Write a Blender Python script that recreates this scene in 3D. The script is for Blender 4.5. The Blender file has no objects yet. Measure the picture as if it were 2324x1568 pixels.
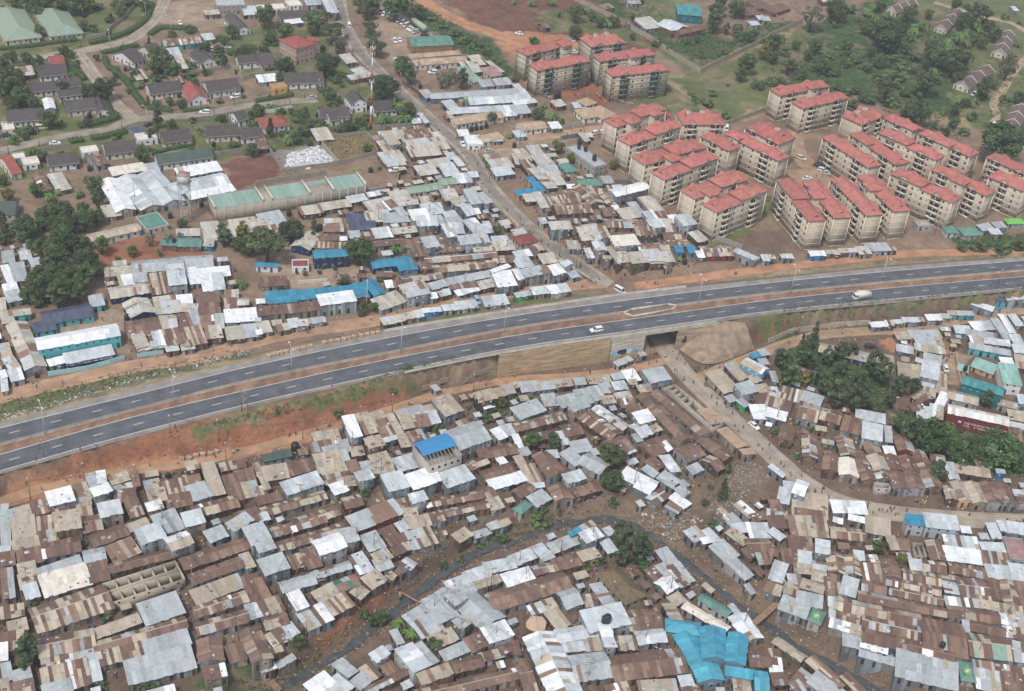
import bpy, bmesh, math, random
import numpy as np
from mathutils import Vector, Matrix

random.seed(7)
rng = np.random.default_rng(7)
scene = bpy.context.scene
COL = scene.collection
R = math.radians

# ------------------------------------------------------------------ camera
CAM_H = 255.0                      # metres above the highway deck (z = 0)
PITCH, ROLL, FPX = R(34.7), R(5.94), 3050.0   # FPX: focal length for a picture 2324 wide
_cp, _sp = math.cos(PITCH), math.sin(PITCH)
_cr, _sr = math.cos(ROLL), math.sin(ROLL)
F_ = np.array([0, _cp, -_sp]); r0 = np.array([1.0, 0, 0]); u0 = np.array([0, _sp, _cp])
RX = _cr * r0 + _sr * u0
UY = _cr * u0 - _sr * r0
CAMP = np.array([0.0, 0.0, CAM_H])
cam_d = bpy.data.cameras.new("camera"); cam = bpy.data.objects.new("camera", cam_d); COL.objects.link(cam)
cam_d.sensor_width = 36.0; cam_d.lens = FPX / 2324 * 36.0
cam_d.clip_start = 1.0; cam_d.clip_end = 20000
mw = Matrix.Identity(4)
for i in range(3):
    mw[i][0] = RX[i]; mw[i][1] = UY[i]; mw[i][2] = -F_[i]; mw[i][3] = CAMP[i]
cam.matrix_world = mw
scene.camera = cam

# ------------------------------------------------------------------ light
SUN_EL, SUN_AZ = 58.0, 205.0       # azimuth clockwise from +Y (the view direction)
world = bpy.data.worlds.new("World"); scene.world = world; world.use_nodes = True
wn = world.node_tree
sky = wn.nodes.new("ShaderNodeTexSky"); sky.sky_type = 'NISHITA'; sky.sun_disc = False
sky.sun_elevation = R(SUN_EL); sky.sun_rotation = R(SUN_AZ); sky.altitude = 1600
sky.air_density = 1.0; sky.dust_density = 4.0; sky.ozone_density = 1.0
wn.nodes["Background"].inputs[1].default_value = 0.105
hs = wn.nodes.new('ShaderNodeHueSaturation'); hs.inputs['Saturation'].default_value = 0.48   # overcast: the blue is veiled
wn.links.new(sky.outputs[0], hs.inputs['Color']); wn.links.new(hs.outputs[0], wn.nodes["Background"].inputs[0])
sl = bpy.data.lights.new("sun", 'SUN'); sl.energy = 1.5; sl.angle = R(10); sl.color = (1.0, 0.955, 0.885)
so = bpy.data.objects.new("sun", sl); COL.objects.link(so)
sd = Vector((math.sin(R(SUN_AZ)) * math.cos(R(SUN_EL)), math.cos(R(SUN_AZ)) * math.cos(R(SUN_EL)), math.sin(R(SUN_EL))))
so.rotation_euler = sd.to_track_quat('Z', 'Y').to_euler(); so.location = (0, 300, 400)
scene.view_settings.view_transform = 'Standard'; scene.view_settings.look = 'None'
scene.view_settings.exposure = 0.98; scene.view_settings.gamma = 1.0
scene.render.engine = 'CYCLES'
scene.cycles.max_bounces = 5; scene.cycles.diffuse_bounces = 2; scene.cycles.glossy_bounces = 2
scene.cycles.transmission_bounces = 2; scene.cycles.volume_bounces = 0; scene.cycles.transparent_max_bounces = 4
scene.cycles.use_denoising = True

# ------------------------------------------------------------------ picture <-> place
def ray(x, y):
    d = RX * (x - 1162) - UY * (y - 784) + F_ * FPX
    return d / np.linalg.norm(d)
def at_z(x, y, z):
    d = ray(x, y); t = (z - CAM_H) / d[2]
    return CAMP + d * t
def project(p):
    v = np.asarray(p, float) - CAMP
    z = v @ F_
    return 1162 + FPX * (v @ RX) / z, 784 - FPX * (v @ UY) / z
def T(c, r, x, y):                  # survey tile -> survey sheet
    return 581 * c + x / 4.0, 392 * r + y / 4.0

# ------------------------------------------------------------------ highway curves (survey sheet x, then y of each line)
HX = [0, 290, 581, 871, 1162, 1452, 1743, 2033, 2324]
HY = dict(
 uo=[961, 884, 815, 753, 706, 664, 633, 604, 584],      # upper outer edge
 ul=[971, 899, 828, 768, 717, 677, 642, 614, 591],      # upper edge line
 ub=[1006, 931, 858, 800, 743, 702, 665, 637, 612],     # upper inner line
 lt=[1031, 949, 880, 817, 762, 721, 681, 652, 627],     # lower inner line
 lb=[1069, 987, 913, 849, 790, 748, 707, 678, 652],     # lower edge line
 lo=[1076, 996, 920, 856, 798, 756, 714, 686, 657])     # lower outer edge
def spline(xs, ys, q):
    xs = np.array(xs, float); ys = np.array(ys, float); q = np.asarray(q, float)
    n = len(xs); m = np.zeros(n)
    d = np.diff(ys) / np.diff(xs)
    m[0], m[-1] = d[0], d[-1]; m[1:-1] = (d[:-1] + d[1:]) / 2
    i = np.clip(np.searchsorted(xs, q) - 1, 0, n - 2); h = xs[i + 1] - xs[i]; t = (q - xs[i]) / h
    y = (2*t**3-3*t**2+1)*ys[i] + (t**3-2*t**2+t)*h*m[i] + (-2*t**3+3*t**2)*ys[i+1] + (t**3-t**2)*h*m[i+1]
    return y
HQ = np.linspace(0, 2324, 180)
HW = {}
for k, ys in HY.items():
    py = spline(HX, ys, HQ)
    P = np.array([at_z(x, y, 0.0) for x, y in zip(HQ, py)])
    # straight run-outs beyond the frame
    a, b = P[0] + (P[0] - P[6]) * 8, P[-1] + (P[-1] - P[-7]) * 12
    HW[k] = np.vstack([a, P, b])
def hy(k, X):                       # Y of a highway line at X
    return np.interp(X, HW[k][:, 0], HW[k][:, 1])

def sstep(a, b, x):
    t = np.clip((np.asarray(x, float) - a) / (b - a), 0, 1); return t * t * (3 - 2 * t)

# ------------------------------------------------------------------ roads and river, each point carries its level
ROADS = {}
def road_pts(lst, closed=False):
    return np.array([at_z(x, y, z) for x, y, z in lst])
def densify(P, step=2.0):
    P = np.asarray(P, float); seg = np.linalg.norm(np.diff(P, axis=0), axis=1); s = np.r_[0, np.cumsum(seg)]
    n = max(2, int(s[-1] / step)); q = np.linspace(0, s[-1], n)
    return np.array([spline(s, P[:, k], q) if len(P) > 2 else np.interp(q, s, P[:, k]) for k in range(3)]).T
MAIN = road_pts([(768,-30,-1),(772,20,-1),(790,75,-1),(828,130,-1),(905,205,-1),(985,278,-1),(1060,345,-1),(1102,412,-1),(1152,470,-1.2),
  (1215,530,-1.6),(1300,592,-3),(1372,640,-4.8),(1418,672,-6.4),(1458,712,-8),(1496,765,-9.1),(1532,820,-9.7),(1578,872,-10.1),(1640,930,-10.3),
  (1700,985,-10.3),(1762,1042,-10.3),(1830,1098,-10.3),(1905,1138,-10.3),(2000,1160,-10.3),(2150,1176,-10.3),(2360,1186,-10.3)])
ROADS['main'] = (densify(MAIN), 3.7)
ROADS['suburb'] = (densify(road_pts([(380,-20,-1),(368,15,-1),(340,55,-1),(290,92,-1),(225,108,-1),(180,118,-1),(192,140,-1),(225,185,-1),(262,235,-1),(300,268,-1)])), 3.1)
ROADS['suburb_b'] = (densify(road_pts([(180,118,-1),(130,122,-1),(90,130,-1),(20,138,-1),(-30,142,-1)])), 2.6)
ROADS['lane'] = (densify(road_pts([(-20,348,-1),(60,328,-1),(150,308,-1),(250,292,-1),(300,272,-1),(380,266,-1),(470,256,-1),(560,240,-1),(640,232,-1),(720,226,-1)])), 2.8)
ROADS['orange'] = (densify(road_pts([(940,-20,-1),(985,18,-1),(1050,52,-1),(1110,72,-1),(1165,92,-1),(1230,104,-1),(1290,112,-1)])), 4.5)
ROADS['sidestreet'] = (densify(road_pts([(1055,345,-1),(1110,332,-1),(1180,318,-1),(1260,306,-1),(1330,296,-1),(1375,290,-1)])), 3.2)
ROADS['court'] = (densify(road_pts([(1800,300,-1),(1808,345,-1),(1850,390,-1),(1880,430,-1),(1840,420,-1),(1800,385,-1)])), 4.5)
ROADS['far_track'] = (densify(road_pts([(2330,130,-1),(2300,165,-1),(2270,215,-1),(2255,235,-1),(2262,262,-1),(2240,300,-1)])), 2.0)
ROADS['far_track_b'] = (densify(road_pts([(2120,5,-1),(2170,20,-1),(2240,40,-1),(2290,50,-1),(2335,75,-1)])), 2.4)
ROADS['strip_path'] = (densify(road_pts([(-20,906,-1.6),(60,886,-1.6),(150,866,-1.6),(300,832,-1.6),(475,806,-1.6),(581,774,-1.6),(700,750,-1.6),(800,736,-1.6),(906,716,-1.6),(1000,694,-1.6),(1100,676,-2),(1200,655,-3),(1300,648,-4.5),(1370,642,-5)])), 3.4)
ROADS['upper_path'] = (densify(road_pts([(1440,650,-5.5),(1500,642,-4),(1600,628,-2),(1743,610,-1.5),(1900,592,-1.5),(2060,576,-1.5),(2200,572,-1.5),(2340,566,-1.5)])), 2.6)
ROADS['lower_path'] = (densify(road_pts([(-20,1146,-6.2),(90,1110,-6.2),(175,1094,-6.2),(300,1068,-6.2),(425,1050,-6.3),(581,1018,-6.7),(700,984,-7),(820,950,-7.5),(900,925,-8),(1010,890,-8.8),(1162,862,-9.5),(1320,852,-9.9),(1440,835,-10),(1520,815,-10)])), 2.0)
ROADS['right_lane'] = (densify(road_pts([(1585,860,-10),(1680,820,-9.6),(1760,790,-8.8),(1850,762,-8),(1960,752,-7.5),(2060,748,-7.3),(2160,730,-7.2),(2260,712,-7.2),(2345,700,-7.2)])), 2.6)
RIVER = densify(road_pts([(560,1590,-15.1),(640,1560,-15.1),(715,1515,-15.1),(790,1470,-15.0),(880,1398,-14.8),(940,1350,-14.8),(1010,1300,-14.6),(1100,1245,-14.6),(1180,1225,-14.6),
  (1240,1198,-14.4),(1330,1182,-14.2),(1400,1180,-14.2),(1460,1205,-14.4),(1530,1255,-14.6),(1590,1300,-14.7),(1640,1345,-14.8),(1700,1390,-14.9),(1745,1420,-15.0),(1805,1464,-15.1),
  (1865,1494,-15.2),(1930,1530,-15.3),(2010,1580,-15.4)]))
def pl_dist(P, X, Y):               # distance to polyline, and its level there
    best = np.full(np.shape(X), 1e9); lev = np.zeros(np.shape(X))
    for a, b in zip(P[:-1], P[1:]):
        d = b[:2] - a[:2]; L2 = max(d @ d, 1e-9)
        t = np.clip(((X - a[0]) * d[0] + (Y - a[1]) * d[1]) / L2, 0, 1)
        dist = np.hypot(X - a[0] - t * d[0], Y - a[1] - t * d[1])
        m = dist < best
        best = np.where(m, dist, best); lev = np.where(m, a[2] + t * (b[2] - a[2]), lev)
    return best, lev
BR_A, BR_B = at_z(1400, 700, 0)[0], at_z(1545, 700, 0)[0]   # bridge zone in X (rough)
_wx = [at_z(x, 800, 0)[0] for x in (-300, 300, 870, 1000, 1130, 1200, 1420, 1640, 1720, 1850, 2400)]
_wz = [-6.2, -6.2, -7.3, -8.6, -9.7, -10, -10.1, -10, -9.6, -8, -7.2]
_ww = [14, 14, 16, 14, 2, 1.2, 1.2, 2, 11, 12, 11]
_ws = [.6, .6, .6, .6, -2, -2.6, -2.6, -2, .6, .6, .6]
def base_h(X, Y):
    ce = 0.93
    d = (hy('lo', X) - Y) * ce; du = (Y - hy('uo', X)) * ce
    zl = np.interp(X, _wx, _wz); sw = np.interp(X, _wx, _ww)
    t = np.clip((d - np.interp(X, _wx, _ws)) / sw, 0, 1)
    z = np.where(d > -3, zl * (t * t * (3 - 2 * t)) - 2.2 * sstep(30, 110, d), 0.0)
    z = np.where(du > 0, -1.0 * sstep(0.5, 6, du), z)
    z = np.where((d <= 0) & (du <= 0), np.minimum(-0.12, z), z)
    return z
def full_h(X, Y):
    X = np.asarray(X, float); Y = np.asarray(Y, float)
    z = base_h(X, Y)
    inhw = (Y > hy('lo', X) - 0.5) & (Y < hy('uo', X) + 0.5)
    for nm, (P, hw) in ROADS.items():
        lo, hi = P.min(0) - 14, P.max(0) + 14
        m = (X > lo[0]) & (X < hi[0]) & (Y > lo[1]) & (Y < hi[1])
        if not np.any(m): continue
        dd, lev = pl_dist(P, X[m], Y[m])
        k = 1 - sstep(hw + 1.2, hw + (7 if nm == 'main' else 5), dd)
        zz = z[m]
        new = zz + (lev - 0.10 - zz) * k
        if nm != 'main': new = np.where(inhw[m], zz, new)
        z[m] = new
    lo, hi = RIVER.min(0) - 26, RIVER.max(0) + 26
    m = (X > lo[0]) & (X < hi[0]) & (Y > lo[1]) & (Y < hi[1])
    if np.any(m):
        dd, lev = pl_dist(RIVER, X[m], Y[m]); zz = z[m]
        k = 1 - sstep(1.7, 6.0, dd)
        z[m] = zz + np.minimum(lev - 0.35 - zz, 0) * k
    return z
# terrain grid
GX0, GX1, GY0, GY1, GS = -300.0, 390.0, 150.0, 790.0, 1.5
gx = np.arange(GX0, GX1 + .1, GS); gy = np.arange(GY0, GY1 + .1, GS)
GXX, GYY = np.meshgrid(gx, gy)
GZ = full_h(GXX.ravel(), GYY.ravel()).reshape(GXX.shape)
def H(x, y):
    fx = min(max((x - GX0) / GS, 0), len(gx) - 1.001); fy = min(max((y - GY0) / GS, 0), len(gy) - 1.001)
    i, j = int(fx), int(fy); a, b = fx - i, fy - j
    return float(GZ[j, i] * (1-a)*(1-b) + GZ[j, i+1] * a*(1-b) + GZ[j+1, i] * (1-a)*b + GZ[j+1, i+1] * a*b)
def G(x, y, h=0.0):                 # survey point h metres above the ground
    z = -2.0
    p = at_z(x, y, z + h)
    for _ in range(5):
        z = 0.35 * z + 0.65 * H(p[0], p[1]); p = at_z(x, y, z + h)
    return Vector((p[0], p[1], H(p[0], p[1]) + h))
def GT(c, r, x, y, h=0.0):
    return G(*T(c, r, x, y), h)
# ------------------------------------------------------------------ naming, labels
REG = []                            # (object, description, survey position) labelled at the end
def mkobj(name, mesh, parent=None, mat=None, color=None, M=None):
    o = bpy.data.objects.new(name, mesh); COL.objects.link(o)
    if parent is not None: o.parent = parent
    if color is not None: o.color = (*color, 1.0) if len(color) == 3 else color
    if M is not None: o.matrix_basis = M
    return o
def thing(name, cat, desc, loc, rz=0.0, group=None):
    o = bpy.data.objects.new(name, None); COL.objects.link(o)
    o.location = loc; o.rotation_euler = (0, 0, rz); o.empty_display_size = 0.3
    tag(o, cat, desc, group); return o
def tag(o, cat, desc, group=None, pos=None, fixed=False):
    o['category'] = cat; o['kind'] = 'thing'
    if group: o['group'] = group
    REG.append((o, desc, pos, fixed)); return o
def structure(o): o['kind'] = 'structure'; return o
def stuff(o, label, cat):
    o['kind'] = 'stuff'; o['label'] = label; o['category'] = cat; return o

# ------------------------------------------------------------------ meshes
def mesh_np(name, V, faces, mats=(), smooth=False, midx=None, cols=None):
    me = bpy.data.meshes.new(name)
    me.from_pydata([tuple(map(float, v)) for v in V], [], [tuple(map(int, f)) for f in faces])
    for m in mats: me.materials.append(m)
    if midx is not None: me.polygons.foreach_set('material_index', np.asarray(midx, np.int32))
    if smooth: me.polygons.foreach_set('use_smooth', np.ones(len(me.polygons), bool))
    if cols is not None: face_cols(me, cols)
    me.update(); return me
def face_cols(me, cols):
    cols = np.asarray(cols, np.float32)
    tot = np.zeros(len(me.polygons), np.int32); me.polygons.foreach_get('loop_total', tot)
    c = np.ones((len(me.loops), 4), np.float32); c[:, :3] = np.repeat(cols, tot, axis=0)
    a = me.color_attributes.new('Col', 'FLOAT_COLOR', 'CORNER'); a.data.foreach_set('color', c.ravel())
BOXV = np.array([(0,0,0),(1,0,0),(1,1,0),(0,1,0),(0,0,1),(1,0,1),(1,1,1),(0,1,1)], float)
BOXF = [(0,3,2,1),(4,5,6,7),(0,1,5,4),(1,2,6,5),(2,3,7,6),(3,0,4,7)]
class MB:
    """collects solids that make ONE piece, or one countless mass"""
    def __init__(s): s.V=[]; s.F=[]; s.C=[]; s.I=[]; s.n=0
    def add(s, V, F, col=(1,1,1), mi=0):
        V = np.asarray(V, float); s.V.append(V); k = s.n
        for f in F: s.F.append(tuple(i + k for i in f))
        s.C += [col] * len(F); s.I += [mi] * len(F); s.n += len(V)
    def box(s, lo, hi, col=(1,1,1), mi=0, M=None):
        lo = np.array(lo, float); hi = np.array(hi, float); V = lo + BOXV * (hi - lo)
        if M is not None: V = xf(M, V)
        s.add(V, BOXF, col, mi)
    def bar(s, a, b, w, h=None, col=(1,1,1), mi=0):
        a = Vector(a); b = Vector(b); d = (b - a); L = d.length
        if L < 1e-6: return
        q = d.to_track_quat('X', 'Z').to_matrix().to_4x4(); M = Matrix.Translation(a) @ q
        h = h or w
        s.box((0, -w/2, -h/2), (L, w/2, h/2), col, mi, M)
    def tube(s, pts, rad, n=8, col=(1,1,1), mi=0, cap=True):
        pts = [Vector(p) for p in pts]; rad = rad if hasattr(rad, '__len__') else [rad] * len(pts)
        V = []
        for i, p in enumerate(pts):
            d = (pts[min(i+1, len(pts)-1)] - pts[max(i-1, 0)]).normalized()
            q = d.to_track_quat('Z', 'Y').to_matrix()
            for k in range(n):
                a = 2*math.pi*k/n; V.append(p + q @ Vector((math.cos(a)*rad[i], math.sin(a)*rad[i], 0)))
        F = [(i*n+k, i*n+(k+1)%n, (i+1)*n+(k+1)%n, (i+1)*n+k) for i in range(len(pts)-1) for k in range(n)]
        if cap: F += [tuple(range(n-1, -1, -1)), tuple((len(pts)-1)*n+k for k in range(n))]
        s.add([tuple(v) for v in V], F, col, mi)
    def lathe(s, prof, n=12, col=(1,1,1), mi=0, c=(0,0,0)):
        V = [(c[0]+r*math.cos(2*math.pi*k/n), c[1]+r*math.sin(2*math.pi*k/n), c[2]+z) for r, z in prof for k in range(n)]
        F = [(i*n+k, i*n+(k+1)%n, (i+1)*n+(k+1)%n, (i+1)*n+k) for i in range(len(prof)-1) for k in range(n)]
        F += [tuple(range(n-1, -1, -1)), tuple((len(prof)-1)*n+k for k in range(n))]
        s.add(V, F, col, mi)
    def mesh(s, name, mats, smooth=False):
        V = np.vstack(s.V) if s.V else np.zeros((0,3))
        me = bpy.data.meshes.new(name); nf = len(s.F)
        tot = np.array([len(f) for f in s.F], np.int32); idx = np.fromiter((i for f in s.F for i in f), np.int32)
        me.vertices.add(len(V)); me.vertices.foreach_set('co', V.astype(np.float32).ravel())
        me.loops.add(len(idx)); me.loops.foreach_set('vertex_index', idx)
        me.polygons.add(nf); me.polygons.foreach_set('loop_start', (np.cumsum(tot) - tot).astype(np.int32))
        me.polygons.foreach_set('loop_total', tot)
        for m in mats: me.materials.append(m)
        me.polygons.foreach_set('material_index', np.array(s.I, np.int32))
        if smooth: me.polygons.foreach_set('use_smooth', np.ones(nf, bool))
        me.update(calc_edges=True); face_cols(me, s.C); return me
    def obj(s, name, mats, parent=None, smooth=False, color=None):
        return mkobj(name, s.mesh(name, mats if isinstance(mats, (list, tuple)) else [mats], smooth), parent, color=color)
def xf(M, V):
    A = np.array(M); return V @ A[:3, :3].T + A[:3, 3]
def frame(o, u, v, n):              # matrix from origin and three columns
    return Matrix(((u[0], v[0], n[0], o[0]), (u[1], v[1], n[1], o[1]), (u[2], v[2], n[2], o[2]), (0, 0, 0, 1)))
_cache = {}
def cached(key, fn):
    if key not in _cache: _cache[key] = fn()
    return _cache[key]
def jit(c, a=.06, b=.03):
    k = 1 + random.uniform(-a, a); return tuple(min(max(x * k * (1 + random.uniform(-b, b)), 0.004), .95) for x in c)

# ------------------------------------------------------------------ materials
MATS = {}
def material(name, src='obj', rough=.85, noise=(.25, 3.0), bump=0, metal=0, extra=None, spec=.25):
    m = bpy.data.materials.new(name); m.use_nodes = True; nt = m.node_tree; N = nt.nodes; Lk = nt.links
    b = N['Principled BSDF']; b.inputs['Roughness'].default_value = rough; b.inputs['Metallic'].default_value = metal
    b.inputs['Specular IOR Level'].default_value = spec
    if src == 'obj': s = N.new('ShaderNodeObjectInfo').outputs['Color']
    elif src == 'attr':
        a = N.new('ShaderNodeAttribute'); a.attribute_name = 'Col'; s = a.outputs['Color']
    else:
        c = N.new('ShaderNodeRGB'); c.outputs[0].default_value = (*src, 1); s = c.outputs[0]
    geo = N.new('ShaderNodeNewGeometry')
    if noise[0] > 0:
        t = N.new('ShaderNodeTexNoise'); t.inputs['Scale'].default_value = noise[1]; t.inputs['Detail'].default_value = 5; t.inputs['Roughness'].default_value = .65
        Lk.new(geo.outputs['Position'], t.inputs['Vector'])
        mr = N.new('ShaderNodeMapRange'); mr.inputs[1].default_value = .3; mr.inputs[2].default_value = .7
        mr.inputs[3].default_value = 1 - noise[0]; mr.inputs[4].default_value = 1 + noise[0] * .6
        Lk.new(t.outputs['Fac'], mr.inputs[0])
        mx = N.new('ShaderNodeMix'); mx.data_type = 'RGBA'; mx.blend_type = 'MULTIPLY'; mx.inputs[0].default_value = 1
        Lk.new(s, mx.inputs[6]); Lk.new(mr.outputs[0], mx.inputs[7]); s = mx.outputs[2]
        if bump:
            bp = N.new('ShaderNodeBump'); bp.inputs['Strength'].default_value = bump; bp.inputs['Distance'].default_value = .1
            Lk.new(t.outputs['Fac'], bp.inputs['Height']); Lk.new(bp.outputs[0], b.inputs['Normal'])
    if extra: s = extra(nt, N, Lk, s, geo, b) or s
    Lk.new(s, b.inputs['Base Color']); MATS[name] = m; return m
def mulmix(N, Lk, a, bsock, fac=1.0, mode='MULTIPLY'):
    mx = N.new('ShaderNodeMix'); mx.data_type = 'RGBA'; mx.blend_type = mode; mx.inputs[0].default_value = fac
    Lk.new(a, mx.inputs[6]); Lk.new(bsock, mx.inputs[7]); return mx.outputs[2]
def rust_extra(local):
    def f(nt, N, Lk, s, geo, b):
        # rust bleeding in streaks down the sheet
        tc = N.new('ShaderNodeTexCoord'); mp = N.new('ShaderNodeMapping')
        t = N.new('ShaderNodeTexNoise'); t.inputs['Detail'].default_value = 4; t.inputs['Roughness'].default_value = .7
        if local:
            oi = N.new('ShaderNodeObjectInfo')
            mp.inputs['Scale'].default_value = (3.0, .9, 1)
            Lk.new(tc.outputs['Object'], mp.inputs['Vector'])
            ad = N.new('ShaderNodeVectorMath'); ad.operation = 'SCALE'; ad.inputs[3].default_value = 37
            cx = N.new('ShaderNodeCombineXYZ'); Lk.new(oi.outputs['Random'], cx.inputs[0]); Lk.new(oi.outputs['Random'], cx.inputs[1])
            Lk.new(cx.outputs[0], ad.inputs[0])
            a2 = N.new('ShaderNodeVectorMath'); Lk.new(mp.outputs[0], a2.inputs[0]); Lk.new(ad.outputs[0], a2.inputs[1])
            Lk.new(a2.outputs[0], t.inputs['Vector']); t.inputs['Scale'].default_value = 1.6
        else:
            Lk.new(geo.outputs['Position'], t.inputs['Vector']); t.inputs['Scale'].default_value = 1.3
        mr = N.new('ShaderNodeMapRange'); mr.inputs[1].default_value = .54; mr.inputs[2].default_value = .72
        mr.inputs[3].default_value = 0; mr.inputs[4].default_value = .62; Lk.new(t.outputs['Fac'], mr.inputs[0])
        # only tired sheets rust: bright new iron stays clean
        bw = N.new('ShaderNodeRGBToBW'); Lk.new(s, bw.inputs[0])
        m2 = N.new('ShaderNodeMapRange'); m2.inputs[1].default_value = .36; m2.inputs[2].default_value = .58; m2.inputs[3].default_value = 1; m2.inputs[4].default_value = .08
        Lk.new(bw.outputs[0], m2.inputs[0])
        ml = N.new('ShaderNodeMath'); ml.operation = 'MULTIPLY'; Lk.new(mr.outputs[0], ml.inputs[0]); Lk.new(m2.outputs[0], ml.inputs[1])
        mx = N.new('ShaderNodeMix'); mx.data_type = 'RGBA'; Lk.new(ml.outputs[0], mx.inputs[0]); Lk.new(s, mx.inputs[6])
        mx.inputs[7].default_value = (.15, .083, .06, 1)
        return mx.outputs[2]
    return f
def panel_extra(nt, N, Lk, s, geo, b):
    # upright wall sheets of differing age
    sp = N.new('ShaderNodeSeparateXYZ'); Lk.new(geo.outputs['Position'], sp.inputs[0])
    ad = N.new('ShaderNodeMath'); ad.operation = 'ADD'; Lk.new(sp.outputs[0], ad.inputs[0]); Lk.new(sp.outputs[1], ad.inputs[1])
    m1 = N.new('ShaderNodeMath'); m1.operation = 'MULTIPLY'; m1.inputs[1].default_value = .9; Lk.new(ad.outputs[0], m1.inputs[0])
    fl = N.new('ShaderNodeMath'); fl.operation = 'FLOOR'; Lk.new(m1.outputs[0], fl.inputs[0])
    wn_ = N.new('ShaderNodeTexWhiteNoise'); wn_.noise_dimensions = '1D'; Lk.new(fl.outputs[0], wn_.inputs['W'])
    mr = N.new('ShaderNodeMapRange'); mr.inputs[3].default_value = .45; mr.inputs[4].default_value = 1.25; Lk.new(wn_.outputs['Value'], mr.inputs[0])
    return mulmix(N, Lk, s, mr.outputs[0])
def brick_extra(w, h):
    def f(nt, N, Lk, s, geo, b):
        sp = N.new('ShaderNodeSeparateXYZ'); Lk.new(geo.outputs['Position'], sp.inputs[0])
        ad = N.new('ShaderNodeMath'); ad.operation = 'ADD'; Lk.new(sp.outputs[0], ad.inputs[0]); Lk.new(sp.outputs[1], ad.inputs[1])
        cx = N.new('ShaderNodeCombineXYZ'); Lk.new(ad.outputs[0], cx.inputs[0]); Lk.new(sp.outputs[2], cx.inputs[1])
        t = N.new('ShaderNodeTexBrick'); t.inputs['Scale'].default_value = 1; t.inputs['Brick Width'].default_value = w; t.inputs['Row Height'].default_value = h
        t.inputs['Mortar Size'].default_value = .02; t.inputs['Color1'].default_value = (1, 1, 1, 1); t.inputs['Color2'].default_value = (.82, .8, .78, 1); t.inputs['Mortar'].default_value = (.7, .68, .66, 1)
        Lk.new(cx.outputs[0], t.inputs['Vector']); return mulmix(N, Lk, s, t.outputs['Color'])
    return f
def tile_extra(nt, N, Lk, s, geo, b):
    sp = N.new('ShaderNodeSeparateXYZ'); Lk.new(geo.outputs['Position'], sp.inputs[0])
    m = N.new('ShaderNodeMath'); m.operation = 'MULTIPLY'; m.inputs[1].default_value = 5.5; Lk.new(sp.outputs[2], m.inputs[0])
    fr = N.new('ShaderNodeMath'); fr.operation = 'FRACT'; Lk.new(m.outputs[0], fr.inputs[0])
    mr = N.new('ShaderNodeMapRange'); mr.inputs[3].default_value = .82; mr.inputs[4].default_value = 1.08; Lk.new(fr.outputs[0], mr.inputs[0])
    return mulmix(N, Lk, s, mr.outputs[0])
material('sheet', 'obj', .55, (.16, .9), extra=rust_extra(True), spec=.4)
material('sheet_mass', 'attr', .55, (.2, .9), extra=rust_extra(False), spec=.4)
material('wall_panel', 'obj', .8, (.25, 1.2), extra=panel_extra)
material('wall_panel_mass', 'attr', .8, (.25, 1.2), extra=panel_extra)
material('plaster', 'obj', .9, (.16, .7))
material('plaster_mass', 'attr', .9, (.22, .9))
material('block', 'obj', .92, (.15, 1.1), extra=brick_extra(.45, .22))
material('roof_tile', 'obj', .85, (.3, .55), extra=tile_extra)
material('paint', 'obj', .35, (.05, 2), spec=.5)
material('metal', 'obj', .45, (.1, 3), spec=.5)
material('plastic', 'obj', .4, (.08, 2), spec=.4)
material('glass', (.05, .057, .066), .15, (0, 1), spec=.6)
material('dark', (.02, .02, .022), .8, (0, 1))
material('wood', 'obj', .9, (.3, 4))
material('concrete', 'obj', .92, (.28, .5))
material('mass', 'attr', .9, (.2, 2.0))
material('cloth', 'obj', .9, (.1, 3))
def leaf_extra(nt, N, Lk, s, geo, b):
    a = N.new('ShaderNodeAttribute'); a.attribute_name = 'Col'
    b.inputs['Subsurface Weight'].default_value = 0
    return mulmix(N, Lk, s, a.outputs['Color'])
material('leaf', 'obj', .7, (0, 1), extra=leaf_extra, spec=.2)
material('leaf_mass', 'attr', .7, (0, 1), spec=.2)
material('bark', (.09, .07, .055), .95, (.3, 2))
m_ = MATS

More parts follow.
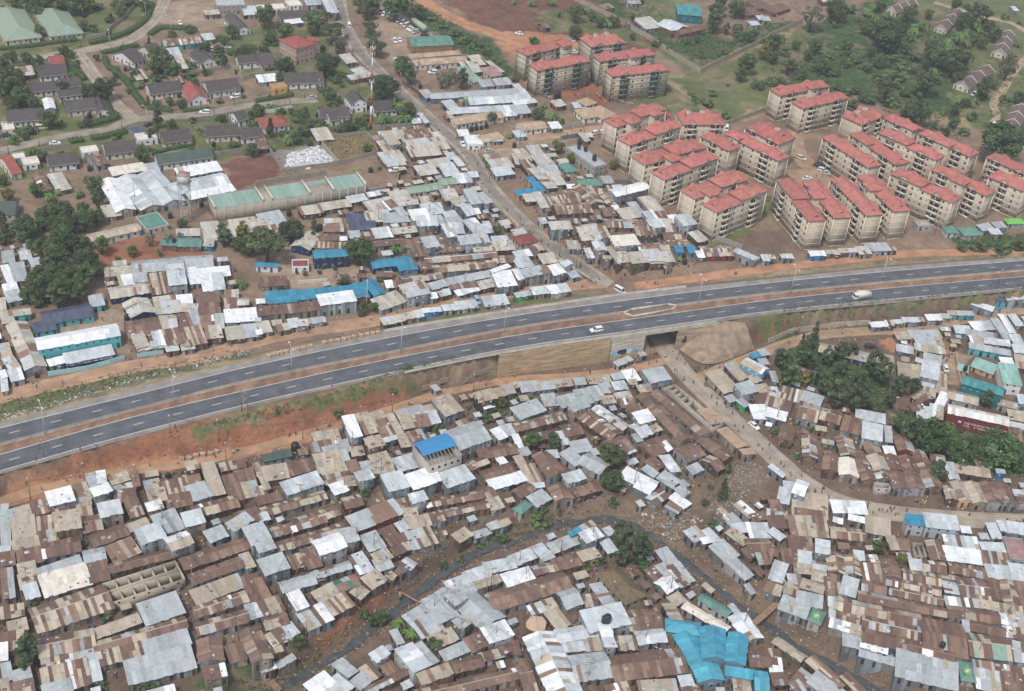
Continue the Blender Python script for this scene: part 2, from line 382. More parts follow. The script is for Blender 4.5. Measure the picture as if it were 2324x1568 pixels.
def text_mesh(txt, size, lean=0):
    cu = bpy.data.curves.new('lettering', 'FONT'); cu.body = txt; cu.size = size; cu.extrude = .01; cu.materials.append(m_['plaster']); cu.resolution_u = 2; cu.shear = lean; cu.offset = .02
    o = bpy.data.objects.new('lettering', cu); COL.objects.link(o); me = bpy.data.meshes.new_from_object(o.evaluated_get(bpy.context.evaluated_depsgraph_get())); bpy.data.objects.remove(o); return me
TEXTM = {t: text_mesh(t, s, l) for t, s, l in (('AMANI', 2.3, .15), ('THE CHURCH ON THE ROCK', 1.05, 0), ('INTL    ACADEMY', 1.05, 0), ('I  BER', 2.0, 0))}
def person_mesh(pose):
    me = bpy.data.meshes.new('skeleton'); s = 1 if pose == 'walk' else 0
    J = [((0,0,.95),.14),((0,0,1.18),.145),((0,0,1.40),.15),((0,0,1.52),.06),((0,0,1.58),.075),((0,.01,1.68),.095),
         ((.10,0,.9),.095),((.11,.12*s,.5),.07),((.11,.02-.06*s,.09),.05),((.11,.13-.02*s,.05),.045),((-.10,0,.9),.095),((-.11,-.08*s,.5),.07),((-.11,-.26*s,.1),.05),((-.11,.1-.24*s,.05),.045),
         ((.2,0,1.39),.07),((.25,-.08*s,1.12),.05),((.25,.08*s,.88),.04),((.26,.12*s,.78),.045),((-.2,0,1.39),.07),((-.25,.1*s,1.12),.05),((-.25,.2*s,.9),.04),((-.26,.24*s,.8),.045)]
    E_ = [(0,1),(1,2),(2,3),(3,4),(4,5),(0,6),(6,7),(7,8),(8,9),(0,10),(10,11),(11,12),(12,13),(2,14),(14,15),(15,16),(16,17),(2,18),(18,19),(19,20),(20,21)]
    me.from_pydata([j[0] for j in J], E_, []); o = bpy.data.objects.new('skeleton', me); COL.objects.link(o)
    o.modifiers.new('s', 'SKIN'); sub = o.modifiers.new('d', 'SUBSURF'); sub.levels = 1; sub.render_levels = 1
    for i, (_, rad) in enumerate(J): me.skin_vertices[0].data[i].radius = (rad, rad*.85)
    me.skin_vertices[0].data[0].use_root = True
    dg = bpy.context.evaluated_depsgraph_get(); out = bpy.data.meshes.new_from_object(o.evaluated_get(dg)); bpy.data.objects.remove(o); out.name = 'body'
    for m in (m_['cloth'], m_['skin'], m_['trouser'], m_['hair']): out.materials.append(m)
    for p in out.polygons:
        z = p.center.z; x = abs(p.center.x)
        p.material_index = 3 if z > 1.7 else 1 if z > 1.5 or (x > .2 and z < 1.15) else 2 if z < .98 else 0; p.use_smooth = True
    return out
material('skin', (.09,.05,.035), .6, (0,1)); material('trouser', (.045,.05,.07), .9, (0,1)); material('hair', (.012,.011,.01), .9, (0,1))
PM = [person_mesh('walk'), person_mesh('stand')]
def pip(x, y, poly):
    r = False; n = len(poly)
    for i in range(n):
        x1, y1 = poly[i]; x2, y2 = poly[i-1]
        if (y1 > y) != (y2 > y) and x < (x2-x1)*(y-y1)/(y2-y1) + x1: r = not r
    return r
# ------------------------------------------------------------------ ground sheet
def proj_np(P):
    v = P - CAMP; z = v @ F_
    return 1162 + FPX * (v @ RX) / z, 784 - FPX * (v @ UY) / z
def inpoly(px, py, poly):
    r = np.zeros(px.shape, bool); n = len(poly)
    for i in range(n):
        x1, y1 = poly[i]; x2, y2 = poly[(i + 1) % n]
        if y1 == y2: continue
        c = ((y1 > py) != (y2 > py)) & (px < (x2 - x1) * (py - y1) / (y2 - y1) + x1)
        r ^= c
    return r
DIRT=(.235,.165,.115); TAN=(.33,.245,.175); RED=(.275,.125,.072); FARM=(.17,.082,.058); GRASS=(.135,.15,.06); LUSH=(.06,.10,.035)
DRY=(.30,.235,.13); GREY=(.25,.235,.215); MUD=(.17,.12,.085); ORANGE=(.40,.20,.11)
GP = [
 (GRASS,[(0,0),(395,0),(330,70),(190,112),(250,240),(330,270),(800,200),(880,180),(980,270),(1000,330),(500,360),(300,340),(0,420)]),
 (TAN,[(330,30),(420,0),(500,0),(560,60),(430,70),(380,60)]),
 (GRASS,[(500,60),(720,70),(790,120),(820,200),(700,210),(520,150)]),
 (TAN,[(850,10),(980,60),(1010,110),(940,150),(890,140),(850,70)]),
 (DIRT,[(900,120),(1060,150),(1140,170),(1180,220),(1130,290),(1000,280)]),
 (FARM,[(960,-20),(1310,-20),(1420,40),(1500,110),(1460,130),(1330,90),(1180,80),(1060,45)]),
 (LUSH,[(880,0),(970,20),(1050,60),(1120,100),(1160,160),(1150,180),(1060,120),(930,50)]),
 (ORANGE,[(1090,60),(1150,72),(1290,80),(1320,95),(1300,118),(1180,130),(1150,120)]),
 (GRASS,[(1200,20),(1330,20),(1590,150),(1560,160),(1480,110),(1320,75),(1260,70)]),
 (LUSH,[(1330,-10),(1440,-10),(1560,60),(1660,90),(1700,60),(1810,48),(1590,152)]),
 (GRASS,[(1400,-10),(1570,-10),(1540,60),(1440,60)]),
 (DIRT,[(1580,-10),(1830,-10),(1800,50),(1700,60),(1650,50)]),
 (DRY,[(1470,165),(1590,168),(1700,110),(1760,80),(1840,60),(1830,180),(1760,250),(1640,290),(1560,240),(1520,200)]),
 (GRASS,[(1520,180),(1700,120),(1850,50),(1950,60),(1960,120),(1840,180),(1760,230),(1650,270)]),
 (LUSH,[(1840,60),(2010,-10),(2150,60),(2220,120),(2200,160),(2150,250),(2180,320),(2060,290),(1960,220),(1880,220),(1780,190),(1850,120)]),
 (GRASS,[(2040,-10),(2340,-10),(2340,340),(2240,340),(2210,300),(2140,270),(2170,150),(2230,100),(2140,50)]),
 (DRY,[(2110,250),(2190,250),(2210,320),(2130,290)]),
 (DIRT,[(1480,215),(1740,290),(1900,210),(2330,330),(2330,480),(2200,540),(1850,565),(1680,560),(1600,540),(1350,350),(1390,260)]),
 (GRASS,[(1380,205),(1520,205),(1620,260),(1500,260),(1440,240)]),
 (RED,[(1180,175),(1340,190),(1400,230),(1330,240),(1260,215)]),
 (MUD,[(1630,540),(1700,520),(1790,520),(1830,560),(1760,590),(1690,580)]),
 (GRASS,[(1500,470),(1560,500),(1600,540),(1640,535),(1740,440),(1760,430),(1770,470),(1680,540),(1620,560)]),
 (TAN,[(1160,380),(1060,330),(1340,290),(1360,310),(1180,330)]),
 (DRY,[(1600,626),(1743,622),(2000,596),(2200,580),(2330,577),(2330,583),(2033,603),(1743,632),(1620,640)]),
 (LUSH,[(2150,540),(2330,530),(2330,572),(2260,580),(2200,566)]),
 (RED,[(172,575),(250,544),(367,530),(455,570),(470,585),(410,584),(300,592),(235,606),(175,606)]),
 (TAN,[(205,705),(270,698),(300,790),(290,800),(215,830),(75,800),(80,770)]),
 (TAN,[(640,560),(700,540),(840,590),(860,640),(800,660),(610,660),(600,620)]),
 (FARM,[(500,372),(625,340),(650,392),(540,425)]),
 (GREY,[(612,352),(728,326),(768,368),(650,395)]),
 (DRY,[(730,322),(822,304),(868,345),(770,370)]),
 (DIRT,[(835,375),(910,370),(900,425),(840,425)]),
 (GRASS,[(0,905),(110,880),(250,845),(400,815),(520,790),(560,790),(575,812),(290,880),(0,958)]),
 (DRY,[(0,955),(290,878),(575,808),(870,750),(870,756),(581,818),(290,888),(0,966)]),
 (GRASS,[(920,735),(1060,705),(1200,672),(1320,660),(1330,670),(1162,700),(1000,728),(900,752)]),
 (RED,[(0,1078),(290,998),(500,945),(581,922),(870,862),(960,840),(940,880),(860,930),(700,985),(581,1015),(400,1050),(150,1095),(0,1140)]),
 (ORANGE,[(0,1100),(120,1075),(330,1040),(480,1030),(600,1015),(800,960),(900,930),(860,945),(600,1035),(300,1080),(0,1160)]),
 (GRASS,[(420,975),(581,926),(760,885),(900,858),(1020,838),(1130,815),(1135,830),(960,880),(870,905),(760,915),(640,950),(560,960),(470,1000)]),
 (RED,[(850,895),(900,880),(930,905),(880,925),(845,920)]),
 (RED,[(590,935),(680,915),(740,925),(690,965),(610,985)]),
 (DRY,[(960,870),(1130,820),(1136,858),(1000,885)]),
 (GRASS,[(1720,715),(1743,714),(2033,688),(2324,659),(2324,690),(2180,692),(2100,705),(1960,735),(1830,752),(1760,780),(1720,760)]),
 (MUD,[(1780,725),(2000,710),(2150,690),(2160,700),(1960,738),(1800,758)]),
 (RED,[(1720,770),(1760,755),(1850,730),(1760,745),(1720,750)]),
 (ORANGE,[(1990,770),(2120,760),(2170,790),(2140,830),(2040,800)]),
 (MUD,[(1000,880),(1160,845),(1200,850),(1100,950),(1050,960),(1000,930)]),
 (LUSH,[(1130,890),(1180,880),(1170,930),(1120,950)]),
 (MUD,[(1620,1060),(1700,1040),(1760,1080),(1740,1130),(1600,1170),(1500,1230),(1400,1190),(1230,1180),(1200,1130),(1330,1150),(1450,1170),(1560,1140)]),
 (LUSH,[(2020,930),(2130,930),(2324,990),(2324,1080),(2240,1080),(2120,1040),(2040,1000)]),
 (LUSH,[(1750,800),(1850,785),(2020,850),(2010,910),(1960,940),(1880,890),(1780,860)]),
 (TAN,[(2130,800),(2200,800),(2180,870),(2140,870)]),
 (MUD,[(620,1500),(760,1420),(900,1330),(1100,1260),(1230,1190),(1290,1190),(1100,1290),(960,1370),(800,1500),(700,1560),(600,1568)]),
 (RED,[(700,1450),(800,1380),(900,1320),(920,1330),(860,1370),(790,1420),(740,1470)]),
 (MUD,[(1450,1190),(1560,1220),(1700,1320),(1760,1400),(1900,1470),(2000,1540),(1960,1568),(1800,1480),(1650,1380),(1500,1260)]),
 (LUSH,[(560,1460),(640,1530),(560,1568),(430,1568)]),
 (MUD,[(1330,1290),(1480,1330),(1480,1380),(1440,1380),(1340,1330)]),
]
nv = GXX.size
GP3 = np.column_stack([GXX.ravel(), GYY.ravel(), GZ.ravel()])
def vnoise(P, sc, seed=0):
    q = P[:, :2] / sc + seed * 17.3
    i = np.floor(q).astype(int); f = q - i; f = f * f * (3 - 2 * f)
    def h(ix, iy):
        n = (ix * 374761393 + iy * 668265263 + seed * 1442695) & 0xffffffff
        n = ((n ^ (n >> 13)) * 1274126177) & 0xffffffff
        return ((n ^ (n >> 16)) & 0xffff) / 65535.0
    a, b, c, d = h(i[:,0], i[:,1]), h(i[:,0]+1, i[:,1]), h(i[:,0], i[:,1]+1), h(i[:,0]+1, i[:,1]+1)
    return (a*(1-f[:,0])+b*f[:,0])*(1-f[:,1]) + (c*(1-f[:,0])+d*f[:,0])*f[:,1]
pxg, pyg = proj_np(GP3)
jx = (vnoise(GP3, 5, 1) - .5) * 26; jy = (vnoise(GP3, 5, 2) - .5) * 16
gcol = np.tile(np.array(DIRT), (nv, 1)); 
lowzone = GYY.ravel() < hy('lo', GXX.ravel())
gcol[lowzone] = np.array(MUD) * .92  # settlement mud, darkened so its colour carries the shade of the alleys
far = (pyg < 0) | (pxg < 0) | (pxg > 2324)
gcol[far & (GYY.ravel() > 350)] = (.15, .135, .075)
for c, poly in GP: gcol[inpoly(pxg + jx, pyg + jy, poly)] = c
# bare spots, damp and pale patches of the soil itself
n1 = vnoise(GP3, 9, 3); n2 = vnoise(GP3, 3.2, 4); n3 = vnoise(GP3, 28, 5)
gcol *= (0.78 + .22 * n1 + .2 * n2 + .08 * n3)[:, None]
grs = (gcol[:, 1] > gcol[:, 0] * .98); bare = grs & (n1 * .6 + n2 * .4 > .62)
gcol[bare] = gcol[bare] * .4 + np.array(DIRT) * .6
hum = GP3.copy(); rough = (n2 - .5) * .35
inh = (GYY.ravel() > hy('lo', GXX.ravel()) - 3) & (GYY.ravel() < hy('uo', GXX.ravel()) + 3)
d_lo = hy('lo', GXX.ravel()) - GYY.ravel()
gully = (d_lo > 1.5) & (d_lo < 15) & (pxg < 1000)
rough = np.where(gully, (vnoise(GP3, 4, 8) - .5) * 2.6 * np.clip((d_lo - 1.5) / 4, 0, 1) * np.clip((15 - d_lo) / 5, 0, 1), rough)
for nm, (P, hw) in ROADS.items():
    lo, hi = P.min(0) - 6, P.max(0) + 6
    m = (GP3[:,0] > lo[0]) & (GP3[:,0] < hi[0]) & (GP3[:,1] > lo[1]) & (GP3[:,1] < hi[1])
    dd, _ = pl_dist(P, GP3[m, 0], GP3[m, 1]); rough[m] *= np.clip((dd - hw - .8) / 2, 0, 1)
rough[inh] = 0
GP3[:, 2] += rough
GZ = GP3[:, 2].reshape(GXX.shape)
nx, ny = len(gx), len(gy)
ii = np.arange(nx * ny).reshape(ny, nx)
quads = np.stack([ii[:-1, :-1], ii[:-1, 1:], ii[1:, 1:], ii[1:, :-1]], -1).reshape(-1, 4)
# keep the sheet out of the underpass opening walls; wide skirt to the horizon
def grid_mesh(name, V, Q, col, mats):
    me = bpy.data.meshes.new(name)
    me.vertices.add(len(V)); me.vertices.foreach_set('co', V.astype(np.float32).ravel())
    me.loops.add(Q.size); me.loops.foreach_set('vertex_index', Q.astype(np.int32).ravel())
    me.polygons.add(len(Q)); me.polygons.foreach_set('loop_start', np.arange(0, Q.size, 4, dtype=np.int32)); me.polygons.foreach_set('loop_total', np.full(len(Q), 4, np.int32))
    for m in mats: me.materials.append(m)
    me.polygons.foreach_set('use_smooth', np.ones(len(Q), bool)); me.update(calc_edges=True)
    a = me.color_attributes.new('Col', 'FLOAT_COLOR', 'POINT'); c = np.ones((len(V), 4), np.float32); c[:, :3] = col; a.data.foreach_set('color', c.ravel())
    return me
SK = 9000.0
V0 = len(GP3); bl, br, tr, tl = ii[0, 0], ii[0, -1], ii[-1, -1], ii[-1, 0]
skirt = np.array([(-SK,-SK,-9.0),(SK,-SK,-9.0),(SK,SK,-1.5),(-SK,SK,-1.5)])
# skirt quads between the grid border runs and the far corners
Vall = np.vstack([GP3, skirt]); call = np.vstack([gcol, np.tile((.13,.125,.07), (4, 1))])
def ground_extra(nt, N, Lk, s, geo, b):
    for sc, a in ((.12, .25), (2.4, .22)):
        t = N.new('ShaderNodeTexNoise'); t.inputs['Scale'].default_value = sc; t.inputs['Detail'].default_value = 7; t.inputs['Roughness'].default_value = .7; Lk.new(geo.outputs['Position'], t.inputs['Vector'])
        mr = N.new('ShaderNodeMapRange'); mr.inputs[1].default_value = .35; mr.inputs[2].default_value = .65; mr.inputs[3].default_value = 1-a; mr.inputs[4].default_value = 1+a*.7; Lk.new(t.outputs['Fac'], mr.inputs[0]); s = mulmix(N, Lk, s, mr.outputs[0])
    return s
mat_ground = material('ground', 'attr', .95, (.22, .55), bump=.5, extra=ground_extra)
mat_ground2 = mat_ground
me = grid_mesh('ground', Vall, quads, call, [mat_ground])
bm = bmesh.new(); bm.from_mesh(me); bm.verts.ensure_lookup_table()
lay = bm.verts.layers.float_color.get('Col')
sk = [bm.verts[V0 + k] for k in range(4)]
for run, a, b in ((ii[0, :], sk[0], sk[1]), (ii[:, -1], sk[1], sk[2]), (ii[-1, ::-1], sk[2], sk[3]), (ii[::-1, 0], sk[3], sk[0])):
    vs = [bm.verts[int(i)] for i in run]
    bm.faces.new([a, b] + vs[::-1])
bm.to_mesh(me); bm.free()
ground = structure(mkobj('ground', me))

def ribbon(name, P, hw, mat, zoff=.05, color=None, wob=0.0, parent=None, drape=False):
    P = np.asarray(P); d = np.gradient(P, axis=0); d[:, 2] = 0; d /= np.linalg.norm(d, axis=1)[:, None]
    nrm = np.column_stack([-d[:, 1], d[:, 0], np.zeros(len(P))])
    hw = np.full(len(P), hw) + (np.array([random.uniform(-wob, wob) for _ in P]) if wob else 0)
    ks = np.linspace(-1, 1, 5); V = []
    for k in ks:
        q = P + nrm * (hw * k)[:, None]; V.append(q)
    V = np.array(V); n = len(P)
    V[:, :, 2] += zoff - .06 * (np.abs(ks)[:, None] ** 3)
    Q = [(a*n+i, a*n+i+1, (a+1)*n+i+1, (a+1)*n+i) for a in range(4) for i in range(n-1)]
    me = mesh_np(name, V.reshape(-1, 3), [q[::-1] for q in Q], [mat], smooth=True)
    return mkobj(name, me, parent, color=color)
def road_extra(nt, N, Lk, s, geo, b):
    t = N.new('ShaderNodeTexNoise'); t.inputs['Scale'].default_value = .22; t.inputs['Detail'].default_value = 6; Lk.new(geo.outputs['Position'], t.inputs['Vector'])
    mr = N.new('ShaderNodeMapRange'); mr.inputs[1].default_value = .35; mr.inputs[2].default_value = .65; mr.inputs[3].default_value = .78; mr.inputs[4].default_value = 1.15
    Lk.new(t.outputs['Fac'], mr.inputs[0]); return mulmix(N, Lk, s, mr.outputs[0])
material('dust', 'obj', .95, (.12, 2.5), extra=road_extra, bump=.15)
material('asphalt', 'obj', .85, (.12, 3), extra=road_extra)
RC = dict(main=(.335,.285,.23), suburb=(.36,.305,.24), suburb_b=(.36,.305,.24), lane=(.29,.25,.205), orange=(.43,.225,.125), sidestreet=(.38,.255,.165),
          court=(.35,.235,.155), far_track=(.37,.27,.18), far_track_b=(.38,.28,.19), strip_path=(.40,.255,.165), upper_path=(.42,.225,.135), lower_path=(.39,.24,.15), right_lane=(.37,.255,.17))
RN = dict(main='main_road', suburb='suburban_street', suburb_b='suburban_side_street', lane='residential_lane', orange='red_earth_road', sidestreet='market_street', court='courtyard_drive',
          far_track='dirt_track', far_track_b='dirt_track', strip_path='roadside_dirt_road', upper_path='roadside_footpath', lower_path='hillside_footpath', right_lane='dirt_lane')
for k, (P, hw) in ROADS.items():
    o = structure(ribbon(RN[k], P, hw, m_['dust'], .06, RC[k], wob=.12)); o['label'] = None or RN[k].replace('_', ' ')
    del o['label']
def ruts(k, offs, w, col):
    P, hw = ROADS[k]; d = np.gradient(P, axis=0); d[:, 2] = 0; d /= np.linalg.norm(d, axis=1)[:, None]; nn = np.column_stack([-d[:, 1], d[:, 0], d[:, 2]*0])
    for o_ in offs:
        wv = np.array([math.sin(i*.13 + o_*3)*.25 for i in range(len(P))]); structure(ribbon('wheel_rut', P + nn*(o_ + wv)[:, None], w, m_['dust'], .115, col, wob=.14))
ruts('main', (-2.4, -1.2, .9, 2.2), .3, (.385,.315,.245)); ruts('strip_path', (-1.6, -.2, 1.3), .3, (.35,.22,.14)); ruts('orange', (-1.1, .6), .35, (.37,.19,.105)); ruts('suburb', (-.9, .9), .4, (.31,.25,.195)); ruts('right_lane', (-.7, .7), .3, (.32,.22,.145))
# a tarred carriageway runs down the middle of the upper main road
k_end = 0
for i, p in enumerate(ROADS['main'][0]):
    if project(p)[1] < 640: k_end = i
structure(ribbon('road_surface', ROADS['main'][0][:k_end], 2.6, m_['asphalt'], .13, (.235,.205,.175), wob=.18))

# ------------------------------------------------------------------ river
rw = structure(ribbon('river', RIVER + np.array([0, 0, .0]), 1.25, material('water', (.085,.092,.095), .18, (.35, .35), spec=.5), .02, wob=.65))

# ------------------------------------------------------------------ highway: deck, shoulders, median, lines, barrier
def strip(name, a, b, mat, z, color, f0=0.0, f1=1.0, lo=0, hi=None, mesh_only=False, thick=0):
    A, B = HW[a][lo:hi], HW[b][lo:hi]
    P = A + (B - A) * f0; Q = A + (B - A) * f1; n = len(P)
    V = np.vstack([P, Q]); V[:, 2] += z
    F = [(i+1, i, n+i, n+i+1) for i in range(n-1)]
    return structure(mkobj(name, mesh_np(name, V, F, [mat], smooth=True), color=color)) if not mesh_only else (V, F)
ASPH = (.112,.118,.13); SHO = (.27,.245,.22)
strip('highway_shoulder', 'uo', 'ul', m_['asphalt'], .02, SHO)
strip('highway_carriageway', 'ul', 'ub', m_['asphalt'], .022, ASPH, 0, 1.0)
strip('highway_median', 'ub', 'lt', m_['ground'], .015, None).data.color_attributes.new('Col', 'FLOAT_COLOR', 'POINT')
med = bpy.data.objects['highway_median'].data
cc = np.ones((len(med.vertices), 4), np.float32); cc[:, :3] = [jit((.25,.155,.105), .3, .05) for _ in med.vertices]; med.color_attributes['Col'].data.foreach_set('color', cc.ravel())
strip('highway_carriageway', 'lt', 'lb', m_['asphalt'], .022, ASPH)
strip('highway_shoulder', 'lb', 'lo', m_['asphalt'], .02, (.235,.21,.19))
highway = bpy.data.objects['highway_carriageway']
for a_, b_ in (('ul', 'ub'), ('lt', 'lb')):       # darker wheel paths worn into the tar
    for f0, f1 in ((.12,.19),(.30,.37),(.62,.69),(.80,.87)): strip('wheel_path', a_, b_, m_['asphalt'], .026, (.098,.103,.113), f0, f1)
def offset_line(name, k, toward, off, w, z, color):
    A = HW[k]; B = HW[toward]; d = B - A; d /= np.linalg.norm(d, axis=1)[:, None]
    P = A + d * off; Q = A + d * (off + w); n = len(P); V = np.vstack([P, Q]); V[:, 2] += z
    F = [(i+1, i, n+i, n+i+1) for i in range(n-1)]
    me = mesh_np(name, V, F, [m_['plaster']]); fl = V[0, 1] < V[n, 1]
    return V, F
def edge_line(k, toward, off, w, parent):
    V, F = offset_line('edge_line', k, toward, off, w, .03, None)
    o = mkobj('edge_line', mesh_np('edge_line', V, F, [m_['plaster']]), parent, color=(.66,.66,.62))
    return o
cw = [o for o in bpy.data.objects if o.name.startswith('highway_carriageway')]
cw[0].data.name = 'carriageway'
up, lw = cw[0], cw[1]
edge_line('ul', 'ub', -.05, .2, up); edge_line('ub', 'ul', .0, .2, up); edge_line('lt', 'lb', 0, .2, lw); edge_line('lb', 'lt', -.05, .2, lw)
def dashes(a, b, parent):
    Mi = (HW[a] + HW[b]) / 2; s = np.r_[0, np.cumsum(np.linalg.norm(np.diff(Mi, axis=0), axis=1))]
    me = cached('dash', lambda: mesh_np('lane_dash', [(-1.5,-.09,0),(1.5,-.09,0),(1.5,.09,0),(-1.5,.09,0)], [(0,1,2,3)], [m_['plaster']]))
    q = s[1] + 4
    while q < s[-2]:
        p = np.array([np.interp(q, s, Mi[:, k]) for k in range(3)]); p2 = np.array([np.interp(q + 1, s, Mi[:, k]) for k in range(3)])
        a_ = math.atan2(p2[1]-p[1], p2[0]-p[0])
        px, py = project(p)
        if -40 < px < 2364: mkobj('lane_dash', me, parent, color=(.68,.68,.64), M=Matrix.Translation((p[0], p[1], .032)) @ Matrix.Rotation(a_, 4, 'Z'))
        q += 12.0
dashes('ul', 'ub', up); dashes('lt', 'lb', lw)
def barrier(kk, toward, off, x0, x1, desc, name='concrete_barrier', h=.8, w=.5, seg=6.0, color=(.36,.31,.265), gap=.10):
    A = HW[kk]; B = HW[toward]; d = B - A; d /= np.linalg.norm(d, axis=1)[:, None]; P = A + d * off
    s = np.r_[0, np.cumsum(np.linalg.norm(np.diff(P, axis=0), axis=1))]
    px = np.array([project(p)[0] for p in P]); q0, q1 = np.interp([x0, x1], px, s)
    p0 = np.array([np.interp(q0, s, P[:, k]) for k in range(3)])
    root = thing(name, 'barrier', desc, p0)
    me = cached(('jersey', h, w), lambda: mesh_np('barrier_segment', [(x, y, z) for x in (0, 1) for y, z in ((-w/2, 0), (w/2, 0), (w*.22, h*.4), (w*.14, h), (-w*.14, h), (-w*.22, h*.4))],
        [(0,1,7,6),(1,2,8,7),(2,3,9,8),(3,4,10,9),(4,5,11,10),(5,0,6,11),(5,4,3,2,1,0),(6,7,8,9,10,11)], [m_['concrete']]))
    q = q0
    while q < q1 - .5:
        a = np.array([np.interp(q, s, P[:, k]) for k in range(3)]); e = min(q + seg, q1); b = np.array([np.interp(e, s, P[:, k]) for k in range(3)])
        L = np.linalg.norm(b - a) - gap; an = math.atan2(b[1]-a[1], b[0]-a[0])
        o = mkobj('barrier_segment', me, root, color=jit(color, .08), M=Matrix.Translation((a[0]-p0[0], a[1]-p0[1], a[2]-p0[2]+.02)) @ Matrix.Rotation(an, 4, 'Z') @ Matrix.Diagonal((L, 1, 1, 1)))
        q = e
    return root
barrier('ub', 'lt', .9, -20, 1408, 'long concrete median barrier running down to the lower left frame edge')
barrier('ub', 'lt', .9, 1538, 2350, 'concrete median barrier beyond the bridge on the truck side')
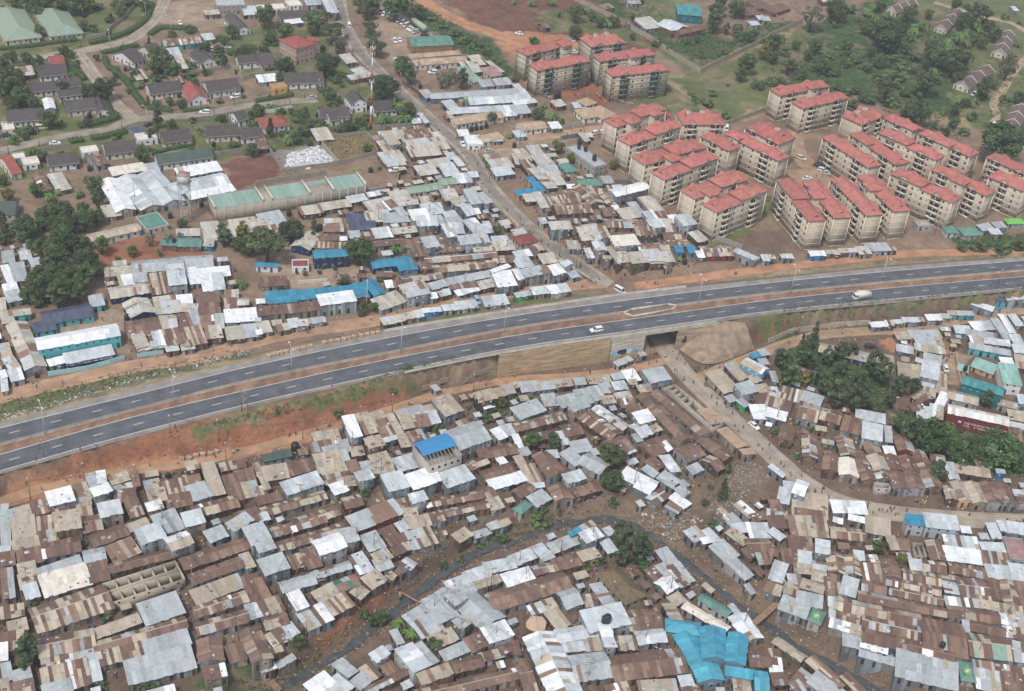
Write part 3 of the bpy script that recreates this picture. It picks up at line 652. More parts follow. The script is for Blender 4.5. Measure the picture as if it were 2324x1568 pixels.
# ------------------------------------------------------------------ roof survey: per tile, three eave corners (A B along the ridge, C across) + form, finish, storeys
ROOFS = """
#0,3
0,40 90,30 110,290 Mg1;95,20 305,-10 345,190 Mt1;300,0 490,-20 510,95 Mm1;490,-10 720,-40 745,75 Mt2;720,0 900,-30 945,95 Gr1;100,210 340,170 370,250 Mt1
345,130 520,95 540,200 Mm1;380,240 715,165 735,290 Gr1;140,300 370,260 410,380 Mr1;0,260 95,250 100,310 Mw1;0,320 130,300 145,410 Mr1;800,165 1110,55 1170,150 Gr1
1135,70 1325,-5 1365,55 Mt1;1220,112 1440,40 1508,160 Ml2;1505,195 1690,100 1745,215 Gw2;1840,125 2010,65 2080,155 Ml1;2020,40 2230,-40 2330,10 Mg2;2205,95 2340,45 2420,200 Mg2
1640,375 2215,170 2265,265 Gr1;1715,515 2160,350 2215,440 Gr1;2170,340 2260,310 2324,430 Mg1;1735,670 2150,500 2212,612 Mt1;1745,800 2210,668 2262,760 Gm1;1775,970 2220,820 2255,925 Gm1
2200,545 2340,510 2400,740 Mr1;2215,790 2340,770 2380,890 Mg1;1800,1110 1805,1325 2020,1290 Gr1;2050,1170 2200,1120 2240,1270 Mr1;1840,1370 2040,1320 2065,1460 Mx1;2180,1035 2290,1440 2460,1380 Gr1
990,430 1545,265 1565,345 Gr1;950,270 1190,175 1280,300 Mt1;745,300 940,270 975,390 Gg1;785,415 965,385 1005,545 Mr1;355,530 770,410 830,585 Mi1;340,460 715,335 750,405 Mg1
160,430 320,390 340,500 Mt1;165,520 330,480 350,600 Mm1;0,480 110,465 150,700 Mr1;200,620 330,585 370,700 Ml1;280,830 930,595 1015,805 Gm1;0,810 210,780 230,880 Mm1
70,950 240,900 255,1000 Mt1;0,1050 215,1015 230,1170 Mm1;0,1140 65,1135 70,1280 Mw1;350,1105 840,1000 860,1160 Gm1;380,1270 860,1150 880,1270 Mx1;370,1370 780,1280 830,1490 Mm1
385,1530 640,1450 660,1568 Mg1;780,1310 890,1290 940,1450 Ml1;850,1015 1245,860 1280,940 Mt1;1265,795 1600,660 1665,840 Mg1;860,1130 1660,890 1690,985 Gm1;1285,1112 1690,990 1725,1122 Mg1
890,1210 1270,1125 1310,1240 Mm1;1145,1320 1725,1145 1765,1340 Mg1;0,1330 90,1310 130,1450 Mg1;100,1390 270,1350 300,1450 Mg1;90,1500 300,1450 320,1568 Mm1;0,1470 80,1450 95,1560 Mt1
#0,2
0,1450 40,1445 80,1600 Mg1;60,1500 260,1450 300,1540 Mt1;255,1425 440,1380 470,1490 Mm1;415,1330 640,1275 680,1385 Mw2;655,1270 780,1245 840,1370 Mt1;775,1180 860,1160 905,1270 Mg1
860,1150 945,1145 985,1235 Mw1;815,1300 980,1250 1025,1310 Mw2;980,1190 1150,1150 1190,1220 Mt1;1020,1290 1190,1240 1205,1290 Mt1;1180,1150 1250,1140 1280,1260 Mt1;470,1470 620,1440 650,1520 Mm1
490,1530 830,1450 840,1560 Mt1;680,1395 820,1370 840,1440 Mt1;880,1440 1080,1405 1120,1510 Ml2;1035,1320 1230,1300 1240,1400 Mr1;1110,1410 1240,1380 1320,1520 Mm1;1300,1240 1440,1210 1470,1290 Mt1
1320,1440 1460,1400 1490,1470 Mw1;1460,1260 1680,1200 1700,1330 Mm1;1500,1370 1720,1330 1750,1430 Mr1;1330,1320 1490,1290 1520,1390 Mt1;1675,1065 1785,1045 1815,1110 Mt2;1665,1190 1810,1160 1840,1270 Mt1
1690,1290 1860,1230 1915,1350 Mg1;1815,1090 1940,1065 2050,1320 Mt1;2000,1200 2130,1180 2240,1380 Mm1;2130,1150 2300,1110 2330,1250 Mm1;2170,1270 2330,1220 2350,1340 Mt1;1760,1480 2130,1340 2150,1440 Gm1
1365,1560 1580,1500 1690,1640 Mg1;1640,1530 1820,1490 1870,1600 Ml2;2150,1540 2330,1450 2360,1560 Mr1;0,0 90,-20 110,100 Mx1;30,130 130,95 180,190 Mx1;60,220 180,200 230,300 Mw1
0,230 40,220 60,290 Mw1;0,290 60,285 80,400 Ml1;575,70 1000,0 1040,90 Ml1;425,130 570,95 600,155 Mw1;1230,0 1380,-20 1400,30 Mt1;1390,-10 1490,-15 1495,20 Mt1;1500,0 1610,-30 1620,30 Mt1;1640,-10 1760,-30 1770,20 Mt1
#0,1
55,1395 245,1790 425,1755 Gt1;325,1500 1040,1380 1085,1480 Gw2/turq;370,1275 815,1170 845,1290 Gk1/turq;290,1370 500,1330 515,1410 Mk1/turq;805,1130 930,1110 950,1190 Mg1/turq;100,1255 270,1235 285,1280 Mt1/turq
915,85 1050,360 1215,330 Gw1;1080,65 1260,345 1460,295 Gl1;1270,20 1475,290 1660,250 Gl1;1500,110 2000,5 2085,95 Gl1;1700,190 2090,100 2130,150 Mw1;910,310 1060,290 1110,370 Mt1
1215,400 1420,360 1550,470 Fn1;640,610 1225,455 1265,510 Gt1/cream;1600,515 1810,520 1820,570 Mt1;1480,570 1845,600 1830,680 Gn1/brick;1850,600 1950,605 1940,665 Mt1/blue;1825,470 2000,440 1990,580 Mt1
1990,500 2120,480 2140,570 Mt1;2100,450 2324,400 2330,500 Mt1;1205,810 1650,775 1665,870 Gg1;1645,765 1920,750 1940,850 Gg1;945,870 1190,850 1210,915 Mt1;1500,850 1660,840 1705,995 Ml2
1070,945 1200,920 1220,1000 Mw1;1200,915 1330,910 1350,980 Ml1;1330,930 1500,920 1560,1080 Mm1;1680,880 1780,870 1830,990 Mw1;1790,870 2070,860 2100,930 Mw1;1810,940 1920,930 1960,1055 Mw1
1930,930 2030,920 2040,1040 Ml1;985,1055 1340,995 1370,1080 Gt1/navy;0,720 110,715 150,800 Mg1;150,700 370,660 410,720 Mx1;165,720 270,710 300,770 Ml1;260,790 360,770 390,830 Mg1
0,860 70,850 145,990 Mw1;80,840 210,825 260,960 Mg1;20,1020 150,1000 170,1060 Mw1;45,1090 180,1060 200,1140 Ml1;1115,1185 1200,1315 1415,1270 Gt1/navy;1390,1180 1610,1170 1650,1260 Mt1
1600,1120 1740,1110 1755,1195 Mw1;1390,1140 1570,1110 1590,1165 Mt1;1765,1110 1960,1080 2000,1165 Gr1;1800,1200 1990,1180 2010,1290 Mr1;1640,1190 1800,1200 1790,1260 Mt1;1140,1370 1430,1310 1460,1450 Gr1
1440,1310 1590,1290 1620,1420 Gt1;1595,1300 1720,1270 1740,1380 Mr1;1705,1260 1800,1250 1830,1410 Mg1;1815,1310 1960,1300 1980,1390 Mr1;1950,1290 2030,1290 2040,1400 Mg1;1170,1455 1290,1430 1360,1568 Mt1
1340,1440 1470,1420 1500,1560 Mx1;1480,1440 1640,1410 1680,1540 Mm1;1640,1430 1830,1390 1870,1540 Mm1;1850,1400 2000,1390 2030,1500 Mt1;2045,1075 2170,1065 2160,1135 Mt1;2040,1150 2160,1140 2165,1235 Mm1
2160,1140 2260,1140 2260,1200 Gt1;2045,1260 2324,1230 2330,1330 Mw1;2050,1400 2200,1385 2210,1490 Mt1;2190,1385 2330,1370 2340,1470 Mg1;275,10 400,165 490,150 Gr1;430,30 560,10 650,130 Mt1;-80,260 185,255 130,375 Gq1
0,1150 60,1140 50,1230 Mt1;0,1270 110,1250 130,1340 Mt1
#1,1
395,320 580,280 600,345 Mt1;575,285 830,235 860,290 Mt1;820,225 975,190 1010,240 Ml1;0,390 210,355 290,440 Mg1;0,430 60,425 100,500 Mt1;0,500 200,470 220,540 Mm1
620,420 770,415 780,450 Mw1;610,470 790,465 795,525 Mt1;815,375 985,375 990,440 Mk1;850,445 1085,440 1095,510 Mk1;440,540 325,665 480,700 Gt1/navy;555,560 820,560 825,610 Gr1
530,625 830,640 830,690 Mm1;490,702 825,700 872,770 Gb2/navy;0,795 205,830 205,870 Gb1/white;325,790 475,785 480,855 Fp1/white;1035,810 1390,745 1415,815 Gb1/navy;1285,850 1460,825 1475,870 Mb1
85,1085 365,1060 380,1160 Mb1/grey;370,1085 880,1010 895,1090 Mb1/grey;860,1015 900,1150 1030,1135 Gb1/maroon;975,990 1065,1135 1175,1105 Gb1/navy;550,1115 870,1078 915,1165 Mw2;0,1230 560,1170 580,1240 Mr1
20,960 270,940 290,1010 Mr1;0,1150 80,1145 85,1180 Mw1;0,1360 110,1345 155,1430 Mt1;145,1340 230,1330 240,1370 Mt1;285,1335 380,1320 405,1385 Ml1;180,1390 290,1365 310,1415 Mt1
390,1340 470,1330 480,1380 Mt1;470,1330 620,1305 635,1345 Mg1;0,1430 50,1425 60,1460 Ml1;0,1320 40,1315 40,1345 Ml1;1015,290 1250,200 1290,290 Mt1;1210,190 1370,160 1440,270 Mt1
1000,360 1200,340 1220,400 Mt1;1150,280 1240,240 1280,310 Mm1;1365,150 1655,70 1680,130 Ge1;1655,60 1800,30 1820,90 Ge1;1790,20 1940,0 1950,70 Ml1;1925,0 2010,-10 2020,30 Ml1
1380,345 1540,330 1590,410 Mw2;1455,405 1640,390 1650,465 Mw2;1145,380 1390,360 1405,430 Mg1;990,380 1140,360 1160,430 Mt1;1230,330 1290,310 1370,370 Gl1;1370,250 1470,240 1475,280 Mt2
1490,230 1600,220 1620,290 Mt1;1480,300 1680,270 1700,350 Ml1;1670,170 1800,150 1850,230 Mt1;1750,240 1900,210 1950,250 Mt1;1660,130 1880,120 1900,180 Mm1;1890,165 1990,150 2050,260 Mg2
2010,195 2070,180 2140,255 Mg2;1805,300 1890,280 2000,370 Gl1;1960,330 2020,325 2045,365 Mw1;1690,370 1800,350 1870,420 Ml1;1730,420 1850,390 1880,460 Mg1;1620,400 1680,390 1725,450 Mg1
840,540 940,530 965,610 Mg1;955,550 1050,540 1080,600 Mm1;1040,515 1200,500 1250,575 Ml1;1230,510 1440,485 1465,530 Mt1;985,640 1280,595 1300,640 Gr1;1310,625 1490,600 1500,660 Mr1
1490,595 1620,580 1680,660 Mg2;1620,600 1710,585 1730,640 Mr1;1680,480 1770,470 1830,560 Ml2;1770,460 1870,460 1900,540 Ml1;1880,450 1990,420 2090,520 Ml1;1845,590 2090,540 2110,610 Mg2
1990,470 2120,480 2170,545 Ml1;1410,670 1540,650 1560,740 Mr1;1720,660 1860,645 1885,700 Mr1;1640,640 1720,660 1745,720 Mg1;1550,790 2150,690 2165,740 Gm1;1630,865 2145,775 2165,835 Gm1
2115,640 2324,610 2340,680 Mt1;1980,690 2110,670 2120,720 Mt1;2145,770 2324,740 2340,800 Gm1;1480,820 1600,800 1620,860 Mr1;1090,890 1230,900 1240,950 Gr1;1330,960 1660,895 1685,945 Gm1
1240,990 1320,980 1340,1030 Mr1;1165,985 1235,980 1255,1035 Mw1;1305,1030 1510,970 1560,1050 Mt2;1365,1095 1560,1045 1580,1085 Mg2;1040,1150 1270,1070 1370,1160 Mt1;1555,1010 1700,970 1750,1020 Mg1
1720,960 2120,890 2160,950 Mg1;1740,1010 1990,970 2010,1030 Mm1;1960,990 2160,950 2205,1020 Mt1;1570,1095 1640,1085 1650,1130 Mw1;1640,1080 1720,1065 1765,1105 Mt1;1700,1060 1760,1050 1765,1095 Ml1
1795,1070 1990,1025 2035,1065 Mw1;2110,870 2290,830 2324,870 Mw2;2170,910 2330,880 2340,1000 Mw2;1130,1330 1310,1285 1345,1330 Mt1;1310,1290 1430,1260 1460,1300 Mt1;1430,1260 1500,1245 1530,1290 Ml1
1510,1240 1670,1215 1680,1245 Ml1/blue;1690,1210 1830,1190 1845,1225 Ml1;1810,1185 1990,1155 2010,1195 Ml1;2055,1150 2260,1120 2290,1160 Ml1
#2,1
0,580 160,555 235,635 Hp1;200,650 270,650 310,700 Mt1;145,670 200,660 250,715 Mr1;0,720 150,700 195,745 Ml1;0,780 140,760 200,840 Ml1;250,755 370,745 400,800 Mt1
70,860 300,815 355,905 Mg2;300,815 420,795 505,905 Mw2;425,795 510,785 560,845 Ml2;490,890 570,880 625,935 Mg1;0,870 60,865 115,955 Mw2;0,1110 150,1085 195,1110 Mg1/green
165,1075 340,1050 375,1075 Ml1;340,1050 490,1025 510,1055 Ml1;20,530 110,500 120,560 Mt1;130,45 200,35 225,80 Mb1/yellow;170,90 260,80 300,155 Mb1/blue;100,150 220,140 235,180 Mb1/blue
20,165 100,160 130,205 Mb1/yellow;165,-30 300,150 385,130 Mt1;290,0 400,-10 500,90 Mt1;290,200 550,150 620,245 Gm1;100,205 190,190 215,245 Mt1;180,190 280,180 370,300 Mt1
385,300 680,255 710,345 Gm1;575,130 690,300 800,270 Gm1;640,140 760,130 830,220 Mm1;770,155 870,300 945,290 Gm1;590,70 790,50 820,110 Hn1;495,110 570,105 580,135 Mw1
790,45 900,30 915,85 Mg1;860,150 1180,95 1265,145 Gw2;1120,240 1260,220 1390,325 Mt1;1050,280 1130,270 1205,370 Mg1;900,300 960,295 985,335 Mw1;960,350 1100,310 1155,390 Mt1
820,330 920,320 945,380 Mm1;1310,370 1440,340 1460,400 Mr1;1175,360 1270,345 1345,420 Ml2;1230,440 1350,420 1385,480 Ml2;1415,395 1490,380 1530,440 Mw1;1480,400 1600,380 1680,455 Ml2
845,430 1210,420 1225,490 Gm1;1110,495 1280,490 1310,555 Mm2;1355,430 1450,430 1490,530 Mt1;330,450 520,430 555,495 Mt2;240,420 300,405 325,450 Ml1;595,515 760,495 800,590 Mt2
750,500 850,490 895,575 Mt2;630,480 760,465 785,500 Mt1;540,490 630,485 640,550 Mr1;890,585 1110,565 1160,640 Mi2;1140,650 1400,630 1420,690 Gm1;1360,550 1530,540 1555,600 Gm1
1370,620 1580,605 1600,660 Gm1;900,550 1090,545 1100,570 Mr1;700,620 790,740 890,720 Gl2;820,745 900,735 910,790 Mg2;630,680 700,670 770,775 Mw1;480,610 600,610 640,700 Mt1
945,730 1040,720 1060,800 Mt1;1050,740 1200,720 1240,820 Mt1;1000,830 1090,810 1110,860 Mt1;1180,710 1330,700 1370,790 Mt1;1245,790 1370,780 1380,830 Mt1;1350,720 1440,710 1475,800 Mt1
1370,830 1440,820 1460,870 Mm1;870,680 920,670 985,845 Mt1;1475,670 1550,665 1560,720 Mb1;1590,665 1660,655 1670,720 Mb1;1665,715 1730,710 1755,760 Mw1;1700,680 1960,655 1995,740 Gm1/maroon
1975,720 2200,800 2265,770 Ml1;1590,550 1690,530 1790,600 Mt1;2265,745 2330,740 2340,790 Ml1
#3,1
0,745 60,740 70,775 Mt1;110,740 170,735 185,770 Ml1;165,740 220,735 235,770 Ml1;370,715 505,705 525,745 Mw1/blue;510,705 600,698 620,730 Mt1;590,710 640,700 650,735 Mt1
635,690 720,685 740,720 Mt1;725,690 790,685 805,715 Mt1;795,680 900,665 935,725 Mt1;885,650 1120,625 1155,690 Mg1;1320,430 1450,420 1490,480 Ft1;1590,490 1700,487 1725,545 Hn1
1715,500 1880,492 1950,565 Hn1;1885,475 2000,460 2070,505 Mg1;1995,515 2090,510 2125,550 Ml1;2020,455 2120,450 2175,495 Mg1;2145,425 2300,415 2335,460 Hz1;925,1365 1060,1345 1085,1385 Mw1
1065,1345 1130,1340 1140,1380 Mm1;1115,1340 1220,1330 1245,1360 Ml1;1220,1320 1350,1305 1365,1345 Ml1;1355,1315 1430,1310 1440,1345 Mm1;1435,1295 1555,1280 1575,1325 Mw1;1560,1285 1640,1275 1655,1310 Mg1
1640,1265 1850,1245 1860,1280 Mg1/turq;1810,1180 2050,1150 2085,1215 Mw1;2045,1140 2130,1130 2160,1200 Mk1/turq;2120,1140 2324,1115 2340,1180 Ml1;1145,1450 1270,1440 1305,1500 Mt1;1280,1440 1540,1420 1570,1480 Mg1
1330,1500 1500,1490 1530,1560 Mg1;1490,1500 1580,1495 1590,1560 Mt1;1690,1390 1830,1385 1850,1450 Ml1;1800,1430 2070,1460 2080,1510 Mg1;1815,1355 2010,1350 2080,1420 Ml1;1830,1490 1940,1490 1960,1560 Mw1
1960,1500 2190,1520 2200,1568 Ml1;2040,1340 2110,1330 2200,1500 Mg1;2095,1295 2160,1290 2250,1440 Mw1;2175,1290 2250,1285 2324,1380 Ml1;2200,1480 2290,1470 2324,1560 Ml1
#2,2
-20,340 50,322 78,368 Mt1;65,335 240,312 265,395 Mg1;250,340 370,320 395,380 Mg1;365,320 530,285 550,350 Mt1;555,300 655,290 680,345 Mg1;675,285 760,275 790,335 Mt1
775,280 880,265 900,320 Mt1;890,260 1010,240 1050,290 Ml1;1005,240 1110,210 1160,300 Mw1;785,355 880,335 930,410 Mg1;905,340 1020,320 1050,385 Ml1;685,390 780,365 850,470 Mg1
1060,310 1130,305 1140,345 Mt1;560,420 680,395 745,510 Mg1;405,475 560,430 610,515 Mg1;250,450 380,440 435,530 Mg1;0,575 220,480 300,572 Mg1;500,542 650,487 710,545 Mg2
1190,240 1370,195 1440,295 Mg2;1130,370 1240,345 1280,405 Mt1;910,145 1060,100 1110,130 Mg1;1150,70 1200,50 1215,80 Mt1;810,470 920,450 940,510 Mt1;920,440 1060,420 1110,480 Mx1
960,490 1100,480 1130,550 Mr1;1010,550 1150,540 1230,620 Mr1;1155,465 1510,885 1625,840 Gr1;1320,430 1670,845 1755,795 Gr1;1690,590 1800,730 1915,690 Mo1;1860,770 2040,940 2135,900 Mo1
2070,950 2100,1010 2200,975 Mo1;735,575 1000,775 1065,735 Gx1;605,650 880,870 990,800 Gm1;1090,620 1230,580 1305,665 Mw2;1055,740 1160,690 1275,795 Gl1;1075,810 1140,800 1200,860 Mg1
1230,720 1300,690 1365,755 Mt1;0,715 440,605 490,665 Gm1;430,735 585,695 645,795 Gr1;210,800 330,775 340,830 Mr1;410,790 480,770 515,880 Mw1;0,820 60,810 110,920 Mw1
0,910 40,900 60,960 Mr1;520,890 680,850 730,940 Mg1;450,985 530,920 645,1030 Mg1;700,950 760,935 805,980 Mg1;605,1065 800,1180 890,1085 Gg1;805,890 960,815 1120,920 Gr1
1010,930 1080,890 1120,950 Ml1;1165,915 1320,815 1435,930 Gr1;1205,1060 1290,1000 1380,1080 Mr1;1335,1005 1440,1160 1530,1140 Mw1;1485,950 1635,870 1740,985 Gr1;1720,1040 1800,1000 1940,1100 Gm1
1690,865 1920,1055 1995,1005 Gr1;1575,1110 1680,1065 1745,1120 Mg1;205,1000 325,1215 475,1170 Gr1;310,960 410,945 430,1010 Mg1;50,940 140,920 175,980 Mg1;0,1010 80,1000 150,1080 Mt1
60,1100 200,1080 290,1220 Mm1;0,1180 80,1130 120,1210 Mw1;450,1170 620,1130 680,1200 Ml2;0,1320 140,1240 215,1310 Gr1;140,1380 270,1300 355,1385 Mg1;0,1480 120,1400 200,1460 Hn1
170,1250 290,1240 300,1280 Ml1;345,1290 385,1465 545,1420 Gr1;530,1305 760,1240 815,1305 Mr1;975,1200 1045,1100 1180,1165 Mw1;1110,1290 1180,1170 1320,1230 Mw1;1170,1130 1230,1085 1340,1150 Mg1
1320,1210 1390,1130 1520,1220 Mg1;1510,1240 1560,1210 1610,1260 Mg1;1470,1310 1540,1270 1620,1330 Mg1;1430,1390 1490,1330 1615,1420 Mw1;1230,1390 1330,1300 1410,1370 Gx1;1385,1470 1430,1420 1550,1470 Mg1
1130,1420 1170,1385 1200,1440 Ml1;1770,265 1905,215 2050,370 Mt1;1925,180 2030,150 2090,200 Mt1;1970,240 2080,200 2170,270 Mt1;2095,165 2265,262 2315,205 Gw2/sky;2150,80 2250,60 2280,95 Mb1
2235,130 2310,110 2330,160 Ml1;2240,50 2300,20 2330,70 Ml1;2030,370 2160,310 2230,390 Mg2;2140,290 2220,260 2270,310 Mt1;2230,380 2324,330 2340,430 Mt1;2200,460 2324,420 2350,510 Mr1
2165,560 2324,530 2350,640 Mw1;1935,470 2000,435 2040,485 Mg1;2030,510 2090,480 2170,525 Mg1/green;1820,1520 1900,1470 2000,1550 Mx1;2010,1460 2100,1400 2240,1500 Mx1;2150,1540 2280,1500 2324,1560 Mm1
#1,2
1610,485 1760,440 1868,570 Mt2;1580,370 1630,350 1675,390 Mg1;1990,440 2135,390 2180,470 Mt2;2140,400 2230,375 2270,440 Mt1;2225,370 2330,345 2350,420 Mt1;2055,535 2140,510 2160,550 Mw1
775,662 885,646 975,808 Mw2;885,630 1010,605 1050,665 Mt1;1010,620 1140,600 1190,660 Mt1;935,700 1050,680 1110,780 Mt1;1065,690 1190,670 1280,820 Mm1;1255,590 1500,540 1560,640 Mt1
1500,540 1620,520 1660,600 Mt1;1300,640 1400,620 1430,730 Mt1;1400,650 1560,620 1580,720 Mm1;1540,610 1640,590 1670,690 Ml1;1190,640 1260,620 1340,800 Mt1;980,850 1120,815 1170,895 Mt2
1155,850 1270,820 1280,840 Ml1;1280,820 1390,800 1430,900 Mt1;1375,790 1500,760 1540,840 Mm1;520,805 745,757 760,840 Mt1;490,885 700,850 730,930 Mm1;600,930 830,880 870,950 Mg1
700,870 830,850 850,900 Mx1;520,1000 700,960 740,1060 Mt1;715,965 820,945 855,1030 Mg1;855,930 970,915 990,985 Mt1;540,1050 700,1040 720,1140 Mt1;820,1060 910,1040 950,1130 Mg1
580,1120 800,1060 840,1140 Mt1;610,1190 840,1140 870,1220 Mm1;885,1155 1030,1125 1085,1200 Ml2;935,1060 1030,1050 1060,1120 Mg1;660,1270 790,1225 845,1305 Mw1;790,1200 890,1180 910,1260 Mt1
40,990 300,920 325,990 Gq1;50,1110 270,1080 310,1190 Mt1;275,1085 490,1025 545,1115 Mr1;228,1250 543,1140 606,1240 Ml2;0,1080 30,1070 100,1290 Mt1;0,1290 80,1270 110,1340 Mm1
0,1390 220,1320 245,1390 Mr1;0,1470 600,1330 650,1400 Gm1;385,1570 720,1450 765,1530 Gm1;0,1540 100,1510 130,1568 Ml1;770,1390 930,1355 980,1450 Gm1;825,1550 1240,1398 1335,1520 Mg1/maroon
1135,1180 1320,1145 1395,1280 Ml2;1340,1175 1545,1122 1640,1240 Mw2;1560,1125 1640,1115 1680,1220 Mw2;1650,1165 1890,1092 1985,1205 Ml2;1240,1030 1450,975 1520,1080 Ml1;1720,790 1990,690 2115,845 Gg2
1895,1080 2060,1000 2110,1060 Gm1;2020,970 2330,870 2350,960 Gr1;2040,1150 2280,1060 2330,1150 Gr1;2120,1240 2324,1150 2350,1230 Mw1;2130,770 2210,740 2280,820 Mw1;2230,740 2324,705 2340,790 Ml1
2180,1030 2240,1000 2280,1050 Mw1;1380,1350 1520,1320 1565,1395 Ml2;1545,1400 2040,1320 2065,1390 Gm1;1560,1520 2080,1420 2110,1480 Gm1;2080,1400 2200,1370 2260,1460 Mt1;2040,1310 2130,1280 2190,1360 Gr1
1040,1350 1130,1335 1180,1410 Mr1;1270,1400 1370,1380 1410,1470 Mr1;1330,1480 1460,1470 1480,1560 Mt1;1010,1000 1180,970 1240,1050 Mt1;1050,1080 1240,1060 1260,1140 Mt1
#1,3
-40,70 60,40 145,165 Mg2;-20,225 140,190 192,260 Mg2;130,95 600,-45 640,30 Gm1;185,240 760,30 795,110 Gm1;505,210 745,130 825,255 Gw2;730,110 890,80 945,190 Mg2
940,160 1090,115 1180,250 Mg1;1130,110 1240,65 1330,210 Mr1;1255,50 1340,20 1400,90 Ml1;1300,150 1575,65 1640,215 Mx1;1330,0 1560,-30 1600,60 Mt1;1225,280 1340,220 1390,280 Mr1
1050,330 1180,265 1240,350 Mt1;1060,380 1200,340 1250,440 Mg1;1155,510 1230,480 1300,560 Mt1;1290,400 1370,350 1470,470 Mx1;1240,460 1310,440 1370,520 Mt1;1750,110 1900,75 1990,210 Mt1
1960,90 2110,40 2135,150 Mg1;2080,20 2190,-10 2240,100 Mg1;2180,0 2290,-20 2330,80 Mt1;1580,0 1700,-30 1720,20 Mm1;10,388 235,315 312,440 Mg2;290,350 410,310 450,420 Mm1
400,300 520,260 600,420 Mr1;215,595 510,495 545,585 Gg1;500,490 835,390 868,455 Gg1;840,350 965,305 1070,460 Mx1;710,580 890,505 940,600 Gv1;495,670 690,590 780,680 Mt1
270,690 390,655 490,780 Mw2;375,875 595,770 700,940 Mx1;600,770 800,680 900,830 Mm1;930,540 1090,480 1210,630 Mt1;820,670 940,620 1060,710 Mt1;0,560 70,530 125,700 Mr1
20,770 200,700 260,820 Mr1;0,770 30,765 60,880 Ml1;40,900 250,840 310,950 Gr1;65,1060 320,950 410,1040 Mx1;110,1050 280,990 330,1090 Mm1;125,1180 230,1150 250,1220 Mm1
0,1050 60,1030 150,1300 Mr1;160,1260 330,1190 375,1320 Mg1;30,1320 170,1300 190,1380 Mx1;1725,590 1890,500 1930,580 Ml1;1880,500 2080,420 2130,510 Ml1;2080,420 2330,340 2350,430 Ml1
1505,750 1720,612 1790,690 Gg1;1555,775 1720,690 1825,865 Mg1;1705,700 1820,640 1920,720 Mg2;1820,780 2060,1030 2235,900 Gg1;1790,640 1960,590 2010,660 Mg1;1940,590 2190,510 2230,570 Mt1
2210,520 2310,490 2400,600 Mw1;2060,1010 2260,910 2324,1040 Mw2;1330,890 1510,780 1610,880 Mg1;1390,950 1605,880 1725,1000 Mx1;1775,930 1880,880 1955,950 Mg2;1555,1080 1770,990 1840,1090 Mt1
1665,1210 1880,1120 1940,1200 Mg1;1885,1100 2020,1040 2095,1150 Mr1;1225,1030 1290,1005 1340,1120 Mg1;1245,1195 1440,1395 1605,1335 Mw2;1450,1400 1740,1330 1805,1415 Mt2;1025,1230 1150,1160 1220,1230 Ml2
1120,1340 1230,1300 1300,1370 Mr1;1420,1170 1510,1120 1650,1280 Mg1;685,1325 835,1455 925,1390 Mg1;920,1370 1030,1320 1150,1420 Mx1;860,1480 960,1390 1050,1470 Mg1;440,1510 620,1385 715,1485 Mw1
610,1540 740,1400 860,1520 Ml1;930,1555 1340,1375 1385,1430 Gr1;1310,1500 1390,1465 1430,1510 Ml1;1765,1325 2035,1215 2055,1320 Gr1;2020,1230 2220,1180 2250,1250 Mx1;2210,1190 2330,1110 2350,1180 Gr1
1620,1560 2324,1330 2350,1420 Gr1;1430,1560 1600,1520 1650,1600 Mr1
#2,3
-240,690 440,490 540,630 Gr1;-40,355 160,270 225,350 Ml1;160,265 290,395 395,345 Ml1;315,235 570,135 640,210 Mg1;500,125 610,75 650,115 Mb1;595,75 720,25 770,60 Mx1
600,140 760,80 835,160 Mw2;805,220 890,180 950,280 Ml1;830,100 890,65 930,130 Ml1;-40,500 150,440 215,550 Mw1;190,450 370,380 400,460 Gm1;360,385 570,320 620,420 Gr1
580,310 750,265 815,340 Mt1;755,500 1030,785 1220,700 Hu1;690,605 835,785 945,765 Mg1;385,665 545,620 655,770 Gg1;630,855 985,765 1070,935 Mw2;775,955 845,1168 950,1160 Mw2
385,1015 790,955 835,1070 Gl1;440,1110 830,1060 845,1170 Mt1;465,1150 640,1110 660,1180 Ml1;90,1090 370,1600 650,1560 Gj1;500,1260 830,1225 925,1440 Gg1;865,1265 1500,1190 1590,1390 Gr1
1040,855 1320,810 1355,975 Gm1;1105,1035 1360,1000 1410,1115 Gl1;940,1080 1110,1070 1140,1180 Mm1;1285,590 1400,530 1520,620 Gw1;1280,300 1400,280 1540,400 Mg1;1200,480 1300,430 1420,540 Mr1
1300,440 1400,390 1480,470 Mg1;1400,450 1520,410 1665,550 Mx1;1440,560 1560,520 1620,590 Mx1;1360,500 1440,470 1500,540 Mx1;1305,770 1480,910 1610,930 Mt1;1390,720 1510,680 1600,740 Mg1
1525,825 1945,1010 2005,965 Gi1;1695,725 1945,912 1992,858 Gn1;1725,610 1760,585 1840,650 Mt1;1405,925 1720,935 1700,1050 Hb1/concrete;1700,985 1720,1275 1965,1295 Gb1;1935,1010 1965,1295 2150,1360 Gb1
1495,1065 1610,1380 1800,1320 Gb1/concrete;1635,1340 1690,1500 1930,1470 Gb1;1930,1330 2190,1380 2200,1470 Mb1;2190,1380 2324,1390 2340,1568 Gb1;1965,900 2130,1120 2280,1080 Gj1;1950,800 2000,785 2130,890 Mg1
1545,155 1670,75 1770,165 Mx1;1740,120 1800,80 1900,200 Ml1;1790,280 1920,190 2060,320 Mg1;1710,190 1780,160 1810,210 Mw1;1950,430 2040,365 2195,500 Mg1;1830,300 1930,260 2040,380 Mg1
1955,140 2010,70 2145,190 Mt1;1880,0 2000,-30 2150,60 Mg1;2000,60 2150,30 2180,110 Ml1;2140,60 2324,40 2340,160 Ml1;2120,200 2330,170 2350,290 Gr1;2080,290 2140,260 2210,340 Mr1
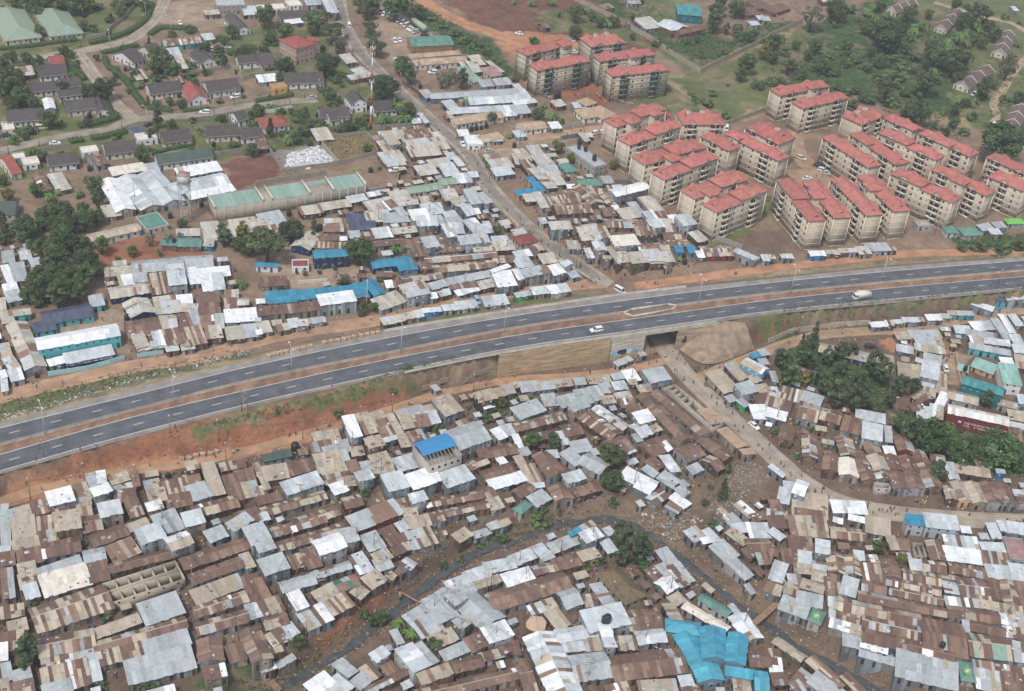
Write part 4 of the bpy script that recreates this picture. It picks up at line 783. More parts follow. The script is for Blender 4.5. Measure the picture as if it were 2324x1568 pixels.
2220,330 2330,310 2350,400 Mr1;2190,460 2240,430 2300,490 Mr1;2090,620 2140,590 2230,660 Mg1;1150,1500 1480,1450 1500,1568 Mt1;840,1530 1040,1480 1080,1568 Mm1;1515,1440 1630,1410 1650,1500 Ml1
1530,1530 1690,1500 1720,1568 Mr1;2140,1210 2330,1200 2350,1340 Gr1;2010,1470 2160,1460 2170,1568 Mt1;0,1120 60,1110 80,1230 Mr1;0,1300 120,1280 250,1568 Gr1;640,700 760,690 800,790 Mm1
130,800 360,730 420,800 Mx1;310,870 420,800 510,950 Mt1
#3,3
0,0 150,-40 170,60 Mr1;0,130 50,80 155,150 Ml1;0,230 60,220 70,330 Mm1;0,280 50,290 30,390 Mr1;185,0 350,-20 370,140 Mt1;350,0 530,0 555,160 Mm1
560,85 860,110 880,205 Gm1;175,160 390,180 420,300 Mr1;425,190 560,210 575,320 Ml2;120,290 280,280 300,400 Mr1;275,300 400,310 400,420 Ml1;240,420 400,410 390,490 Mt1
405,390 530,400 530,480 Gg1;395,460 530,460 525,570 Gt1;60,390 188,425 135,575 Ml1;0,580 150,620 110,700 Mt1;180,520 300,510 310,600 Mg1;165,590 300,610 270,700 Mr1
310,545 515,600 505,690 Gt1;270,680 505,700 490,800 Mg1;145,705 400,780 345,905 Ml1;405,805 522,855 475,1005 Hn1;540,330 535,505 695,500 Gm1;700,340 705,500 845,520 Gm1
785,300 880,300 875,375 Ml1;870,330 980,340 1020,400 Mx1;860,430 1030,420 1030,570 Mr1;525,525 665,520 650,690 Mm1;670,520 810,570 815,720 Ml1;1020,385 1045,540 1200,540 Gr1
850,560 1070,590 1075,690 Gr1;1055,535 1560,620 1560,690 Gm1;1110,625 1580,700 1580,780 Gm1;828,652 1600,825 1612,910 Gr1;545,715 620,720 620,800 Ml1;620,725 1370,868 1375,980 Gm1
560,815 630,820 620,895 Ml1;630,830 870,870 860,960 Mm1;570,910 860,980 850,1060 Mx1;865,885 1375,985 1375,1105 Gm1;690,1010 855,1020 830,1190 Mg1;865,1000 1190,1060 1180,1180 Gr1
850,1100 1090,1170 1085,1235 Mw1;1180,1200 1720,1320 1720,1540 Mg1;835,1175 1190,1250 1185,1340 Mg1;1200,1090 1280,1090 1270,1190 Mm1;1270,1110 1690,1200 1690,1330 Gr1;1230,475 1560,505 1565,605 Gm1
1275,370 1400,380 1425,470 Ml1;1410,390 1610,405 1615,495 Gm1;1435,215 1475,385 1610,395 Gr1;1595,165 1890,175 1920,280 Mx1;1600,270 1930,290 1945,400 Mw1;1920,225 2130,230 2170,320 Ml1
1935,300 2170,320 2195,430 Mm1;1975,430 2180,435 2210,550 Ml1;1640,410 1960,450 1975,540 Gm1;1570,510 1600,680 1745,690 Mx1;1710,540 1970,560 2020,760 Gm1;1985,550 2040,740 2140,750 Gr1
2100,560 2150,755 2290,775 Gr1;1600,700 2030,760 2060,830 Mx1;1625,790 2080,850 2110,960 Gr1;2035,770 2310,800 2320,880 Mt1;1830,930 2140,990 2155,1080 Gr1;1770,930 1830,940 1830,1030 Mg1
1390,920 1770,960 1800,1250 Gr1;1785,1045 2150,1090 2215,1290 Ga1;1715,1290 1850,1310 1895,1495 Hn1;1870,1300 2324,1360 2340,1480 Mm1;1890,1370 2150,1400 2160,1568 Mx1;2150,1400 2330,1430 2340,1568 Mm1
2200,430 2330,430 2340,580 Ml1;2250,590 2340,590 2350,780 Mr1;2105,870 2330,900 2340,990 Mx1;2140,990 2330,1000 2340,1090 Mx1;2190,1120 2330,1140 2340,1300 Mx1;1255,-25 1415,-30 1420,45 Mb2/grey
1415,-30 1710,-20 1730,80 Ml2/grey;1990,60 2080,50 2120,160 Ml1;2080,30 2130,25 2165,100 Mw1/blue;2150,40 2330,45 2340,125 Ml1;2165,180 2330,180 2340,370 Fh1;900,0 1120,20 1100,140 Mt1
1170,190 1280,200 1300,290 Mt1;1080,170 1160,160 1185,270 Mt1;1165,320 1290,315 1310,370 Ml1;740,-30 920,0 910,40 Mw1;40,1130 300,1300 350,1250 Gt1;0,1190 100,1200 140,1330 Mx1
15,1340 135,1340 135,1400 Mw1;20,1410 150,1400 180,1500 Mr1;190,1500 300,1360 420,1430 Mr1;330,1330 420,1270 720,1470 Mm1;370,1510 450,1390 720,1568 Mg1;640,1460 720,1420 940,1568 Mm1
180,1500 280,1470 360,1560 Mg1
#3,2
0,390 90,375 110,460 Mt1;120,375 330,415 300,510 Mm1;325,410 500,470 480,550 Mg1;0,460 220,510 205,590 Mm1;0,570 180,610 160,680 Mw1;0,240 60,240 110,320 Mg1
300,515 480,555 440,695 Gm1;490,560 665,620 655,725 Gm1;690,630 860,685 840,810 Mr1;800,575 1060,630 1065,710 Ml1;870,700 1050,730 1030,860 Ml2;1060,740 1125,745 1130,870 Mg1
95,690 130,865 250,910 Gr1;290,810 330,1020 458,1035 Gm1;495,850 600,870 600,900 Mt1;480,945 530,1140 650,1185 Gr1;640,840 640,1010 775,1000 Gm1;630,1010 660,1180 830,1215 Gi1
780,970 830,1240 945,1220 Gr1;880,900 920,1020 1035,1000 Gr1;920,1010 955,1150 1090,1130 Gt1;950,1150 970,1220 1100,1220 Gx1;1040,915 1140,915 1165,985 Mw1;1060,1000 1095,1140 1215,1135 Gr1
1095,1140 1130,1320 1270,1320 Gr1;1140,820 1180,960 1325,970 Gr1/maroon;1190,1010 1220,1150 1360,1150 Gr1;1225,1150 1275,1310 1425,1320 Gr1;1320,960 1360,1130 1470,1120 Gm1;1370,1130 1430,1300 1575,1300 Gr1
1470,980 1600,1000 1605,1055 Gm1;1600,1065 1690,1070 1735,1200 Ml1;1710,1090 2010,1120 2015,1190 Mt1;1865,1030 2000,1045 2035,1105 Mm1;2065,1120 2150,1125 2160,1160 Mg1/blue;1570,1260 1640,1400 1735,1420 Gt1
1645,1230 1745,1420 1865,1430 Gt1/peach;1770,1240 1870,1440 2000,1445 Gt1;1910,1240 2000,1440 2135,1450 Gr1;2050,1240 2135,1440 2260,1460 Gr1;2225,1310 2324,1310 2330,1350 Ml1;2230,1350 2280,1440 2380,1440 Mm1
480,-20 1025,90 1020,170 Gt1/navy;1030,90 1150,100 1140,200 Mt1;1180,0 1330,10 1310,60 Ml1;1340,0 1600,10 1600,60 Mt1;1430,80 1590,100 1560,170 Mg1;1350,120 1560,160 1550,190 Ml1
1190,170 1400,190 1390,300 Mt1;1410,180 1570,210 1540,300 Ml2;1395,290 1520,320 1510,380 Ml1;1540,270 1640,280 1610,420 Mt1;1420,380 1550,400 1500,470 Mt1;1320,460 1390,540 1500,480 Gm1
1160,470 1300,480 1260,570 Mr1;1265,545 1360,495 1415,560 Gr1;1560,420 1640,450 1610,550 Mw1;1360,560 1480,560 1460,650 Ml1;1480,540 1600,560 1580,660 Mx1;1640,400 1905,460 1900,540 Gt1/concrete
240,180 400,230 380,270 Mr1;1775,270 2150,390 2130,470 Gc2/teal;1885,105 2090,185 2050,265 Mn1/peach;2105,170 2270,180 2295,350 Mn2/white;1720,160 1820,190 1825,250 Mn1/peach;1840,0 2200,30 2190,70 Mg1/turq
2110,115 2220,110 2230,165 Mw1;2240,90 2330,100 2340,200 Mt1;2220,0 2324,0 2340,60 Ml1;2095,490 2270,520 2260,570 Mt1/concrete;2270,450 2330,450 2330,520 Ml1/sky;2180,590 2330,600 2340,680 Mt1
2190,690 2330,710 2330,760 Ml1;2185,750 2300,760 2310,860 Mr1;0,1110 40,1080 165,1160 Ml1;135,1230 230,1240 240,1300 Ml1;265,1215 375,1250 330,1365 Gw2;110,1290 220,1310 190,1430 Ml1
330,1350 540,1380 545,1520 Mt1;560,1400 870,1430 915,1530 Mw1;0,1410 100,1400 140,1490 Mr1;0,1490 180,1500 170,1560 Mx1;220,1400 330,1410 330,1500 Mt1;220,1480 540,1500 545,1568 Mm1
#0,0
265,85 470,330 780,300 He1;-150,80 60,370 405,340 He1;330,605 590,585 618,680 Gd1;425,520 560,510 600,590 Gf1;245,770 520,735 540,810 Gd1;525,725 700,700 735,780 Gd1
505,830 720,800 745,860 Gd1;580,930 840,890 870,980 Gd1;840,895 860,1030 975,1010 Gd1;50,1010 380,985 400,1090 Gd1;130,620 280,610 320,670 Mt1;360,895 440,985 530,985 Gw1
1055,480 1140,430 1285,540 Gd1;1255,440 1340,395 1470,480 Gd1;1325,785 1610,730 1650,820 Gd1;1850,755 2130,700 2165,800 Gd1;1650,800 1690,930 1875,895 Gf1;1700,490 1820,580 1985,555 Gd1
2150,525 2330,490 2340,560 Gd1;2005,150 2150,280 2290,265 Gd1;1475,370 1790,330 1820,385 Gm1/turq;1820,315 1920,305 1960,350 Ml1;1480,450 1610,440 1660,500 Ml1;1570,520 1640,515 1720,610 Mt1
1850,100 1980,90 1995,120 Mt1;2205,70 2324,60 2330,120 Ml1;2090,1030 2180,1000 2245,1080 Gd1;1850,1150 2150,1130 2170,1230 Gd1;2165,1180 2324,1150 2340,1240 Gd1;1445,1210 1700,1165 1735,1270 Gd1
1150,1155 1270,1140 1330,1190 Gk1;925,1310 1210,1265 1245,1370 Gd1;1400,1420 1890,1330 1930,1420 Gq1/white;415,1420 690,1380 720,1480 Gd1;770,1420 880,1390 975,1475 Gr1;180,1435 330,1420 370,1480 Fi1/white
720,1340 870,1320 900,1370 Fi1/white;1230,1220 1400,1190 1420,1250 Fi1/white;990,1530 1290,1480 1330,1540 Mi1;1300,1500 1420,1480 1450,1540 Ml1;-30,1420 60,1400 190,1568 Gf1;0,1110 110,1100 140,1170 Fi1/cream
100,1390 220,1370 230,1430 Fi1;1185,660 1280,640 1340,700 Mt1;1525,700 1640,685 1680,740 Mr1;1955,0 2215,-20 2220,40 Fg2/concrete;1600,1540 1960,1460 2000,1530 Mw1
#1,0
0,50 240,30 270,75 Fi1/white;280,10 390,-10 400,40 Fi1/white;450,10 610,0 620,35 Mg1;620,0 710,-10 725,100 Ml2;200,120 480,90 490,150 Gd1;260,190 400,170 420,200 Mw1
205,360 385,312 540,400 Hf3/mansion;460,350 540,335 585,370 Hf3/mansion;0,490 130,480 160,580 Gd1;235,680 590,655 615,750 Gd1;0,690 170,670 205,725 Mw1;120,760 250,745 290,790 Fh1/yellow
800,865 860,945 1010,925 Gd2;1040,930 1240,905 1270,1000 Gd1;560,990 830,970 850,1060 Gd1;620,1030 700,1010 750,1085 Gd1;0,1080 230,1040 310,1130 Hf1;0,1170 40,1160 60,1250 Gd1
0,1270 90,1260 105,1340 Mr1;490,1180 640,1165 710,1250 Mt1;860,640 960,610 1050,660 Ml1;820,690 1000,660 1050,690 Mt1;760,510 850,490 910,550 Mt1;1380,345 1745,315 1785,400 Gn2/ochre
1375,510 1820,440 1840,480 Gy1/cream;1430,560 1880,490 1900,545 Gy1/cream;1930,520 2040,500 2110,570 Mt1;1850,575 1990,560 2050,640 Mt1/blue;2050,625 2160,600 2235,670 Mh1;2090,570 2130,560 2250,640 Mt1
1800,620 1900,610 2080,730 Me1;2030,745 2280,700 2310,750 Mg1;1610,880 2330,770 2345,820 Gg1;1940,900 2330,830 2345,900 Gl1;1690,930 1780,910 1850,980 Mt1;1790,1010 2330,930 2340,970 Ml1
1760,1075 2190,1000 2255,1065 Gy1;1480,830 1560,815 1620,870 Mt1/blue;1710,1020 1780,1010 1800,1060 Mt1;1825,1185 1920,1178 1940,1225 Mw1;1890,1230 2030,1225 2060,1310 Fw1/white;2000,1240 2200,1205 2265,1250 My1
2110,1235 2200,1225 2240,1270 Ml1;2200,985 2330,960 2345,1030 Ml1;1125,1210 1330,1180 1350,1240 Mt1;1330,1190 1590,1165 1600,1200 Mm1;1150,1215 1240,1190 1290,1290 Mg2;1320,1240 1600,1210 1620,1260 Mm1
1600,1210 1660,1200 1690,1250 Ml1;1370,1290 1700,1240 1740,1330 Mt1;1390,1350 1640,1300 1660,1380 Mt1;1110,1400 1300,1370 1360,1450 Mt1;1160,1430 1320,1400 1350,1480 Mt1;1050,1240 1110,1225 1130,1260 Mh1
1100,1290 1180,1280 1250,1370 Mt1;1575,1470 1740,1420 1760,1480 Mt1;1720,1400 1790,1385 1830,1430 Mt1;1440,1520 1600,1490 1650,1560 Mt1;1660,1500 1790,1480 1850,1568 Ml1;1790,1440 1850,1430 1890,1490 Ml1
2060,1410 2200,1390 2240,1440 Mt1/green;2110,1470 2280,1430 2330,1500 Mt1;2140,1540 2300,1510 2340,1568 Ml1;1410,1080 1490,1070 1500,1110 Ml1;1480,1040 1520,1030 1560,1100 Ml1
#2,0
0,770 60,765 105,800 Ml1;0,830 120,810 180,890 Ml1;0,920 200,895 230,925 Mw1;0,970 130,950 165,1010 Mg1;350,925 440,905 490,950 Mt1;545,940 600,930 625,970 Ml1
590,920 680,885 765,935 Hy1;580,1000 720,970 790,1050 Hy1;690,1000 800,945 930,1040 Hy1;25,1120 260,1090 325,1160 Gy1;330,1115 420,1105 450,1155 Mw1;0,1195 90,1185 140,1230 Ml1
610,1220 660,1210 705,1265 Mt1;660,1215 710,1205 740,1235 Mt1;10,1370 110,1350 185,1440 Mt1;125,1340 250,1320 300,1420 Mt1;190,1430 320,1400 390,1500 Mt1;250,1530 400,1500 430,1568 Ml1
80,1470 170,1450 240,1568 Mm1;0,1400 30,1400 70,1480 Mt1;505,1330 610,1300 850,1490 Fg2/concrete;410,1490 520,1475 605,1550 Hn1;800,60 870,30 915,60 Mm1;1530,58 1745,50 1690,125 Mc2/teal
1320,225 1480,290 1600,245 Gl1/brick;1480,290 1700,215 1755,250 Gr1/brick;1155,190 1260,140 1310,225 Mt1;1030,190 1070,180 1100,220 Mr1;240,220 300,205 340,245 Gr1;2150,20 2250,-10 2330,50 Mr1/brick
2090,100 2200,60 2220,110 Mr1/brick;2145,200 2220,190 2250,220 Ml1;2220,150 2280,140 2300,170 Ml1;2270,160 2330,150 2340,180 Ml1;1030,-10 1150,-20 1160,20 Mr1
#3,0
1990,465 2140,300 2290,330 Gs1;1730,770 1890,585 2020,640 Gs1;1520,250 1660,85 1775,120 Gs1;1115,90 1220,-20 1310,30 Gs1;2085,1165 2235,960 2390,1000 Gs1;0,90 100,20 170,60 Mr1/brick;460,-10 560,-20 600,10 Gt1;2210,65 2250,60 2270,90 Ml1
"""
# apartment slabs: back eave A-B, front corner C; g = green trim, c = cream trim
FLATS = """
#2,0
5,440 460,362 575,412 g;145,580 640,500 722,552 g;595,335 930,305 1058,395 g;728,495 1230,435 1308,492 g;845,635 1360,575 1428,632 g;850,1098 1290,940 1390,1000 c
975,1265 1420,1095 1520,1155 c;1480,1020 1870,1020 1950,1135 c;2270,1095 2582,1250 2419,1312 c;1800,1200 2085,1330 1985,1365 c;2020,1170 2509,1420 2420,1460 c;1125,1435 1615,1248 1722,1335 c;1260,1568 1770,1395 1880,1450 c
#2,1
1535,160 2010,-20 2145,65 c;1745,295 2180,100 2300,170 c
#3,0
50,825 460,710 530,762 c;235,935 630,820 715,872 c;655,1050 890,968 1085,1050 c;1130,1040 1425,1168 1335,1195 c;1430,1180 1945,1375 1850,1410 c;1060,1190 1625,1410 1540,1445 c
610,1215 1035,1495 915,1520 c;840,1195 1295,1475 1180,1495 c;2060,1390 2480,1560 2380,1600 c
#3,1
1560,-70 2095,160 1985,200 c;1180,-10 1795,215 1685,260 c;2090,-15 2450,110 2330,160 c;225,72 532,430 370,440 c;470,65 765,400 600,408 c;700,40 1050,380 905,388 c;945,12 1292,340 1150,350 c
"""
TOWERS = {(2,0):[(475,392,0),(1105,490,3),(1085,1085,5),(1290,1015,5),(1620,1320,11),(2040,1225,10),(1470,1430,11)],(2,1):[(1800,165,13),(2050,40,13)],
          (3,0):[(400,770,15),(905,1275,22),(1310,1150,18),(1620,1290,19)],(3,1):[(455,190,28),(960,125,30),(1750,65,24)]}

TREES = """
#0,0
40,760,130o,130,800,90y,30,560,70o,160,690,70o,110,510,55o,240,530,60o,350,560,60o,580,460,60o,650,490,40o,700,570,40s,925,820,100O,570,780,55o,450,1080,90o,1450,540,110o,1400,610,70o,1560,630,90o,1430,1060,70c,1560,1130,50o,1290,1400,80o,2110,290,60o
680,40,90o,780,30,80y,300,20,80o,430,20,90o,550,40,90o,150,30,80o,1100,60,80s,990,180,50s,1200,20,70s,80,930,60o,180,880,80o,300,930,60o,1390,740,50b,1270,760,60b,780,820,55o,960,900,30s,2220,470,60o,2160,490,50o,1030,190,40s,880,60,60s
#1,0
90,140,100o,130,330,60w,260,270,80o,560,180,120f,700,280,110f,520,260,60o,705,330,50c,760,400,90g,640,590,110O,380,450,40c,270,580,60o,1000,90,80f,1050,40,80o,1270,50,130o,1040,240,70f,1060,330,70f,1090,430,80f,940,30,80f,1340,600,80w,1400,700,60o
1160,810,120O,1100,760,70o,1690,720,70g,1760,700,60g,1870,720,65e,660,860,70o,740,900,40o,430,1060,75o,430,1190,50o,130,1170,50c,300,1260,80b,1170,1080,90b,1350,1080,80b,1300,960,90b,1380,1010,90o,970,1160,50b,1010,1350,45o,2140,1070,50o,1120,1530,25s,20,990,50o,2300,1230,40b
1480,110,70o,1600,160,60s,1700,230,60s,1800,300,60s,1900,370,60s,2000,420,60s,2100,480,60s,2180,560,50s,1960,600,50s
#2,0
580,130,70o,680,100,50b,730,150,45o,570,290,65o,860,200,60b,430,120,50b,200,370,60s,180,30,40b,370,20,50b,20,20,30b,1850,170,90e,1830,240,60o,2040,80,80o,1900,20,60o,2130,590,85o,2080,680,60o,2290,480,60y,2290,380,40s,1830,850,50s,1640,880,50s,1700,930,60s
1780,950,60s,2230,780,60s,1960,770,25s,1940,1050,50s,30,720,45s,380,1050,80b,240,1040,60o,420,1330,60o,540,1430,50y,920,1500,40y,430,1110,50s,290,960,40b,1950,260,40e,2180,300,50s,1750,310,50s,2060,250,50s
#3,0
400,170,95g,630,100,105O,60,380,75o,250,405,45o,430,430,62o,720,415,58o,1110,330,145O,1020,50,60o,1280,120,75o,960,60,70b,900,110,60b,1000,170,70b,1080,130,60b,1330,270,90b,1400,230,70b,1300,340,60b,1500,340,60b,1650,400,80b,1750,350,90b,1640,470,70b
1810,300,60b,1880,240,60b,1800,480,60b,1460,130,45o,1780,200,80o,1910,110,130f,1710,40,50o,2060,320,60o,1700,580,120O,1730,700,60o,1520,530,110o,1960,810,75e,2180,620,90g,1700,1000,65o,1080,800,120f,1340,1030,120O,2130,1310,190O,2270,890,60b,1750,900,60b
1850,940,50b,1500,640,60b,190,590,80f,370,500,50o,50,520,60o,700,590,60s,1240,480,80s,1330,520,80s,1150,540,70s,1250,620,80s,1000,560,60o,900,620,70s,1020,700,70s,1180,700,80s,1450,750,120f,1250,840,80s,1100,930,80s,900,900,80s,780,820,70s,1350,850,80s
600,660,60s,500,560,60s,420,620,60s,330,660,60g,650,940,60s,760,960,70s,1850,1060,60s,1780,1200,60s,1500,1150,50s,560,520,50s,820,500,60s,940,470,50o,100,740,60s,30,750,60s,150,480,60s
#0,1
320,150,70o,70,200,70y,440,220,60b,520,170,50b,710,190,60b,850,100,80o,890,240,70e,230,480,100o,390,450,80o,40,490,70c,600,480,110O,560,620,130O,760,430,100o,870,400,80o,750,320,60o,740,640,70o,920,660,80o,500,790,120O,420,940,110o,620,930,130O,760,950,110o
330,1060,120o,860,880,70o,520,1050,120O,660,1070,110o,250,1120,70o,1360,610,50g,1200,710,55y,1070,790,30o,1450,720,35g,1540,620,50g,1630,590,45g,1650,470,50o,2030,570,80e,2200,520,60Y,2250,660,100O,2150,650,60o,2200,1000,70b,20,600,60o,0,420,60c
#1,1
320,530,110O,380,570,60o,525,470,45c,520,570,40c,100,650,170f,60,600,120f,940,720,125O,1260,690,70b,780,970,75g,575,900,22o,445,910,28o,715,865,22o,740,825,20o,695,830,20o,600,860,18o,1080,1220,45o,970,1230,55o,950,1270,40o,465,835,20o,370,905,15o,2190,525,40o
#2,1
1520,780,40b
#3,1
430,1450,55c,320,1510,30c,2130,690,90s,2250,660,90s,1900,670,80s,1760,680,60s,250,1440,30s
#2,2
190,860,90o,380,870,75e,920,1010,110o,850,940,60o,920,1230,105O,1970,1120,35c,1920,1310,65c,1750,1420,40o,920,1430,50s,1800,1290,30s,300,1480,40s,230,1530,60s,430,1520,30s,30,480,40s
#3,2
350,90,110o,540,100,70e,660,60,80o,760,60,60o,140,130,70o,200,270,100o,140,310,60Y,340,310,55Y,440,280,60e,520,350,80o,660,240,80o,640,430,110e,840,320,90e,830,470,110e,960,180,90o,1050,250,90o,1200,380,90o,1010,560,80o,1100,500,60o,1340,380,60o,1990,490,60o
1500,830,170w,1300,760,120o,1700,950,110w,1830,920,110w,2100,940,160w,2300,1000,90o,1550,1150,80e,270,1010,40s,240,710,30s,380,760,40s,660,990,30s,70,780,50s,1200,700,90o,1950,960,100o,2250,1100,60s
#0,3
250,1200,110e,230,1330,80e,960,900,55s,750,240,45s,300,780,40s,330,1560,50s,1300,1540,60s,940,1520,50s,1430,1540,60s
#1,2
740,610,50s,1000,1340,50s,2230,520,50y,2130,580,60s,2100,660,60s,1660,760,60s,200,600,30s,1250,310,40s,1380,280,40s
#1,3
1060,930,60o,1150,890,75o,1290,960,80b,1400,1050,80b,380,1120,70o,1630,1150,70o,430,1040,40s,1850,370,50s,2030,240,50s,1700,430,60s,2230,180,70s,970,870,50s,570,1240,20s
#2,3
1010,180,110e,1170,280,120e,1000,350,80e,1200,430,60w,800,390,60s,680,460,50s,260,40,90s,1820,50,50s,1650,1510,60s,1440,1540,60s,1850,470,25s
#3,3
1010,260,75o,1210,370,55y,1690,190,50s,1380,250,40s
"""
VEH = """
#0,0
1635,215,25,40,sedan,w;1860,1030,-1,-.03,suv,w;2135,890,-1,.15,suv,w;2060,435,1,.15,sedan,g;1920,455,.6,1,sedan,w;500,1310,1,-.1,sedan,w;380,1170,1,-.1,van,c;50,1240,1,-.1,sedan,k;1350,1140,1,-.3,sedan,k
#1,0
845,240,-.2,-1,van,w;512,892,1,-.15,sedan,g;1150,110,-1,.9,truck,w;1165,138,-1,.9,van,w;1212,148,-1,.8,van,w;1245,162,-1,.8,van,y;1300,195,-1,.5,pickup,w;1335,215,-1,.6,van,w;1365,240,-1,.6,van,c;1395,265,-1,.5,sedan,w;1417,278,-1,.5,sedan,w;1447,300,-1,.4,suv,g
1095,75,1,.1,truck,c;1262,382,.5,1,suv,w;1305,372,.5,1,sedan,w;1265,560,-.5,-1,pickup,w;1665,620,1,-.25,suv,k;1605,668,-1,.05,suv,w;1875,1318,.6,1,sedan,w;2118,1380,1,-.2,sedan,g;1255,1558,-1,.1,suv,w;1530,325,1,-.1,sedan,k
#2,0
62,312,-1,-.2,sedan,w;545,372,1,.5,sedan,g;570,482,1,0,sedan,w;815,1208,1,-.1,sedan,w;742,1224,-1,.3,suv,w;1370,1085,.1,1,van,w;1415,1078,.2,1,van,r;1945,1178,0,1,van,w
#3,0
1870,862,1,-.6,pickup,w;2055,1140,1,-.5,suv,w;300,1446,1,.4,suv,c;455,1520,1,.3,suv,k;495,1558,1,.3,suv,w
#3,1
355,58,1,-.15,sedan,w;520,12,1,.2,sedan,g;835,1142,-1,.09,truck,w;2295,1218,1,-.15,sedan,k
#1,1
1115,198,-1,.05,suv,g;285,640,-.5,1,suv,g;2005,1175,.5,1,suv,b
#2,1
975,1080,.75,.75,van,w;765,1440,-1,.16,suv,w
#2,2
2195,738,.75,.6,sedan,w
#3,2
1608,215,-.3,-1,sedan,w;925,22,1,-.1,suv,k
"""
# ------------------------------------------------------------------ roof finishes
RUST=(.158,.096,.072); RUST2=(.235,.15,.108); TANS=(.43,.37,.285); TAN2=(.355,.30,.23); ZINC=(.40,.43,.44); ZINC2=(.345,.37,.375); PALE=(.50,.535,.55); WHITE=(.72,.73,.74)
PAL = {
 'r':[(.66,RUST),(.26,RUST2),(.05,TAN2),(.02,ZINC2),(.01,WHITE)], 'm':[(.40,RUST),(.24,RUST2),(.29,TANS),(.055,ZINC2),(.015,WHITE)],
 't':[(.56,TANS),(.28,TAN2),(.08,ZINC2),(.07,RUST2),(.01,PALE)], 'g':[(.66,ZINC),(.27,ZINC2),(.04,TANS),(.03,RUST2)],
 'l':[(.7,PALE),(.24,ZINC),(.05,WHITE),(.01,TANS)], 'w':[(.86,WHITE),(.12,PALE),(.02,TANS)], 'x':[(.24,ZINC),(.2,RUST),(.26,TANS),(.15,PALE),(.15,WHITE)],
 'j':[(.5,WHITE),(.3,PALE),(.1,RUST2),(.1,TANS)], 'i':[(1,(.66,.61,.53))], 'o':[(1,(.42,.30,.205))], 'v':[(.4,RUST2),(.25,(.42,.10,.07)),(.2,(.05,.17,.11)),(.15,ZINC)],
 'a':[(.42,RUST),(.26,TANS),(.32,(.24,.37,.29))], 'b':[(1,(.035,.22,.37))], 'n':[(1,(.115,.24,.195))], 'c':[(1,(.06,.26,.26))], 'k':[(1,(.075,.09,.135))],
 'q':[(1,(.085,.115,.1))], 'e':[(1,(.25,.33,.245))], 'z':[(1,(.17,.46,.09))], 'd':[(1,(.095,.08,.078))], 's':[(1,(.165,.12,.105))], 'f':[(1,(.30,.095,.075))],
 'p':[(1,(.24,.075,.07))], 'h':[(1,(.36,.215,.2))], 'u':[(1,(.175,.135,.08))], 'y':[(1,(.43,.32,.215))]}
PW = {'r':'rust-brown','m':'rust and tan streaked','t':'weathered tan','g':'grey zinc','l':'pale silver','w':'bright white','x':'patchwork','j':'white and grey patched','i':'cream','o':'bare timber',
 'v':'red and green patched','a':'rust and green patched','b':'blue','n':'green','c':'teal','k':'navy','q':'dark green','e':'pale green','z':'lime green','d':'dark tiled','s':'brown tiled','f':'red tiled','p':'maroon','h':'pinkish','u':'olive brown','y':'sandy tan'}
WALLC = dict(turq=(.10,.42,.46), navy=(.02,.035,.09), blue=(.05,.2,.42), cream=(.62,.56,.43), white=(.70,.69,.66), brick=(.27,.12,.09), maroon=(.20,.045,.045), grey=(.38,.41,.44), concrete=(.37,.34,.30),
 sky=(.16,.45,.60), green=(.03,.28,.10), yellow=(.62,.36,.06), ochre=(.36,.20,.08), teal=(.01,.17,.18), peach=(.55,.33,.22), mansion=(.44,.33,.26))
def pick(pal):
    x = random.random(); 
    for w, c in PAL[pal]:
        if x < w: return c
        x -= w
    return PAL[pal][0][1]
def sheet_proto():
    n = 12; V = []; 
    for k in range(n + 1):
        z = .03 if k % 2 else 0.0
        V += [(k / n, 0, z), (k / n, 1, z)]
    F = [(2*k, 2*k+2, 2*k+3, 2*k+1) for k in range(n)]
    return mesh_np('roof_sheet', V, F, [m_['sheet']])
SHEET = sheet_proto()
MASS = MB()                          # the far and small shacks, countless: one object
MASS_MATS = [m_['sheet_mass'], m_['wall_panel_mass'], m_['plaster_mass']]
MIDX = {'sheet': 0, 'wall_panel': 1, 'plaster': 2, 'block': 2, 'wood': 2, 'roof_tile': 2, 'concrete': 2, 'dark': 2, 'metal': 2, 'glass': 2}
def emit(pieces, root=None):
    for p in pieces:
        name, kind = p[0], p[1]
        if root is not None:
            loc = root.location
            if kind == 'sheet':
                M = p[2].copy(); M.translation = M.translation - loc
                mkobj(name, SHEET, root, color=p[3], M=M)
            elif kind == 'inst':
                M = p[2].copy(); M.translation = M.translation - loc
                mkobj(name, p[4], root, color=p[3], M=M)
            else:
                V = np.asarray(p[2]) - np.array(loc)
                mkobj(name, mesh_np(name, V, p[3], [m_[p[5]]]), root, color=p[4])
        else:
            if kind == 'sheet':
                A = np.array(p[2]); V = np.array([(0,0,.02),(1,0,.02),(1,1,.02),(0,1,.02)]); MASS.add(V @ A[:3,:3].T + A[:3,3], [(0,1,2,3)], p[3], 0)
            elif kind == 'inst':
                MASS.add(xf(p[2], BOXV), BOXF, p[3], 2)
            else: MASS.add(p[2], p[3], p[4], MIDX[p[5]])
def rect_from(c, r, pts, h):
    A, B, C = (np.array(GT(c, r, x, y, h)) for x, y in pts)
    u = (B - A)[:2]; v = (C - B)[:2]; a = u / max(np.linalg.norm(u), 1e-6)
    per = np.array([-a[1], a[0]]); s = 1.0 if v @ per > 0 else -1.0
    vb = v / max(np.linalg.norm(v), 1e-6); b = np.array([vb[1], -vb[0]]) * s
    e = a + b; e /= np.linalg.norm(e); w = np.array([-e[1], e[0]]) * s
    L = max(abs(u @ e), 2.0); W = max(abs(v @ w), 1.8); ctr = (A + C)[:2] / 2
    return ctr, e, w, L, W
